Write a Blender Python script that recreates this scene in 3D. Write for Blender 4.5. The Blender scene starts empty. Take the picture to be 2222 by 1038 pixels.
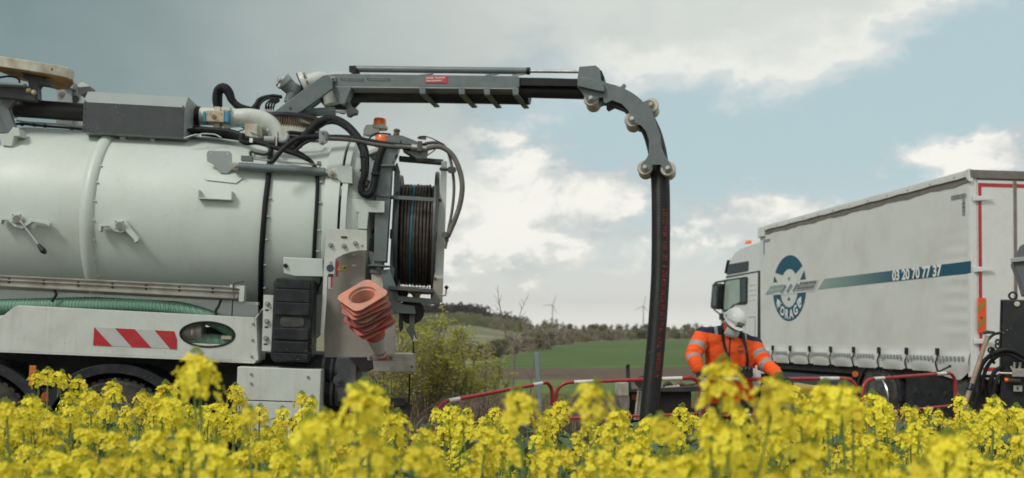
import bpy, bmesh, math, random
from mathutils import Vector, Matrix, noise
from mathutils.geometry import tessellate_polygon
random.seed(7)
R = math.radians
SC = bpy.context.scene
COL = SC.collection

# ---------------------------------------------------------------- camera, light, exposure
CAMZ, FPX, HX, HY = 1.55, 2000.0, 1111.0, 715.0
cam = bpy.data.cameras.new('camera'); camo = bpy.data.objects.new('camera', cam); COL.objects.link(camo)
camo.location = (0, 0, CAMZ); camo.rotation_euler = (R(90), 0, 0)
cam.sensor_width = 36.0; cam.lens = 36.0 * FPX / 2222.0
cam.shift_y = (HY - 519.0) / 2222.0
cam.clip_start = 0.1; cam.clip_end = 12000
cam.dof.use_dof = True; cam.dof.focus_distance = 4.8; cam.dof.aperture_fstop = 2.8
SC.camera = camo
SC.view_settings.view_transform = 'Standard'; SC.view_settings.look = 'None'
SC.view_settings.gamma = 1.0; SC.view_settings.use_curve_mapping = False
SC.view_settings.exposure = 0.22
SUN_AZ, SUN_EL = 224.0, 47.0      # degrees clockwise from +Y (the view direction), elevation
sd = bpy.data.lights.new('sun', 'SUN'); sd.energy = 1.75; sd.angle = R(14); sd.color = (1.0, 0.955, 0.89)
so = bpy.data.objects.new('sun', sd); COL.objects.link(so)
sv = Vector((math.sin(R(SUN_AZ)) * math.cos(R(SUN_EL)), math.cos(R(SUN_AZ)) * math.cos(R(SUN_EL)), math.sin(R(SUN_EL))))
so.rotation_euler = sv.to_track_quat('Z', 'Y').to_euler()

# ---------------------------------------------------------------- world: sky texture and cloud layers by direction
W = bpy.data.worlds.new('World'); SC.world = W; W.use_nodes = True
def world():
    nt = W.node_tree; N = nt.nodes; L = nt.links
    N.clear()
    def n(t, **k):
        x = N.new(t)
        for a, b in k.items(): setattr(x, a, b)
        return x
    def put(sock, v):
        if hasattr(v, 'is_output') or isinstance(v, bpy.types.NodeSocket): L.new(v, sock)
        else: sock.default_value = v
    def M(op, a, b=0.0, c=0.0, clamp=False):
        x = n('ShaderNodeMath', operation=op, use_clamp=clamp)
        put(x.inputs[0], a); put(x.inputs[1], b); put(x.inputs[2], c)
        return x.outputs[0]
    def ss(v, a, b):
        x = n('ShaderNodeMapRange', interpolation_type='SMOOTHSTEP')
        put(x.inputs[0], v); x.inputs[1].default_value = a; x.inputs[2].default_value = b
        return x.outputs[0]
    def mix(f, a, b):
        x = n('ShaderNodeMix', data_type='RGBA')
        put(x.inputs[0], f); put(x.inputs[6], a); put(x.inputs[7], b)
        return x.outputs[2]
    def C(r, g, b): return (r, g, b, 1.0)
    def gauss(a0, sa, e0, se):
        da = M('DIVIDE', M('SUBTRACT', az, a0), sa); de = M('DIVIDE', M('SUBTRACT', el, e0), se)
        q = M('ADD', M('MULTIPLY', da, da), M('MULTIPLY', de, de))
        return M('EXPONENT', M('MULTIPLY', q, -1.0))
    tc = n('ShaderNodeTexCoord'); sep = n('ShaderNodeSeparateXYZ'); L.new(tc.outputs['Generated'], sep.inputs[0])
    az = M('MULTIPLY', M('ARCTAN2', sep.outputs[0], sep.outputs[1]), 57.2958)
    el = M('MULTIPLY', M('ARCSINE', sep.outputs[2]), 57.2958)
    # direction stretched so that clouds flatten towards the horizon
    comb = n('ShaderNodeCombineXYZ'); put(comb.inputs[0], sep.outputs[0]); put(comb.inputs[1], sep.outputs[1])
    put(comb.inputs[2], M('MULTIPLY', sep.outputs[2], 1.7))
    def nz(scale, det, rough=0.55, off=(0, 0, 0), dist=0.0):
        mp = n('ShaderNodeMapping'); L.new(comb.outputs[0], mp.inputs[0]); mp.inputs[1].default_value = off
        t = n('ShaderNodeTexNoise'); L.new(mp.outputs[0], t.inputs['Vector'])
        t.inputs['Scale'].default_value = scale; t.inputs['Detail'].default_value = det
        t.inputs['Roughness'].default_value = rough; t.inputs['Distortion'].default_value = dist
        return t.outputs[0]
    sky = n('ShaderNodeTexSky', sky_type='NISHITA', sun_disc=False)
    sky.sun_elevation = R(SUN_EL); sky.sun_rotation = R(SUN_AZ); sky.air_density = 1.0; sky.dust_density = 3.0; sky.altitude = 100
    bsky = n('ShaderNodeBackground'); L.new(sky.outputs[0], bsky.inputs[0]); bsky.inputs[1].default_value = 0.075
    # thin veil in front of the blue
    n1 = nz(5.0, 8, 0.6, (3.1, 0.2, 1.7), 0.3); n2 = nz(11.0, 9, 0.6, (0.4, 7.2, 2.2), 0.25); n3 = nz(2.2, 6, 0.55, (5.5, 1.2, 0.3), 0.4)
    n5 = nz(26.0, 7, 0.6, (1.3, 4.2, 8.8), 0.2)
    nn = M('ADD', M('MULTIPLY', n1, 0.42), M('ADD', M('MULTIPLY', n2, 0.36), M('MULTIPLY', n5, 0.22)))
    nc = M('SUBTRACT', nn, 0.5)                                   # about -0.2 .. 0.2
    # upper grey deck with a bright, ragged lower edge
    fc = n('ShaderNodeFloatCurve'); cv = fc.mapping.curves[0]
    def U(a): return (a + 180.0) / 360.0
    pts = [(-180, .10), (-60, .12), (-22, .14), (-9, .22), (-5, .42), (-1.5, .62), (3, .71), (8, .725), (12, .70), (16, .70), (20, .745), (24, .80), (29, .86), (45, .80), (90, .45), (180, .10)]
    cv.points[0].location = (0, .10); cv.points[1].location = (1, .10)
    for a, v in pts[1:-1]: cv.points.new(U(a), v)
    fc.mapping.update()
    put(fc.inputs['Value'], M('DIVIDE', M('ADD', az, 180.0), 360.0))
    edge = M('SUBTRACT', M('MULTIPLY', fc.outputs[0], 30.0), 8.0)  # degrees
    f = M('ADD', M('SUBTRACT', el, edge), M('MULTIPLY', nc, 17.0))
    upper = ss(M('MULTIPLY', f, M('ADD', 0.30, M('MULTIPLY', ss(az, 1.5, 8.0), 0.7))), -1.1, 2.2)
    # lower cumulus
    g = M('ADD', gauss(1.4, 3.6, 10.4, 3.4), gauss(6.5, 3.0, 8.6, 1.6))
    g = M('ADD', g, M('MULTIPLY', gauss(5.0, 10.0, 5.0, 2.6), 0.80))
    g = M('ADD', g, M('MULTIPLY', gauss(16.2, 3.4, 6.3, 2.0), 1.05))
    g = M('ADD', g, M('MULTIPLY', gauss(27.4, 3.8, 9.4, 1.9), 1.0))
    g = M('ADD', g, M('MULTIPLY', gauss(12.5, 3.4, 9.2, 1.0), 0.45))
    g = M('ADD', g, M('MULTIPLY', gauss(-4.5, 4.5, 7.0, 7.0), 0.8))
    g = M('ADD', g, M('MULTIPLY', gauss(60, 28, 10, 7), 0.5))
    cu_f = M('ADD', M('SUBTRACT', g, 0.50), M('MULTIPLY', nc, 5.0))
    cum = ss(cu_f, -0.12, 0.42)
    # colours
    left = M('MAXIMUM', ss(az, -32, 14), ss(az, -52, -95))
    lowf = ss(el, 16.5, 3.5)
    deck = mix(left, C(.165, .23, .235), C(.50, .54, .515))
    deck = mix(M('MULTIPLY', M('MULTIPLY', lowf, ss(az, -24, -2)), 0.75), deck, C(.70, .725, .69))
    shade = ss(M('ADD', M('MULTIPLY', n3, 0.6), M('MULTIPLY', n1, 0.4)), 0.36, 0.64)
    deck = mix(M('MULTIPLY', shade, 0.5), deck, mix(left, C(.26, .335, .335), C(.74, .75, .71)))
    rim = M('SUBTRACT', 1.0, ss(f, 0.6, 4.4))
    deck = mix(M('MULTIPLY', M('MULTIPLY', rim, ss(az, -1, 5)), 0.85), deck, C(.83, .82, .765))
    cub = ss(M('ADD', M('MULTIPLY', nz(9.0, 8, 0.6, (3.1, 0.2, 1.62), 0.3), 1.0), M('MULTIPLY', cu_f, 0.16)), 0.46, 0.62)
    cumc = mix(cub, C(.55, .58, .57), C(.83, .815, .755))
    veil = mix(ss(el, 10, 2), C(.46, .60, .615), C(.70, .725, .695))
    cl = mix(cum, veil, cumc)
    cl = mix(upper, cl, deck)
    hz = ss(el, 5.0, 0.3)
    cl = mix(M('MULTIPLY', hz, ss(az, -40, 0)), cl, mix(M('MULTIPLY', cum, 0.35), C(.80, .785, .735), C(.86, .84, .78)))
    bcl = n('ShaderNodeBackground'); L.new(cl, bcl.inputs[0]); bcl.inputs[1].default_value = 1.0
    cover = M('MAXIMUM', M('MAXIMUM', upper, cum), M('MAXIMUM', hz, 0.78))
    ms = n('ShaderNodeMixShader'); put(ms.inputs[0], cover); L.new(bsky.outputs[0], ms.inputs[1]); L.new(bcl.outputs[0], ms.inputs[2])
    out = n('ShaderNodeOutputWorld'); L.new(ms.outputs[0], out.inputs[0])
world()

# ---------------------------------------------------------------- helpers
WM = {}
def tag(o, label=None, cat=None, group=None, kind=None):
    if label: o['label'] = label
    if cat: o['category'] = cat
    if group: o['group'] = group
    if kind: o['kind'] = kind
    return o

class Frame:
    """a local frame; p() turns a place in the photograph and a depth in the frame into a point of the frame"""
    def __init__(s, loc, yaw=0.0, roll=0.0):
        s.M = Matrix.Translation(loc) @ Matrix.Rotation(R(yaw), 4, 'Z') @ Matrix.Rotation(R(roll), 4, 'Y')
        s.I = s.M.inverted()
        s.o = s.I @ Vector((0, 0, CAMZ))
    def ray(s, px, py):
        d = Vector(((px - HX) / FPX, 1.0, (HY - py) / FPX))
        return (s.I.to_3x3() @ d)
    def p(s, px, py, v=0.0, ax=1):
        d = s.ray(px, py)
        t = (v - s.o[ax]) / d[ax]
        return s.o + d * t
    def ps(s, pts, v=0.0, ax=1):
        return [s.p(a, b, v, ax) for a, b in pts]
    def cyl(s, px, py, yc, zc, r):
        """first hit of the ray with a cylinder along local x"""
        d = s.ray(px, py); oy, oz = s.o.y - yc, s.o.z - zc
        a = d.y * d.y + d.z * d.z; b = 2 * (oy * d.y + oz * d.z); c = oy * oy + oz * oz - r * r
        q = b * b - 4 * a * c
        t = (-b - math.sqrt(q)) / (2 * a) if q > 0 else -b / (2 * a)
        return s.o + d * t
HAZE = 0.00006
WORLD = Frame((0, 0, 0))

def basis(axis):
    a = Vector(axis).normalized()
    u = a.cross(Vector((0, 0, 1)))
    if u.length < 1e-3: u = a.cross(Vector((1, 0, 0)))
    u.normalize()
    return a, u, a.cross(u).normalized()

def cr(pts, k=6):
    """Catmull-Rom through the points"""
    P = [Vector(p) for p in pts]
    if len(P) < 3: return P
    P = [P[0] * 2 - P[1]] + P + [P[-1] * 2 - P[-2]]
    out = []
    for i in range(1, len(P) - 2):
        for j in range(k):
            t = j / k; a, b, c, d = P[i - 1], P[i], P[i + 1], P[i + 2]
            out.append(0.5 * ((2 * b) + (c - a) * t + (2 * a - 5 * b + 4 * c - d) * t * t + (3 * b - a - 3 * c + d) * t ** 3))
    out.append(P[-2])
    return out

class MB:
    def __init__(s): s.v = []; s.f = []; s.m = []; s.mi = 0
    def add(s, vs, fs):
        n = len(s.v); s.v += [Vector(x) for x in vs]; s.f += [tuple(i + n for i in f) for f in fs]; s.m += [s.mi] * len(fs)
        return s
    def box(s, a, b):
        x0, y0, z0 = a; x1, y1, z1 = b
        return s.add([(x0,y0,z0),(x1,y0,z0),(x1,y1,z0),(x0,y1,z0),(x0,y0,z1),(x1,y0,z1),(x1,y1,z1),(x0,y1,z1)],
                     [(0,3,2,1),(4,5,6,7),(0,1,5,4),(1,2,6,5),(2,3,7,6),(3,0,4,7)])
    def bar(s, p0, p1, w, h, up=(0, 0, 1)):
        p0, p1 = Vector(p0), Vector(p1); a = (p1 - p0).normalized(); up = Vector(up)
        u = a.cross(up)
        if u.length < 1e-4: u = a.cross(Vector((0, 1, 0)))
        u.normalize(); w_ = u * (w / 2); h_ = u.cross(a).normalized() * (h / 2)
        vs = [p + sx * w_ + sz * h_ for p in (p0, p1) for sx, sz in ((-1,-1),(1,-1),(1,1),(-1,1))]
        return s.add(vs, [(0,1,2,3),(7,6,5,4),(0,4,5,1),(1,5,6,2),(2,6,7,3),(3,7,4,0)])
    def prism(s, pts, d, hole=None):
        pts = [Vector(p) for p in pts]; d = Vector(d); n = len(pts)
        if hole is None:
            vs = pts + [p + d for p in pts]
            fs = [tuple(range(n)), tuple(range(2 * n - 1, n - 1, -1))]
            fs += [(i, (i + 1) % n, n + (i + 1) % n, n + i) for i in range(n)]
            return s.add(vs, fs)
        hole = [Vector(p) for p in hole]; m = len(hole); al = pts + hole; t = tessellate_polygon([pts, hole]); k = n + m
        fs = [tuple(x) for x in t] + [tuple(k + i for i in reversed(x)) for x in t]
        fs += [(i, (i + 1) % n, k + (i + 1) % n, k + i) for i in range(n)]
        fs += [(n + i, k + n + i, k + n + (i + 1) % m, n + (i + 1) % m) for i in range(m)]
        return s.add(al + [p + d for p in al], fs)
    def tube(s, pts, r, n=10, caps=True, sq=1.0):
        P = [Vector(p) for p in pts]; m = len(P)
        rr = r if isinstance(r, (list, tuple)) else [r] * m
        a, u, w = basis(P[1] - P[0]); vs = []; fs = []
        for i in range(m):
            t = (P[min(i + 1, m - 1)] - P[max(i - 1, 0)])
            if t.length < 1e-9: t = a.copy()
            t.normalize()
            u = (u - t * u.dot(t)).normalized(); w = t.cross(u)
            for j in range(n):
                q = 2 * math.pi * j / n
                vs.append(P[i] + (u * math.cos(q) + w * math.sin(q) * sq) * rr[i])
        for i in range(m - 1):
            for j in range(n):
                fs.append((i * n + j, i * n + (j + 1) % n, (i + 1) * n + (j + 1) % n, (i + 1) * n + j))
        if caps: fs += [tuple(range(n - 1, -1, -1)), tuple((m - 1) * n + j for j in range(n))]
        return s.add(vs, fs)
    def cyl(s, p0, p1, r0, r1=None, n=20):
        return s.tube([p0, p1], [r0, r0 if r1 is None else r1], n)
    def lathe(s, prof, o, axis, n=32, closed=False):
        a, u, w = basis(axis); o = Vector(o); vs = []; fs = []; m = len(prof)
        for h, r in prof:
            for j in range(n):
                q = 2 * math.pi * j / n
                vs.append(o + a * h + (u * math.cos(q) + w * math.sin(q)) * max(r, 1e-4))
        for i in range(m if closed else m - 1):
            k = (i + 1) % m
            for j in range(n):
                fs.append((i * n + j, i * n + (j + 1) % n, k * n + (j + 1) % n, k * n + j))
        if not closed: fs += [tuple(range(n - 1, -1, -1)), tuple((m - 1) * n + j for j in range(n))]
        return s.add(vs, fs)
    def ell(s, c, rx, ry, rz, n=14, m=9, rot=None):
        c = Vector(c); vs = []; fs = []
        for i in range(m + 1):
            th = math.pi * i / m
            for j in range(n):
                ph = 2 * math.pi * j / n
                q = Vector((rx * math.sin(th) * math.cos(ph), ry * math.sin(th) * math.sin(ph), rz * math.cos(th)))
                if rot: q = rot @ q
                vs.append(c + q)
        for i in range(m):
            for j in range(n):
                fs.append((i * n + j, i * n + (j + 1) % n, (i + 1) * n + (j + 1) % n, (i + 1) * n + j))
        return s.add(vs, fs)
    def bolt(s, c, axis, r=0.012, h=0.012):
        a = Vector(axis).normalized(); c = Vector(c)
        return s.cyl(c, c + a * h, r * 1.25, r * 1.25, 10).cyl(c + a * h, c + a * h * 2, r, r * .9, 6)
    def mesh(s, name, sharp=32, fix=True):
        me = bpy.data.meshes.new(name); me.from_pydata([tuple(v) for v in s.v], [], s.f)
        for p, i in zip(me.polygons, s.m): p.material_index = i
        if fix:
            bm = bmesh.new(); bm.from_mesh(me)
            bmesh.ops.remove_doubles(bm, verts=bm.verts, dist=1e-5)
            bmesh.ops.recalc_face_normals(bm, faces=bm.faces); bm.to_mesh(me); bm.free()
        me.polygons.foreach_set('use_smooth', [True] * len(me.polygons))
        if sharp is not None: me.set_sharp_from_angle(angle=R(sharp))
        me.update(); return me
    def build(s, name, mats, parent=None, frame=None, bevel=0.0, sharp=32, fix=True):
        me = s.mesh(name, sharp, fix)
        return put(name, me, mats, parent, frame, bevel)

def put(name, me, mats, parent=None, frame=None, bevel=0.0):
    o = bpy.data.objects.new(name, me); COL.objects.link(o)
    for m in (mats if isinstance(mats, (list, tuple)) else [mats]): me.materials.append(m)
    M = frame.M if frame else (WM[parent.name] if parent else Matrix.Identity(4))
    WM[o.name] = M.copy()
    if parent:
        o.parent = parent; o.matrix_local = WM[parent.name].inverted() @ M
    else: o.matrix_world = M
    if bevel:
        b = o.modifiers.new('bevel', 'BEVEL'); b.width = bevel; b.segments = 2; b.limit_method = 'ANGLE'; b.angle_limit = R(35)
        b.harden_normals = True
    return o

def empty(name, frame, label, cat, group=None):
    o = bpy.data.objects.new(name, None); COL.objects.link(o); o.empty_display_size = .2
    M = frame.M if isinstance(frame, Frame) else frame
    o.matrix_world = M; WM[o.name] = M.copy()
    return tag(o, label, cat, group)

def copy_tree(o, parent=None, M=None):
    c = o.copy(); COL.objects.link(c); c.parent = parent
    if M is not None: c.matrix_world = M
    for ch in KIDS.get(o.name, ()): copy_tree(ch, c)
    return c
KIDS = {}
def note_kids():
    KIDS.clear()
    for o in bpy.data.objects:
        if o.parent: KIDS.setdefault(o.parent.name, []).append(o)

def text_mesh(body, size=1.0, bold=0.0, align='LEFT', spacing=1.0, res=3):
    cu = bpy.data.curves.new('t', 'FONT'); cu.body = body; cu.size = size; cu.offset = bold; cu.align_x = align
    cu.space_character = spacing; cu.resolution_u = res
    ob = bpy.data.objects.new('t', cu); COL.objects.link(ob)
    dg = bpy.context.evaluated_depsgraph_get(); me = bpy.data.meshes.new_from_object(ob.evaluated_get(dg))
    vs = [v.co.copy() for v in me.vertices]; fs = [tuple(p.vertices) for p in me.polygons]
    bpy.data.objects.remove(ob); bpy.data.curves.remove(cu); bpy.data.meshes.remove(me)
    return vs, fs

def blob(caps, ells, voxel, smooth=4, solids=()):
    """tapered limbs and ellipsoids fused into one continuous surface"""
    mb = MB()
    for p0, p1, r0, r1 in caps:
        p0, p1 = Vector(p0), Vector(p1); d = p1 - p0; a = d.normalized() if d.length > 1e-6 else Vector((0, 0, 1)); L = d.length
        prof = []
        for i in range(6): q = math.pi / 2 * i / 5; prof.append((-r0 * math.cos(q), r0 * math.sin(q)))
        for i in range(6): q = math.pi / 2 * i / 5; prof.append((L + r1 * math.sin(q), r1 * math.cos(q)))
        mb.lathe(prof, p0, a, 16)
    for c, rx, ry, rz, rot in ells: mb.ell(c, rx, ry, rz, 18, 12, rot)
    me = mb.mesh('b', None); ob = bpy.data.objects.new('b', me); COL.objects.link(ob)
    r = ob.modifiers.new('r', 'REMESH'); r.mode = 'VOXEL'; r.voxel_size = voxel
    m = ob.modifiers.new('s', 'SMOOTH'); m.iterations = smooth; m.factor = .5
    dg = bpy.context.evaluated_depsgraph_get(); out = bpy.data.meshes.new_from_object(ob.evaluated_get(dg))
    bpy.data.objects.remove(ob)
    out.polygons.foreach_set('use_smooth', [True] * len(out.polygons))
    return out

def split_mesh(me, cls):
    """faces of a mesh sorted by cls(centre, normal) into separate meshes"""
    groups = {}
    for p in me.polygons: groups.setdefault(cls(p.center, p.normal), []).append(p)
    res = {}
    for k, ps in groups.items():
        ix = {}; vs = []; fs = []
        for p in ps:
            f = []
            for i in p.vertices:
                if i not in ix: ix[i] = len(vs); vs.append(me.vertices[i].co[:])
                f.append(ix[i])
            fs.append(f)
        m = bpy.data.meshes.new(str(k)); m.from_pydata(vs, [], fs); m.polygons.foreach_set('use_smooth', [True] * len(fs))
        # keep the whole surface's normals so that seams do not show
        src = [me.vertices[j].normal[:] for j in ix]
        m.normals_split_custom_set_from_vertices(src); res[k] = m
    return res

# ---------------------------------------------------------------- materials
MATS = {}
def mat(name, col, rough=.5, metal=0.0, var=.10, scale=6.0, dirt=None, dirt_amt=.0, dirt_scale=5.0, specks=0.0, speck_col=(.05,.04,.03),
        speck_scale=60, bump=0.0, bump_scale=60, streak=0.0, coat=0.0, spec=.5, wave=None, trans=0.0, objvar=0.0, alpha=1.0):
    if name in MATS: return MATS[name]
    m = bpy.data.materials.new(name); m.use_nodes = True; nt = m.node_tree; N = nt.nodes; L = nt.links
    b = N['Principled BSDF']; tc = N.new('ShaderNodeTexCoord'); co = tc.outputs['Object']
    def noi(sc, det=5, vec=co):
        t = N.new('ShaderNodeTexNoise'); L.new(vec, t.inputs['Vector']); t.inputs['Scale'].default_value = sc; t.inputs['Detail'].default_value = det
        t.inputs['Roughness'].default_value = .6
        return t.outputs[0]
    def ramp(v, a, bb, lo=0.0, hi=1.0):
        r = N.new('ShaderNodeMapRange'); L.new(v, r.inputs[0]); r.inputs[1].default_value = a; r.inputs[2].default_value = bb
        r.inputs[3].default_value = lo; r.inputs[4].default_value = hi; return r.outputs[0]
    def mixc(f, a, c, bt='MIX'):
        x = N.new('ShaderNodeMix'); x.data_type = 'RGBA'; x.blend_type = bt
        for s_, v in ((x.inputs[0], f), (x.inputs[6], a), (x.inputs[7], c)):
            if isinstance(v, bpy.types.NodeSocket): L.new(v, s_)
            else: s_.default_value = v if not isinstance(v, tuple) else (*v, 1.0)
        return x.outputs[2]
    n0 = noi(scale)
    c1 = tuple(min(1, x * (1 - var)) for x in col); c2 = tuple(min(1, x * (1 + var)) for x in col)
    c = mixc(ramp(n0, .3, .7), c1, c2)
    if objvar:
        oi = N.new('ShaderNodeObjectInfo'); hs = N.new('ShaderNodeHueSaturation'); L.new(c, hs.inputs['Color'])
        L.new(ramp(oi.outputs['Random'], 0, 1, 1 - objvar, 1 + objvar), hs.inputs['Value'])
        L.new(ramp(oi.outputs['Random'], 0, 1, .5 - objvar * .06, .5 + objvar * .06), hs.inputs['Hue'])
        c = hs.outputs[0]
    if wave:   # (axis, scale, colour, strength) fine ribs or weave
        w = N.new('ShaderNodeTexWave'); w.bands_direction = wave[0]; L.new(co, w.inputs['Vector']); w.inputs['Scale'].default_value = wave[1]
        w.inputs['Distortion'].default_value = wave[4] if len(wave) > 4 else 0.0
        w.inputs['Detail Scale'].default_value = 1.5
        mm = N.new('ShaderNodeMath'); mm.operation = 'MULTIPLY'; L.new(w.outputs['Fac'], mm.inputs[0]); mm.inputs[1].default_value = wave[3]
        c = mixc(mm.outputs[0], c, wave[2])
    rg = rough
    if dirt:
        d = ramp(noi(dirt_scale, 8), .52 - dirt_amt * .25, .75 - dirt_amt * .2, 0, min(1, dirt_amt * 1.4))
        c = mixc(d, c, dirt)
    if streak:
        mp = N.new('ShaderNodeMapping'); L.new(co, mp.inputs[0]); mp.inputs[3].default_value = (9, 9, .7)
        d = ramp(noi(2.2, 6, mp.outputs[0]), .52, .8, 0, streak); c = mixc(d, c, dirt or (.2, .18, .15))
    if specks:
        vt = N.new('ShaderNodeTexVoronoi'); L.new(co, vt.inputs['Vector']); vt.inputs['Scale'].default_value = speck_scale
        s1 = ramp(vt.outputs['Distance'], .10, .16, 1, 0)
        s2 = ramp(noi(speck_scale * .09, 3), .56, .60, 0, specks)
        mm = N.new('ShaderNodeMath'); mm.operation = 'MULTIPLY'; L.new(s1, mm.inputs[0]); L.new(s2, mm.inputs[1])
        c = mixc(mm.outputs[0], c, speck_col)
    L.new(c, b.inputs['Base Color'])
    L.new(ramp(noi(scale * 2.3), .3, .7, max(0, rough - .08), min(1, rough + .1)), b.inputs['Roughness'])
    b.inputs['Metallic'].default_value = metal; b.inputs['Coat Weight'].default_value = coat; b.inputs['Specular IOR Level'].default_value = spec
    if bump:
        bp = N.new('ShaderNodeBump'); bp.inputs['Strength'].default_value = bump; bp.inputs['Distance'].default_value = .01
        if wave:
            L.new(w.outputs['Fac'], bp.inputs['Height'])
        else: L.new(noi(bump_scale, 6), bp.inputs['Height'])
        L.new(bp.outputs[0], b.inputs['Normal'])
    if trans:   # light through thin leaves and petals
        tr = N.new('ShaderNodeBsdfTranslucent'); L.new(c, tr.inputs[0]); mx = N.new('ShaderNodeMixShader'); mx.inputs[0].default_value = trans
        L.new(b.outputs[0], mx.inputs[1]); L.new(tr.outputs[0], mx.inputs[2]); L.new(mx.outputs[0], N['Material Output'].inputs[0])
    if alpha < 1: b.inputs['Alpha'].default_value = alpha
    MATS[name] = m; return m

TANKW = mat('tank_white_paint', (.53, .585, .545), .46, var=.035, scale=1.3, dirt=(.38,.38,.33), dirt_amt=.22, dirt_scale=1.6, specks=.7, speck_col=(.22,.16,.10), speck_scale=34, streak=.22, coat=.03, bump=.03, bump_scale=3)
PANELW = mat('panel_white_paint', (.55, .585, .55), .42, var=.05, dirt=(.30,.26,.20), dirt_amt=.22, dirt_scale=3.5, specks=.9, speck_col=(.16,.09,.05), speck_scale=42, streak=.28)
WORNW = mat('worn_cream_paint', (.58, .58, .50), .55, var=.08, dirt=(.30,.22,.13), dirt_amt=.5, dirt_scale=7, specks=.8, streak=.4)
GREY = mat('crane_grey_paint', (.115, .145, .15), .40, var=.08, dirt=(.19,.205,.20), dirt_amt=.3, dirt_scale=9, specks=.9, speck_col=(.30,.29,.26), speck_scale=40, streak=.3, coat=.1)
BOXSHADE = mat('box_shaded_grey', (.045, .053, .057), .45, var=.05, dirt=(.10,.105,.105), dirt_amt=.2, dirt_scale=9, specks=.9, speck_col=(.4,.4,.38), speck_scale=30, streak=.15)  # box front only: grey darkened to carry the shade on that face
LGREY = mat('light_grey_paint', (.29, .325, .325), .45, var=.05, dirt=(.28,.27,.24), dirt_amt=.2)
DGREY = mat('dark_grey_steel', (.05, .056, .062), .5, var=.15, dirt=(.18,.17,.15), dirt_amt=.3)
BEIGE = mat('dusty_beige_panel', (.29, .27, .235), .6, var=.07, dirt=(.21,.19,.165), dirt_amt=.55, dirt_scale=2.5, specks=.8, speck_scale=35, streak=.4)
ALU = mat('dull_aluminium', (.36, .35, .32), .5, .35, var=.12, dirt=(.22,.19,.15), dirt_amt=.5, dirt_scale=8)
STEEL = mat('bright_steel', (.55, .55, .54), .3, .85, var=.08, dirt=(.25,.2,.14), dirt_amt=.3, dirt_scale=14)
RUST = mat('rusty_steel', (.095, .065, .045), .75, .2, var=.3, scale=18, dirt=(.30,.19,.09), dirt_amt=.5)
BRASS = mat('brass_actuator', (.48, .40, .27), .45, .4, var=.1, scale=20)
BLUEP = mat('blue_end_cap', (.06, .27, .42), .5, var=.1)
BLACK = mat('black_rubber', (.014, .015, .017), .55, var=.2, spec=.25, dirt=(.05,.048,.045), dirt_amt=.2, dirt_scale=14, specks=.8, speck_col=(.25,.24,.22), speck_scale=70)
BLACKP = mat('black_plastic', (.010, .0115, .016), .38, spec=.4, var=.15, dirt=(.06,.06,.06), dirt_amt=.28, dirt_scale=9, specks=1.0, speck_col=(.30,.29,.27), speck_scale=48, bump=.1)
CHASSIS = mat('chassis_black', (.014, .014, .014), .75, var=.3, dirt=(.045,.04,.035), dirt_amt=.4)
SLEEVE = mat('black_wrapped_sleeve', (.008, .009, .012), .5, spec=.22, var=.2, bump=.9, bump_scale=55)
TYRE = mat('tyre_rubber', (.022, .021, .020), .8, var=.2, dirt=(.09,.08,.065), dirt_amt=.5, dirt_scale=8)
HOSEB = mat('ribbed_black_hose', (.010, .011, .012), .42, var=.15, wave=('Z', 22.0, (.026,.028,.030), .6, 0.3), bump=.3, dirt=(.06,.06,.058), dirt_amt=.15, spec=.35, dirt_scale=9, specks=1.0, speck_col=(.35,.34,.32), speck_scale=26)
HOSEP = mat('black_pipe', (.015, .015, .017), .5, var=.2, dirt=(.04,.038,.035), dirt_amt=.4)
HOSER = mat('reel_hose_rubber', (.048, .036, .033), .6, var=.3, scale=14, dirt=(.13,.115,.10), dirt_amt=.3, dirt_scale=20)
HOSETEAL = mat('teal_hose', (.02, .13, .17), .5, var=.15)
ORANGEL = mat('orange_lens', (.85, .16, .02), .25, var=.1, coat=.5)
REDS = mat('red_retro_sheet', (.42, .015, .022), .35, var=.08, dirt=(.25,.12,.10), dirt_amt=.2, dirt_scale=12, specks=.6, speck_col=(.5,.45,.4))
WHITES = mat('silver_retro_sheet', (.46, .48, .47), .35, var=.04, dirt=(.30,.28,.25), dirt_amt=.25, dirt_scale=12)
WHITEPRINT = mat('white_print', (.75, .76, .73), .5, var=.03)
def green_hose_mat():
    return mat('green_suction_hose', (.10, .27, .18), .42, var=.08, wave=('X', 21.0, (.24,.40,.30), .8, .2), bump=.5, dirt=(.14,.17,.13), dirt_amt=.3)
GREENH = green_hose_mat()
# ---------------------------------------------------------------- terrain
def lerp_pts(P, x):
    if x <= P[0][0]: return P[0][1]
    for (a, u), (b, v) in zip(P, P[1:]):
        if x <= b:
            t = (x - a) / (b - a); return u + (v - u) * t
    return P[-1][1]
def sst(a, b, x):
    t = max(0, min(1, (x - a) / (b - a))); return t * t * (3 - 2 * t)
PROF = [(-50, 0), (13, 0), (22, -.25), (30, -.75), (45, -1.45), (65, -1.95), (90, -2.25), (200, -2.9), (400, -3.4), (600, -2.2), (900, 0.0), (1800, 2.0), (7000, 2.0)]
def H(x, y):
    near = 1 - sst(13, 30, y)
    h = lerp_pts(PROF, y)
    tilt = -0.040 * (max(-12, min(x, -.2)) + 2.3)
    tilt += (0.084 * sst(-.4, 1.3, x))
    h += tilt * near
    if y > 60:
        t = x / y
        h += 17.0 * math.exp(-((t + .16) / .085) ** 2) * sst(330, 950, y)
        h += 5.0 * math.exp(-((t + .05) / .05) ** 2) * sst(300, 520, y) * (1 - sst(700, 1200, y))
        h += .5 * math.sin(x * .011 + 1) * sst(150, 500, y)
    h += .03 * noise.noise(Vector((x * .8, y * .8, 0))) * (1 if y < 60 else 0)
    return h

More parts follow.
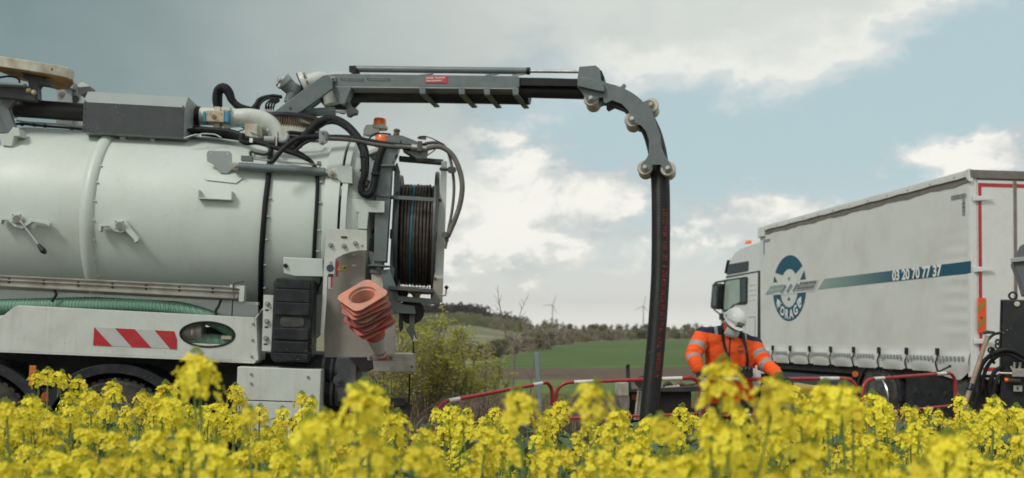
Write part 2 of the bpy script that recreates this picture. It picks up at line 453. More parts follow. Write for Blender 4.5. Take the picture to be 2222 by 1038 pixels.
def gmat(name, stops, scale, rough=.95, bump=.4, bscale=30, fine=None, lines=None):
    m = bpy.data.materials.new(name); m.use_nodes = True; nt = m.node_tree; N = nt.nodes; L = nt.links; b = N['Principled BSDF']
    tc = N.new('ShaderNodeTexCoord'); t = N.new('ShaderNodeTexNoise'); L.new(tc.outputs['Object'], t.inputs[0]); t.inputs['Scale'].default_value = scale; t.inputs['Detail'].default_value = 10; t.inputs['Roughness'].default_value = .65
    cr_ = N.new('ShaderNodeValToRGB'); L.new(t.outputs[0], cr_.inputs[0]); e = cr_.color_ramp.elements
    e[0].position = stops[0][0]; e[0].color = (*stops[0][1], 1); e[1].position = stops[-1][0]; e[1].color = (*stops[-1][1], 1)
    for p, c in stops[1:-1]: k = e.new(p); k.color = (*c, 1)
    c = cr_.outputs[0]
    if fine:
        t2 = N.new('ShaderNodeTexNoise'); L.new(tc.outputs['Object'], t2.inputs[0]); t2.inputs['Scale'].default_value = fine[0]; t2.inputs['Detail'].default_value = 4
        mr = N.new('ShaderNodeMapRange'); L.new(t2.outputs[0], mr.inputs[0]); mr.inputs[1].default_value = .35; mr.inputs[2].default_value = .65; mr.inputs[4].default_value = fine[2]
        x = N.new('ShaderNodeMix'); x.data_type = 'RGBA'; L.new(mr.outputs[0], x.inputs[0]); L.new(c, x.inputs[6]); x.inputs[7].default_value = (*fine[1], 1); c = x.outputs[2]
    if lines:
        mp = N.new('ShaderNodeMapping'); L.new(tc.outputs['Object'], mp.inputs[0]); mp.inputs[2].default_value = (0, 0, R(lines[0]))
        w = N.new('ShaderNodeTexWave'); L.new(mp.outputs[0], w.inputs[0]); w.inputs['Scale'].default_value = lines[1]; w.inputs['Distortion'].default_value = 1.2; w.inputs['Detail Scale'].default_value = .2
        mr = N.new('ShaderNodeMapRange'); L.new(w.outputs['Fac'], mr.inputs[0]); mr.inputs[1].default_value = lines[3]; mr.inputs[2].default_value = 1; mr.inputs[4].default_value = lines[4]
        x = N.new('ShaderNodeMix'); x.data_type = 'RGBA'; L.new(mr.outputs[0], x.inputs[0]); L.new(c, x.inputs[6]); x.inputs[7].default_value = (*lines[2], 1); c = x.outputs[2]
    L.new(c, b.inputs['Base Color']); b.inputs['Roughness'].default_value = rough; b.inputs['Specular IOR Level'].default_value = .2
    t3 = N.new('ShaderNodeTexNoise'); L.new(tc.outputs['Object'], t3.inputs[0]); t3.inputs['Scale'].default_value = bscale; t3.inputs['Detail'].default_value = 6
    bp = N.new('ShaderNodeBump'); L.new(t3.outputs[0], bp.inputs['Height']); bp.inputs['Strength'].default_value = bump; bp.inputs['Distance'].default_value = .1; L.new(bp.outputs[0], b.inputs['Normal'])
    return m
SOIL = gmat('dry_field_soil', [(.3, (.10,.075,.05)), (.5, (.17,.13,.09)), (.7, (.24,.20,.15))], 2.0, fine=(25, (.06,.05,.035), .6))
VERGE = gmat('dry_grass_verge', [(.3, (.13,.105,.07)), (.55, (.22,.18,.125)), (.75, (.12,.13,.05))], .8, fine=(12, (.07,.06,.035), .7))
TRACK = gmat('gravel_track', [(.3, (.20,.18,.15)), (.7, (.34,.31,.27))], 1.5, fine=(8, (.13,.115,.09), .5))
GRASSM = gmat('meadow_grass', [(.3, (.10,.16,.04)), (.5, (.14,.20,.06)), (.72, (.21,.225,.10))], .35, fine=(3.0, (.055,.09,.02), .6))
PLOUGH = gmat('ploughed_soil', [(.3, (.105,.075,.055)), (.7, (.165,.125,.095))], .12, fine=(1.2, (.09,.06,.045), .5), lines=(88, 1.2, (.08,.055,.04), .4, .4))
WHEATM = gmat('young_wheat', [(.3, (.075,.12,.038)), (.5, (.10,.15,.05)), (.72, (.135,.175,.065))], .03, fine=(.8, (.055,.10,.032), .5), lines=(62, .028, (.045,.08,.03), .94, .9))
FARF = gmat('far_fields', [(.35, (.17,.19,.09)), (.5, (.24,.23,.15)), (.65, (.16,.19,.08))], .006, fine=(.05, (.08,.09,.045), .6))

def polar(name, lo, hi, rows, material, tmin=-2.6, tmax=2.6):
    """ground strip between two boundary distances given as functions of the bearing t = x / y"""
    ts = []
    t = tmin
    while t < tmax + 1e-6:
        ts.append(t); t += .02 if -.7 < t < .7 else .1
    mb = MB(); vs = []; fs = []; n = len(ts)
    for i in range(rows + 1):
        k = i / rows
        for t in ts:
            a, b = lo(t), hi(t); y = a * (b / a) ** k
            x = t * y; vs.append((x, y, H(x, y)))
    for i in range(rows):
        for j in range(n - 1): fs.append((i * n + j, i * n + j + 1, (i + 1) * n + j + 1, (i + 1) * n + j))
    mb.add(vs, fs)
    return tag(mb.build(name, material, sharp=None, fix=False), kind='structure')
def wob(t, s, a): return 1 + a * noise.noise(Vector((t * s, s, .3)))
d12 = lambda t: 12.0
dA = lambda t: 23.0 * wob(t, 6, .10)
dB = lambda t: 26.0 * wob(t, 5, .06)
dC = lambda t: 64.0 * (1 - .10 * sst(-.05, .3, t)) * wob(t, 3, .02)
dD = lambda t: 90.0 * wob(t, 3, .015)
def dE(t): return lerp_pts([(-3, 100), (-.06, 100), (-.025, 104), (.02, 175), (.06, 270), (.10, 350), (.20, 410), (.5, 440), (3, 440)], t)
dF = lambda t: 620.0
dG = lambda t: 1300.0
dH = lambda t: 7000.0
g = MB(); nx, ny = 90, 70; vs = []
for j in range(ny + 1):
    for i in range(nx + 1):
        x = -31.2 + 62.4 * i / nx; y = -40 + 52 * j / ny; vs.append((x, y, H(x, y)))
g.add(vs, [(j * (nx + 1) + i, j * (nx + 1) + i + 1, (j + 1) * (nx + 1) + i + 1, (j + 1) * (nx + 1) + i) for j in range(ny) for i in range(nx)])
tag(g.build('ground', SOIL, sharp=None, fix=False), kind='structure')
polar('grass_verge', d12, dA, 12, VERGE)
polar('gravel_track', dA, dB, 3, TRACK)
polar('meadow', dB, dC, 8, GRASSM)
polar('ploughed_strip', dC, dD, 5, PLOUGH)
polar('wheat_field', dD, dE, 14, WHEATM)
polar('far_field', dE, dF, 14, FARF)
polar('hill', dF, dG, 12, FARF)
polar('far_plain', dG, dH, 8, FARF)

# ---------------------------------------------------------------- vegetation materials
BARK = mat('grey_brown_bark', (.19, .155, .125), .85, var=.3, scale=20, bump=.4)
def leafm(name, c, tr=.35, ov=.18, rough=.6): return mat(name, c, rough, var=.25, scale=3, trans=tr, objvar=ov, spec=.3)
TREEG = leafm('spring_tree_leaves', (.23, .24, .11)); TREEB = leafm('brown_twigs', (.25, .21, .165), .15)
TREEO = leafm('olive_leaves', (.19, .195, .11)); WOODB = leafm('bare_wood_twigs', (.062, .050, .044), .1)
BUSHL = leafm('hazel_leaves', (.46, .46, .10), .45, .1)

def crown_mesh(name, h, w, nleaf, ls, seed, lean=0.0, base=.25):
    """many small leaf clumps spread through a lumpy crown volume"""
    rnd = random.Random(seed); mb = MB(); lobes = []
    for i in range(9):
        a = rnd.uniform(0, 6.28); r = rnd.uniform(0, .34) * w; z = h * rnd.uniform(base + .12, .86)
        lobes.append((Vector((r * math.cos(a), r * math.sin(a), z)), rnd.uniform(.16, .30) * w * (1.15 - z / h * .5)))
    for i in range(nleaf):
        c, rr = rnd.choice(lobes)
        d = Vector((rnd.gauss(0, 1), rnd.gauss(0, 1), rnd.gauss(0, 1))).normalized() * rr * rnd.uniform(.25, 1.12) ** .6
        p = c + Vector((d.x, d.y, d.z * 1.1)); s = ls * rnd.uniform(.5, 1.4)
        u = Vector((rnd.uniform(-1, 1), rnd.uniform(-1, 1), rnd.uniform(-1, 1))).normalized(); a, e, w_ = basis(u)
        mb.add([p + e * s, p - e * s * .5 + w_ * s * .8, p - e * s * .6 - w_ * s * .7], [(0, 1, 2)])
    return mb.mesh(name, None, False)
def trunk_mesh(name, h, r, seed, nb=8):
    rnd = random.Random(seed); mb = MB()
    top = Vector((rnd.uniform(-.1, .1) * h, rnd.uniform(-.1, .1) * h, h * .85))
    mb.tube(cr([(0, 0, -.3), (0, 0, h * .2), top * .55, top], 3), [r * (1 - .9 * i / 9) for i in range(10)], 6)
    for i in range(nb):
        k = rnd.uniform(.2, .75); p = Vector((0, 0, 0)).lerp(top, k); a = rnd.uniform(0, 6.28); L = h * rnd.uniform(.2, .38)
        q = p + Vector((math.cos(a) * .6, math.sin(a) * .6, .85)) * L
        mb.tube([p, p.lerp(q, .5) + Vector((math.cos(a), math.sin(a), 0)) * L * .1, q], [r * .4, r * .25, r * .06], 4)
    return mb.mesh(name, None, False)

# trees of the far line
tree_protos = []
specs = [('spring green', TREEG, 7, 7.5, 560, .42), ('brown bare', TREEB, 7.5, 8, 520, .32), ('olive', TREEO, 5.5, 8.5, 620, .5), ('tall thin', TREEB, 10, 5, 300, .34), ('low hedge', TREEB, 3.6, 8.5, 520, .34), ('yellow green', TREEG, 4.6, 7, 480, .35)]
for i, (k, m, h, w, nl, ls) in enumerate(specs):
    cm = crown_mesh('crown', h, w, nl, ls, 40 + i, base=.02 if h < 7 else .12); cm.materials.append(m)
    tm = trunk_mesh('trunk', h, h * .022, 60 + i); tm.materials.append(BARK)
    tree_protos.append((cm, tm, k))
TL = [(0, 'below the dark hill'), (1040, 'left of the forked sapling'), (1130, 'right of the forked sapling'), (1180, 'around the left wind turbine'), (1230, 'right of the left wind turbine'), (1310, 'left of the right wind turbine'), (1385, 'around the right wind turbine'), (1425, 'right of the hanging hose'), (1500, 'behind the worker'), (1640, 'hidden behind the parked truck')]
def where(t):
    px = HX + FPX * t
    return [w for x, w in TL if x <= max(0, px)][-1]
def place_tree(i, x, y, s, name, label, cat, group, rz=None, sz=1.0, sink=0.0):
    cm, tm, k = tree_protos[i]
    M = Matrix.Translation((x, y, H(x, y) - sink)) @ Matrix.Rotation(rz if rz is not None else random.uniform(0, 6.28), 4, 'Z') @ Matrix.Diagonal((s, s, s * sz, 1))
    e = empty(name, M, label, cat, group)
    for nm, me in (('trunk', tm), ('crown', cm)):
        o = bpy.data.objects.new(nm, me); COL.objects.link(o); o.parent = e
    return e
rt = random.Random(5)
# line behind the wheat
for k in range(170):
    t = -.12 + .62 * (k + rt.uniform(-.4, .4)) / 170
    d = dE(t) * 1.02 + rt.uniform(5, 60) + (60 if t < .02 else 0)
    if t < .02: d = rt.uniform(560, 680)
    i = rt.choice([0, 1, 2, 2, 4, 1, 5, 4])
    s = rt.uniform(.75, 1.05) * (1.35 if i == 4 else 1) * (.66 if i in (0, 1, 3) else .8)
    place_tree(i, t * d, d, s, 'tree', 'small spring tree of the hedge behind the wheat, ' + where(t), 'tree', 'trees of the far hedge line')
# second, farther line a little higher
for k in range(70):
    t = -.05 + .55 * (k + rt.uniform(-.4, .4)) / 70; d = rt.uniform(620, 800)
    place_tree(rt.choice([1, 2, 0, 2]), t * d, d, rt.uniform(.8, 1.25), 'tree', 'hazy tree of the farther wood beyond the hedge, ' + where(t), 'tree', 'trees of the farther wood')
# taller trees near the left wind turbine, standing out over the line
for px, d, i, s in ((1075, 520, 1, 1.15), (1096, 530, 1, 1.0), (1128, 540, 0, 1.2), (1150, 520, 1, 1.25), (1185, 520, 0, 1.25), (1204, 515, 3, 1.2), (1222, 520, 1, 1.1), (1290, 500, 2, 1.2), (1310, 505, 2, 1.15), (1340, 500, 0, .95), (1380, 505, 2, 1.0)):
    t = (px - HX) / FPX
    place_tree(i, t * d, d, s, 'tree', 'taller round tree standing out of the hedge, %s' % where(t), 'tree', 'taller trees in the hedge line')
# brown thicket along the edge of the wheat, going down to the left
for k in range(78):
    t = -.115 + .235 * (k + rt.uniform(-.4, .4)) / 78; d = dE(max(t, -.02)) * rt.uniform(1.03, 1.22)
    s = d / 330.0 * rt.uniform(.8, 1.3); s = max(.32, min(1.0, s)) * (.9 if t < .04 else .7)
    place_tree(rt.choice([4, 4, 2, 1]), t * d, d, s, 'thicket_bush', 'brown leafless bush of the thicket beside the wheat, ' + where(t), 'bush', 'bushes of the thicket by the wheat')
# wooded slope under the hill and the dark wood on it (nobody could count them)
def mass(name, label, n, trange, drange, mt, h0, h1, ls, nl, keep=lambda t, d: True):
    mb = MB(); r2 = random.Random(hash(name) % 1000 if False else len(name) * 7)
    vs = []; fs = []
    for k in range(n):
        t = r2.uniform(*trange); d = r2.uniform(*drange)
        if not keep(t, d): continue
        x, y = t * d, d; z = H(x, y); h = r2.uniform(h0, h1)
        for q in range(nl):
            p = Vector((x + r2.gauss(0, h * .27), y + r2.gauss(0, h * .27), z + h * r2.uniform(.05, 1.0)))
            s = ls * r2.uniform(.5, 1.3); b = len(vs); w_ = r2.uniform(0, 6.28)
            vs += [p + Vector((math.cos(w_) * s, math.sin(w_) * s, 0)), p + Vector((-math.cos(w_) * s * .8, -math.sin(w_) * s, s * .5)), p + Vector((math.sin(w_) * s * .3, 0, s * 1.2))]
            fs.append((b, b + 1, b + 2))
    mb.add(vs, fs); o = mb.build(name, mt, sharp=None, fix=False)
    return tag(o, label, 'wood', kind='stuff')
mass('far_wood', 'dark brown leafless wood covering the rounded hill on the left', 2300, (-.24, .015), (600, 1080), WOODB, 9, 14, 1.3, 34, lambda t, d: t < -.03 or (t < -.005 and d > 800) or d > 960)
mass('slope_wood', 'olive green wood on the slope below the dark hill', 800, (-.16, .01), (400, 620), TREEO, 5, 8, .75, 40, lambda t, d: not (-.075 < t < .03 and d < 545) )

# wind turbines
TW = mat('turbine_grey', (.40, .42, .43), .5, var=.03)
def turbine(px, hub_y, d, blade, angs, label):
    X = (px - HX) / FPX * d; hz = CAMZ + (HY - hub_y) / FPX * d; z0 = H(X, d) - 2
    fr = Frame((X, d, z0)); e = empty('wind_turbine', fr, label, 'wind turbine', 'wind turbines on the horizon')
    hz -= z0
    MB().cyl((0, 0, 0), (0, 0, hz - 2), 3.4, 2.0, 14).build('tower', TW, e, fr)
    MB().box((-2.6, -5, hz - 2.4), (2.6, 7, hz + 2.6)).build('nacelle', TW, e, fr, bevel=.6)
    MB().ell((0, -6.5, hz), 2.6, 3.4, 2.6).build('hub', TW, e, fr)
    for a in angs:
        q = R(a); dx, dz = math.sin(q), math.cos(q); tip = Vector((dx * blade, -7.2, hz + dz * blade)); c0 = Vector((dx * 1.5, -7, hz + dz * 1.5))
        side = Vector((dz, 0, -dx)); pts = []
        for k, wd in ((0, 1.6), (.15, 3.6), (.4, 3.0), (.8, 1.9), (1, .7)):
            c = c0.lerp(tip, k); pts.append((c - side * wd * .4, c + side * wd * .6))
        pl = [a_ for a_, b_ in pts] + [b_ for a_, b_ in reversed(pts)]
        MB().prism(pl, (0, .7, 0)).build('blade', TW, e, fr)
turbine(1199, 662, 3500, 40, (20, 268, 152), 'left of the two wind turbines, above the tallest trees of the hedge line')
turbine(1396, 665, 3600, 43, (12, 245, 140), 'right of the two wind turbines, just left of the hanging black hose')
X = (1018 - HX) / FPX * 1500
MB().cyl((X, 1500, H(X, 1500)), (X, 1500, CAMZ + (HY - 653) / FPX * 1500), .55, .25, 8).build('distant_mast', TW)
tag(bpy.data.objects['distant_mast'], 'thin distant mast rising over the dark wooded hill', 'mast')

# hazel bushes behind the tanker's rear
def bush(px, d, h, w, nst, nlv, label, seed, lm, name='leafy_bush', ls=.025, cat='bush'):
    rnd = random.Random(seed); X = (px - HX) / FPX * d; z0 = H(X, d); fr = Frame((X, d, z0)); e = empty(name, fr, label, cat)
    st = MB(); lv = MB()
    tips = []
    for i in range(nst):
        a = rnd.uniform(0, 6.28); b = rnd.uniform(0, .16) * w; p0 = Vector((b * math.cos(a), b * math.sin(a), 0)); L = h * rnd.uniform(.55, 1.05)
        sp = rnd.uniform(.05, .5) * w; tip = Vector((sp * math.cos(a), sp * math.sin(a), L)); mid = p0.lerp(tip, .5) + Vector((rnd.uniform(-.1, .1), rnd.uniform(-.1, .1), .1 * h))
        pts = cr([p0, mid, tip], 4); st.tube(pts, [.013 * (1 - .8 * k / 8) for k in range(9)], 4)
        tips.append(pts)
        for q in range(5):
            k = rnd.randint(2, 7); p = pts[k]; q2 = p + Vector((rnd.uniform(-.22, .22), rnd.uniform(-.22, .22), rnd.uniform(.1, .35)))
            st.tube([p, p.lerp(q2, .5) + Vector((0, 0, -.01)), q2], [.006, .004, .002], 3); tips.append([p, p.lerp(q2, .5), q2, q2, q2])
    for i in range(nlv):
        pts = rnd.choice(tips); k = rnd.uniform(.15, .999) * (len(pts) - 1); p = pts[int(k)].lerp(pts[min(int(k) + 1, len(pts) - 1)], k % 1)
        p = p + Vector((rnd.gauss(0, .03), rnd.gauss(0, .03), rnd.gauss(0, .03))); s = ls * rnd.uniform(.6, 1.5)
        a, u, w_ = basis(Vector((rnd.uniform(-1, 1), rnd.uniform(-1, 1), rnd.uniform(-.6, 1))))
        lv.add([p, p + u * s + w_ * s * .45, p + u * s * 2.1, p + u * s - w_ * s * .45], [(0, 1, 2, 3)])
    st.build('stem', BARK, e, fr, sharp=None, fix=False); lv.build('foliage', lm, e, fr, sharp=None, fix=False)
    return e
bush(862, 14.0, 1.62, 1.5, 34, 2200, 'half bare brown bush just behind the rear of the tanker', 3, BUSHL)
bush(925, 14.8, 1.78, 1.7, 44, 4600, 'tallest yellow green bush right of the tanker rear', 1, BUSHL)
bush(985, 15.6, 1.5, 1.6, 30, 3800, 'yellow green bush second from the tanker, round topped', 2, BUSHL)
bush(1048, 17.0, 1.35, 1.2, 18, 1500, 'low sparse bush with thin leaves left of the forked sapling', 4, BUSHL)
# bare forked sapling
fr = Frame(((1113 - HX) / FPX * 19, 19, H(0, 19))); e = empty('bare_sapling', fr, 'tall bare sapling forking into two leafless limbs before the wheat field', 'tree')
P = lambda a, b, v=0: fr.p(a, b, v)
MB().tube(cr([P(1115, 905), P(1113, 830), P(1116, 780), P(1112, 748)], 4), [.032 - .0012 * i for i in range(13)], 8).build('trunk', BARK, e, fr)
for pts, r0 in (([(1112, 748), (1098, 727), (1093, 700), (1086, 672), (1082, 645), (1080, 618)], .021), ([(1112, 748), (1120, 735), (1124, 700), (1132, 672), (1144, 645)], .020)):
    q = cr([P(a, b) for a, b in pts], 4); MB().tube(q, [r0 * (1 - .85 * i / (len(q) - 1)) for i in range(len(q))], 6).build('limb', BARK, e, fr)
tw = MB(); rnd = random.Random(8)
for a, b, c, d_ in ((1093,700,1080,682),(1088,680,1074,662),(1086,668,1074,650),(1083,655,1072,640),(1082,640,1075,625),(1081,660,1089,640),(1124,700,1141,685),(1128,688,1143,676),(1132,672,1126,655),(1137,660,1130,648),(1141,652,1147,636),(1097,720,1086,714),(1121,725,1135,717),(1115,790,1125,765),(1115,770,1105,760)):
    tw.tube(cr([P(a, b), P((a + c) / 2 + 1, (b + d_) / 2, rnd.uniform(-.1, .1)), P(c, d_, rnd.uniform(-.2, .2))], 3), [.007, .006, .005, .004, .004, .003, .002], 4)
tag(tw.build('twigs', BARK, e, fr, fix=False), kind='stuff')
for px, ht, lean in ((1149, 1.55, .18), (1084, 1.2, -.3)):
    X = (px - HX) / FPX * 17.5; fr = Frame((X, 17.5, H(X, 17.5))); e = empty('thin_sapling', fr, 'thin bare sapling %s the forked one' % ('right of' if px > 1113 else 'left of'), 'tree')
    q = cr([(0, 0, 0), (lean * .2, 0, ht * .5), (lean, 0, ht)], 4); MB().tube(q, [.016 - .0014 * i for i in range(9)], 5).build('trunk', BARK, e, fr)
    tw = MB()
    for i in range(7):
        p = q[2 + i % 6]; tw.tube([p, p + Vector((rnd.uniform(-.2, .2), rnd.uniform(-.1, .1), .2))], [.006, .002], 4)
    tag(tw.build('twigs', BARK, e, fr, fix=False), kind='stuff')
# dry grass and brambles on the verge
DRY = mat('dry_grass_blades', (.27, .21, .135), .9, var=.35, scale=2, trans=.2)
DRY2 = mat('bramble_canes', (.17, .125, .095), .9, var=.35, scale=3)
GRB = mat('fresh_grass_blades', (.12, .17, .035), .8, var=.3, scale=1, trans=.3)
def blades(name, label, n, yr, tr_, h0, h1, wd, m, lean=.5, cat='grass', seed=1):
    rnd = random.Random(seed); vs = []; fs = []
    for i in range(n):
        y = rnd.uniform(*yr); x = rnd.uniform(*tr_) * y; z = H(x, y); h = rnd.uniform(h0, h1) * (.6 + .8 * abs(noise.noise(Vector((x * .9, y * .9, 2))) ) * 1.6)
        a = rnd.uniform(0, 6.28); l = rnd.uniform(0, lean) * h; b = len(vs); w_ = wd * rnd.uniform(.6, 1.3); c, s_ = math.cos(a), math.sin(a)
        m1 = Vector((x + c * l * .3, y + s_ * l * .3, z + h * .6)); t1 = Vector((x + c * l, y + s_ * l, z + h))
        vs += [Vector((x - s_ * w_, y + c * w_, z)), Vector((x + s_ * w_, y - c * w_, z)), m1 + Vector((s_ * w_, -c * w_, 0)) * .7, m1 - Vector((s_ * w_, -c * w_, 0)) * .7, t1]
        fs += [(b, b + 1, b + 2, b + 3), (b + 3, b + 2, b + 4)]
    mb = MB(); mb.add(vs, fs); return tag(mb.build(name, m, sharp=None, fix=False), label, cat, kind='stuff')
blades('dry_grass', 'pale brown dead grass covering the verge behind the barriers', 42000, (12.2, 22.5), (-.30, .55), .12, .42, .006, DRY, .9)
blades('green_grass', 'fresh green grass tufts along the meadow edge', 16000, (18, 34), (-.2, .5), .10, .28, .012, GRB, .6, seed=2)
rnd = random.Random(12); br = MB()
for i in range(900):
    px = rnd.choice([rnd.uniform(930, 1110), rnd.uniform(1150, 1330), rnd.uniform(960, 1080)]); d = rnd.uniform(11.8, 14.5); X = (px - HX) / FPX * d; z = H(X, d)
    a = rnd.uniform(0, 6.28); L = rnd.uniform(.3, .8); hh = rnd.uniform(.15, .55) * (1.25 if 980 < px < 1100 else .8)
    br.tube([(X, d, z), (X + L * .3 * math.cos(a), d + L * .3 * math.sin(a), z + hh), (X + L * .8 * math.cos(a), d + L * .8 * math.sin(a), z + hh * .75), (X + L * math.cos(a), d + L * math.sin(a), z + hh * .3)], [.007, .006, .004, .002], 3, False)
tag(br.build('bramble_tangle', DRY2, sharp=None, fix=False), 'tangle of arching grey brown bramble canes behind the slanting barrier', 'brambles', kind='stuff')
# ---------------------------------------------------------------- vacuum tanker
T = Frame((-2.30, 8.30, 0.0), 4.0, 2.3)
tk = empty('vacuum_truck', T, 'white vacuum tanker truck with a grey boom and hanging black hose behind the rapeseed', 'truck')
P = T.p
RAD = .94; YC = 1.22
_top = P(300, 291, YC - .12); ZC = _top.z - RAD * .985
def TP(px, py, off=0.0): return T.cyl(px, py, YC, ZC, RAD + off)
AX = (1, 0, 0)
def plate(name, pts, v0, v1, m, parent=tk, fr=T, bevel=.004, hole=None):
    a = fr.ps(pts, v0)
    return MB().prism(a, (0, v1 - v0, 0), fr.ps(hole, v0) if hole else None).build(name, m, parent, fr, bevel)
def pbox(name, x0, y0, x1, y1, v0, v1, m, parent=tk, fr=T, bevel=.006):
    a = fr.p(x0, y1, v0); b = fr.p(x1, y0, v0)
    return MB().box((a.x, v0, a.z), (b.x, v1, b.z)).build(name, m, parent, fr, bevel)
def pipe(name, pts, r, m, parent=tk, fr=T, k=5, n=10, sq=1.0):
    q = cr([fr.p(a, b, c) for a, b, c in pts], k)
    if isinstance(r, (list, tuple)):
        rr = []
        for i in range(len(q)):
            u = i / (len(q) - 1) * (len(r) - 1); j = min(int(u), len(r) - 2); rr.append(r[j] + (r[j + 1] - r[j]) * (u - j))
        r = rr
    return MB().tube(q, r, n).build(name, m, parent, fr, sharp=60)
def bolts(name, pts, v, r, m, parent=tk, fr=T, axis=(0, -1, 0)):
    """every bolt is a piece of its own"""
    for a, b in pts: MB().bolt(fr.p(a, b, v), axis, r, r * .8).build(name, m, parent, fr)

# tank shell, end ring and dished rear door
xe = TP(722, 480).x
sh = MB(); N_ = 96
sh.lathe([(-2.6, RAD), (xe - .02, RAD)], (0, YC, ZC), AX, N_)
tank = sh.build('tank', TANKW, tk, T)
xr0 = TP(172, 480).x; xr1 = TP(203, 480).x
MB().lathe([(xr0, RAD - .01), (xr0 + .002, RAD + .008)] + [(xr0 + (xr1 - xr0) * k / 8, RAD + .012 + .026 * math.sin(math.pi * k / 8)) for k in range(1, 8)] + [(xr1 - .002, RAD + .008), (xr1, RAD - .01)], (0, YC, ZC), AX, N_, True).build('weld_band', TANKW, tk, T, sharp=50)
ra, rb = TP(700, 480).x, TP(733, 480).x
MB().lathe([(ra, RAD - .02), (ra, RAD + .035), (rb, RAD + .035), (rb, RAD - .02)], (0, YC, ZC), AX, N_, True).build('end_ring', TANKW, tk, T, bevel=.004)
MB().lathe([(rb + .004, RAD - .03), (rb + .004, RAD - .01), (rb + .022, RAD - .01), (rb + .022, RAD - .03)], (0, YC, ZC), AX, N_, True).build('door_seal', BLACK, tk, T)
prof = [(rb + .024, RAD - .1), (rb + .024, RAD + .03), (rb + .075, RAD + .03), (rb + .08, RAD - .02)]
for i in range(1, 9):
    q = math.pi / 2 * i / 8; prof.append((rb + .08 + .30 * math.sin(q), (RAD - .02) * math.cos(q) ** .75 if i < 8 else .001))
MB().lathe(prof, (0, YC, ZC), AX, N_).build('rear_door', TANKW, tk, T)
# bolts along the weld band
for k in range(8):
    q = R(150 + k * 11); c = Vector((xr1 + .004, YC + (RAD + .004) * math.cos(q), ZC + (RAD + .004) * math.sin(q)))
    MB().bolt(c, (0, math.cos(q), math.sin(q)), .008, .006).build('bolt', TANKW, tk, T)
# wrapped cables that run round the tank near its rear end
def strap_hose(pts, r, name='cable_loom', m=SLEEVE, off=.02):
    q = cr([TP(a, b, off) for a, b in pts], 5)
    o = MB().tube(q, r, 9).build(name, m, tk, T, sharp=60)
    return o
strap_hose([(588, 322), (585, 355), (582, 390), (576, 440), (571, 500), (567, 560), (566, 610), (565, 668)], .026)
strap_hose([(620, 318), (655, 335), (676, 352), (686, 372), (689, 400), (687, 450), (684, 500), (681, 560), (680, 600)], .019)
for a, b in ((577, 430), (573, 470), (570, 520), (567, 575), (566, 625), (688, 395), (686, 440), (684, 500), (682, 545)):
    c = TP(a + 7, b, .012); MB().box(c - Vector((.02, .012, .006)), c + Vector((.02, .012, .006))).build('cable_clip', STEEL, tk, T)
# bracket plates, lever handles and lugs on the near side of the tank
c = TP(475, 355, .07).y
def onplate(name, pts, v0, dv, m, parent=tk, bevel=.004): return plate(name, pts, v0, v0 + dv, m, parent, bevel=bevel)
bp = onplate('bracket_plate', [(452,327),(498,328),(503,334),(503,352),(511,358),(511,366),(503,369),(494,377),(478,376),(462,357),(449,350),(448,333)], c, .012, LGREY)
for a, b in ((458, 333), (494, 334)): MB().cyl(P(a, b, c - .003), P(a, b, c), .007).build('hole', WHITEPRINT, bp, T)
MB().prism([TP(a, b, .012) for a, b in [(450,357),(443,386),(448,391),(512,398),(526,388),(520,380),(505,364)]], (0, .01, 0)).build('backing_plate', TANKW, tk, T, bevel=.002)
c2 = TP(466, 425, .0)
a, b = P(430, 414, c2.y - .06), P(504, 420, c2.y - .06)
u = MB(); u.box((a.x, c2.y - .07, b.z - .055), (a.x + .012, c2.y + .03, b.z + .02)).box((b.x - .012, c2.y - .07, b.z - .055), (b.x, c2.y + .03, b.z + .02)).box((a.x, c2.y - .07, b.z - .065), (b.x, c2.y + .03, b.z - .053)); u.build('lug', TANKW, tk, T, bevel=.003)
for k, (px, py, sgn) in enumerate(((48, 476, -1), (262, 490, 1))):
    y0 = TP(px, py).y
    if k == 0: pts = [(-4,481),(0,471),(22,472),(32,486),(48,489),(64,475),(102,480),(108,484),(107,492),(99,487),(70,482),(48,497),(30,492),(18,479),(4,478),(2,487)]
    else: pts = [(213,502),(213,487),(240,486),(250,478),(274,479),(282,494),(301,517),(299,524),(292,527),(290,520),(272,502),(262,506),(248,502),(238,492),(220,492),(219,503)]
    hb = MB().prism(T.ps(pts, y0 - .075), (0, .055, 0)).build('handle_bracket', TANKW, tk, T, bevel=.004)
    cx, cy = (36, 475) if k == 0 else (259, 489)
    MB().cyl(P(cx, cy, y0 - .10), P(cx + 5, cy, y0 + .02), .042, .042, 20).build('valve_body', TANKW, hb, T, bevel=.004)
    MB().cyl(P(cx, cy, y0 - .108), P(cx, cy, y0 - .098), .03, .03, 18).build('valve_cap', ALU, hb, T, bevel=.003)
    for q in range(4):
        w_ = R(45 + 90 * q); c = P(cx, cy, y0 - .1) + Vector((math.cos(w_) * .047, 0, math.sin(w_) * .047)); MB().bolt(c, (0, -1, 0), .007, .006).build('bolt', ALU, hb, T)
y0 = TP(60, 500).y
lv = pipe('lever', [(44, 480, y0 - .11), (85, 534, y0 - .13)], .0085, STEEL)
MB().tube([P(83, 530, y0 - .13), P(87, 536, y0 - .13), P(94, 545, y0 - .132), P(99, 550, y0 - .132)], [.012, .02, .028, .014], 12).build('lever_knob', BLACKP, lv, T)
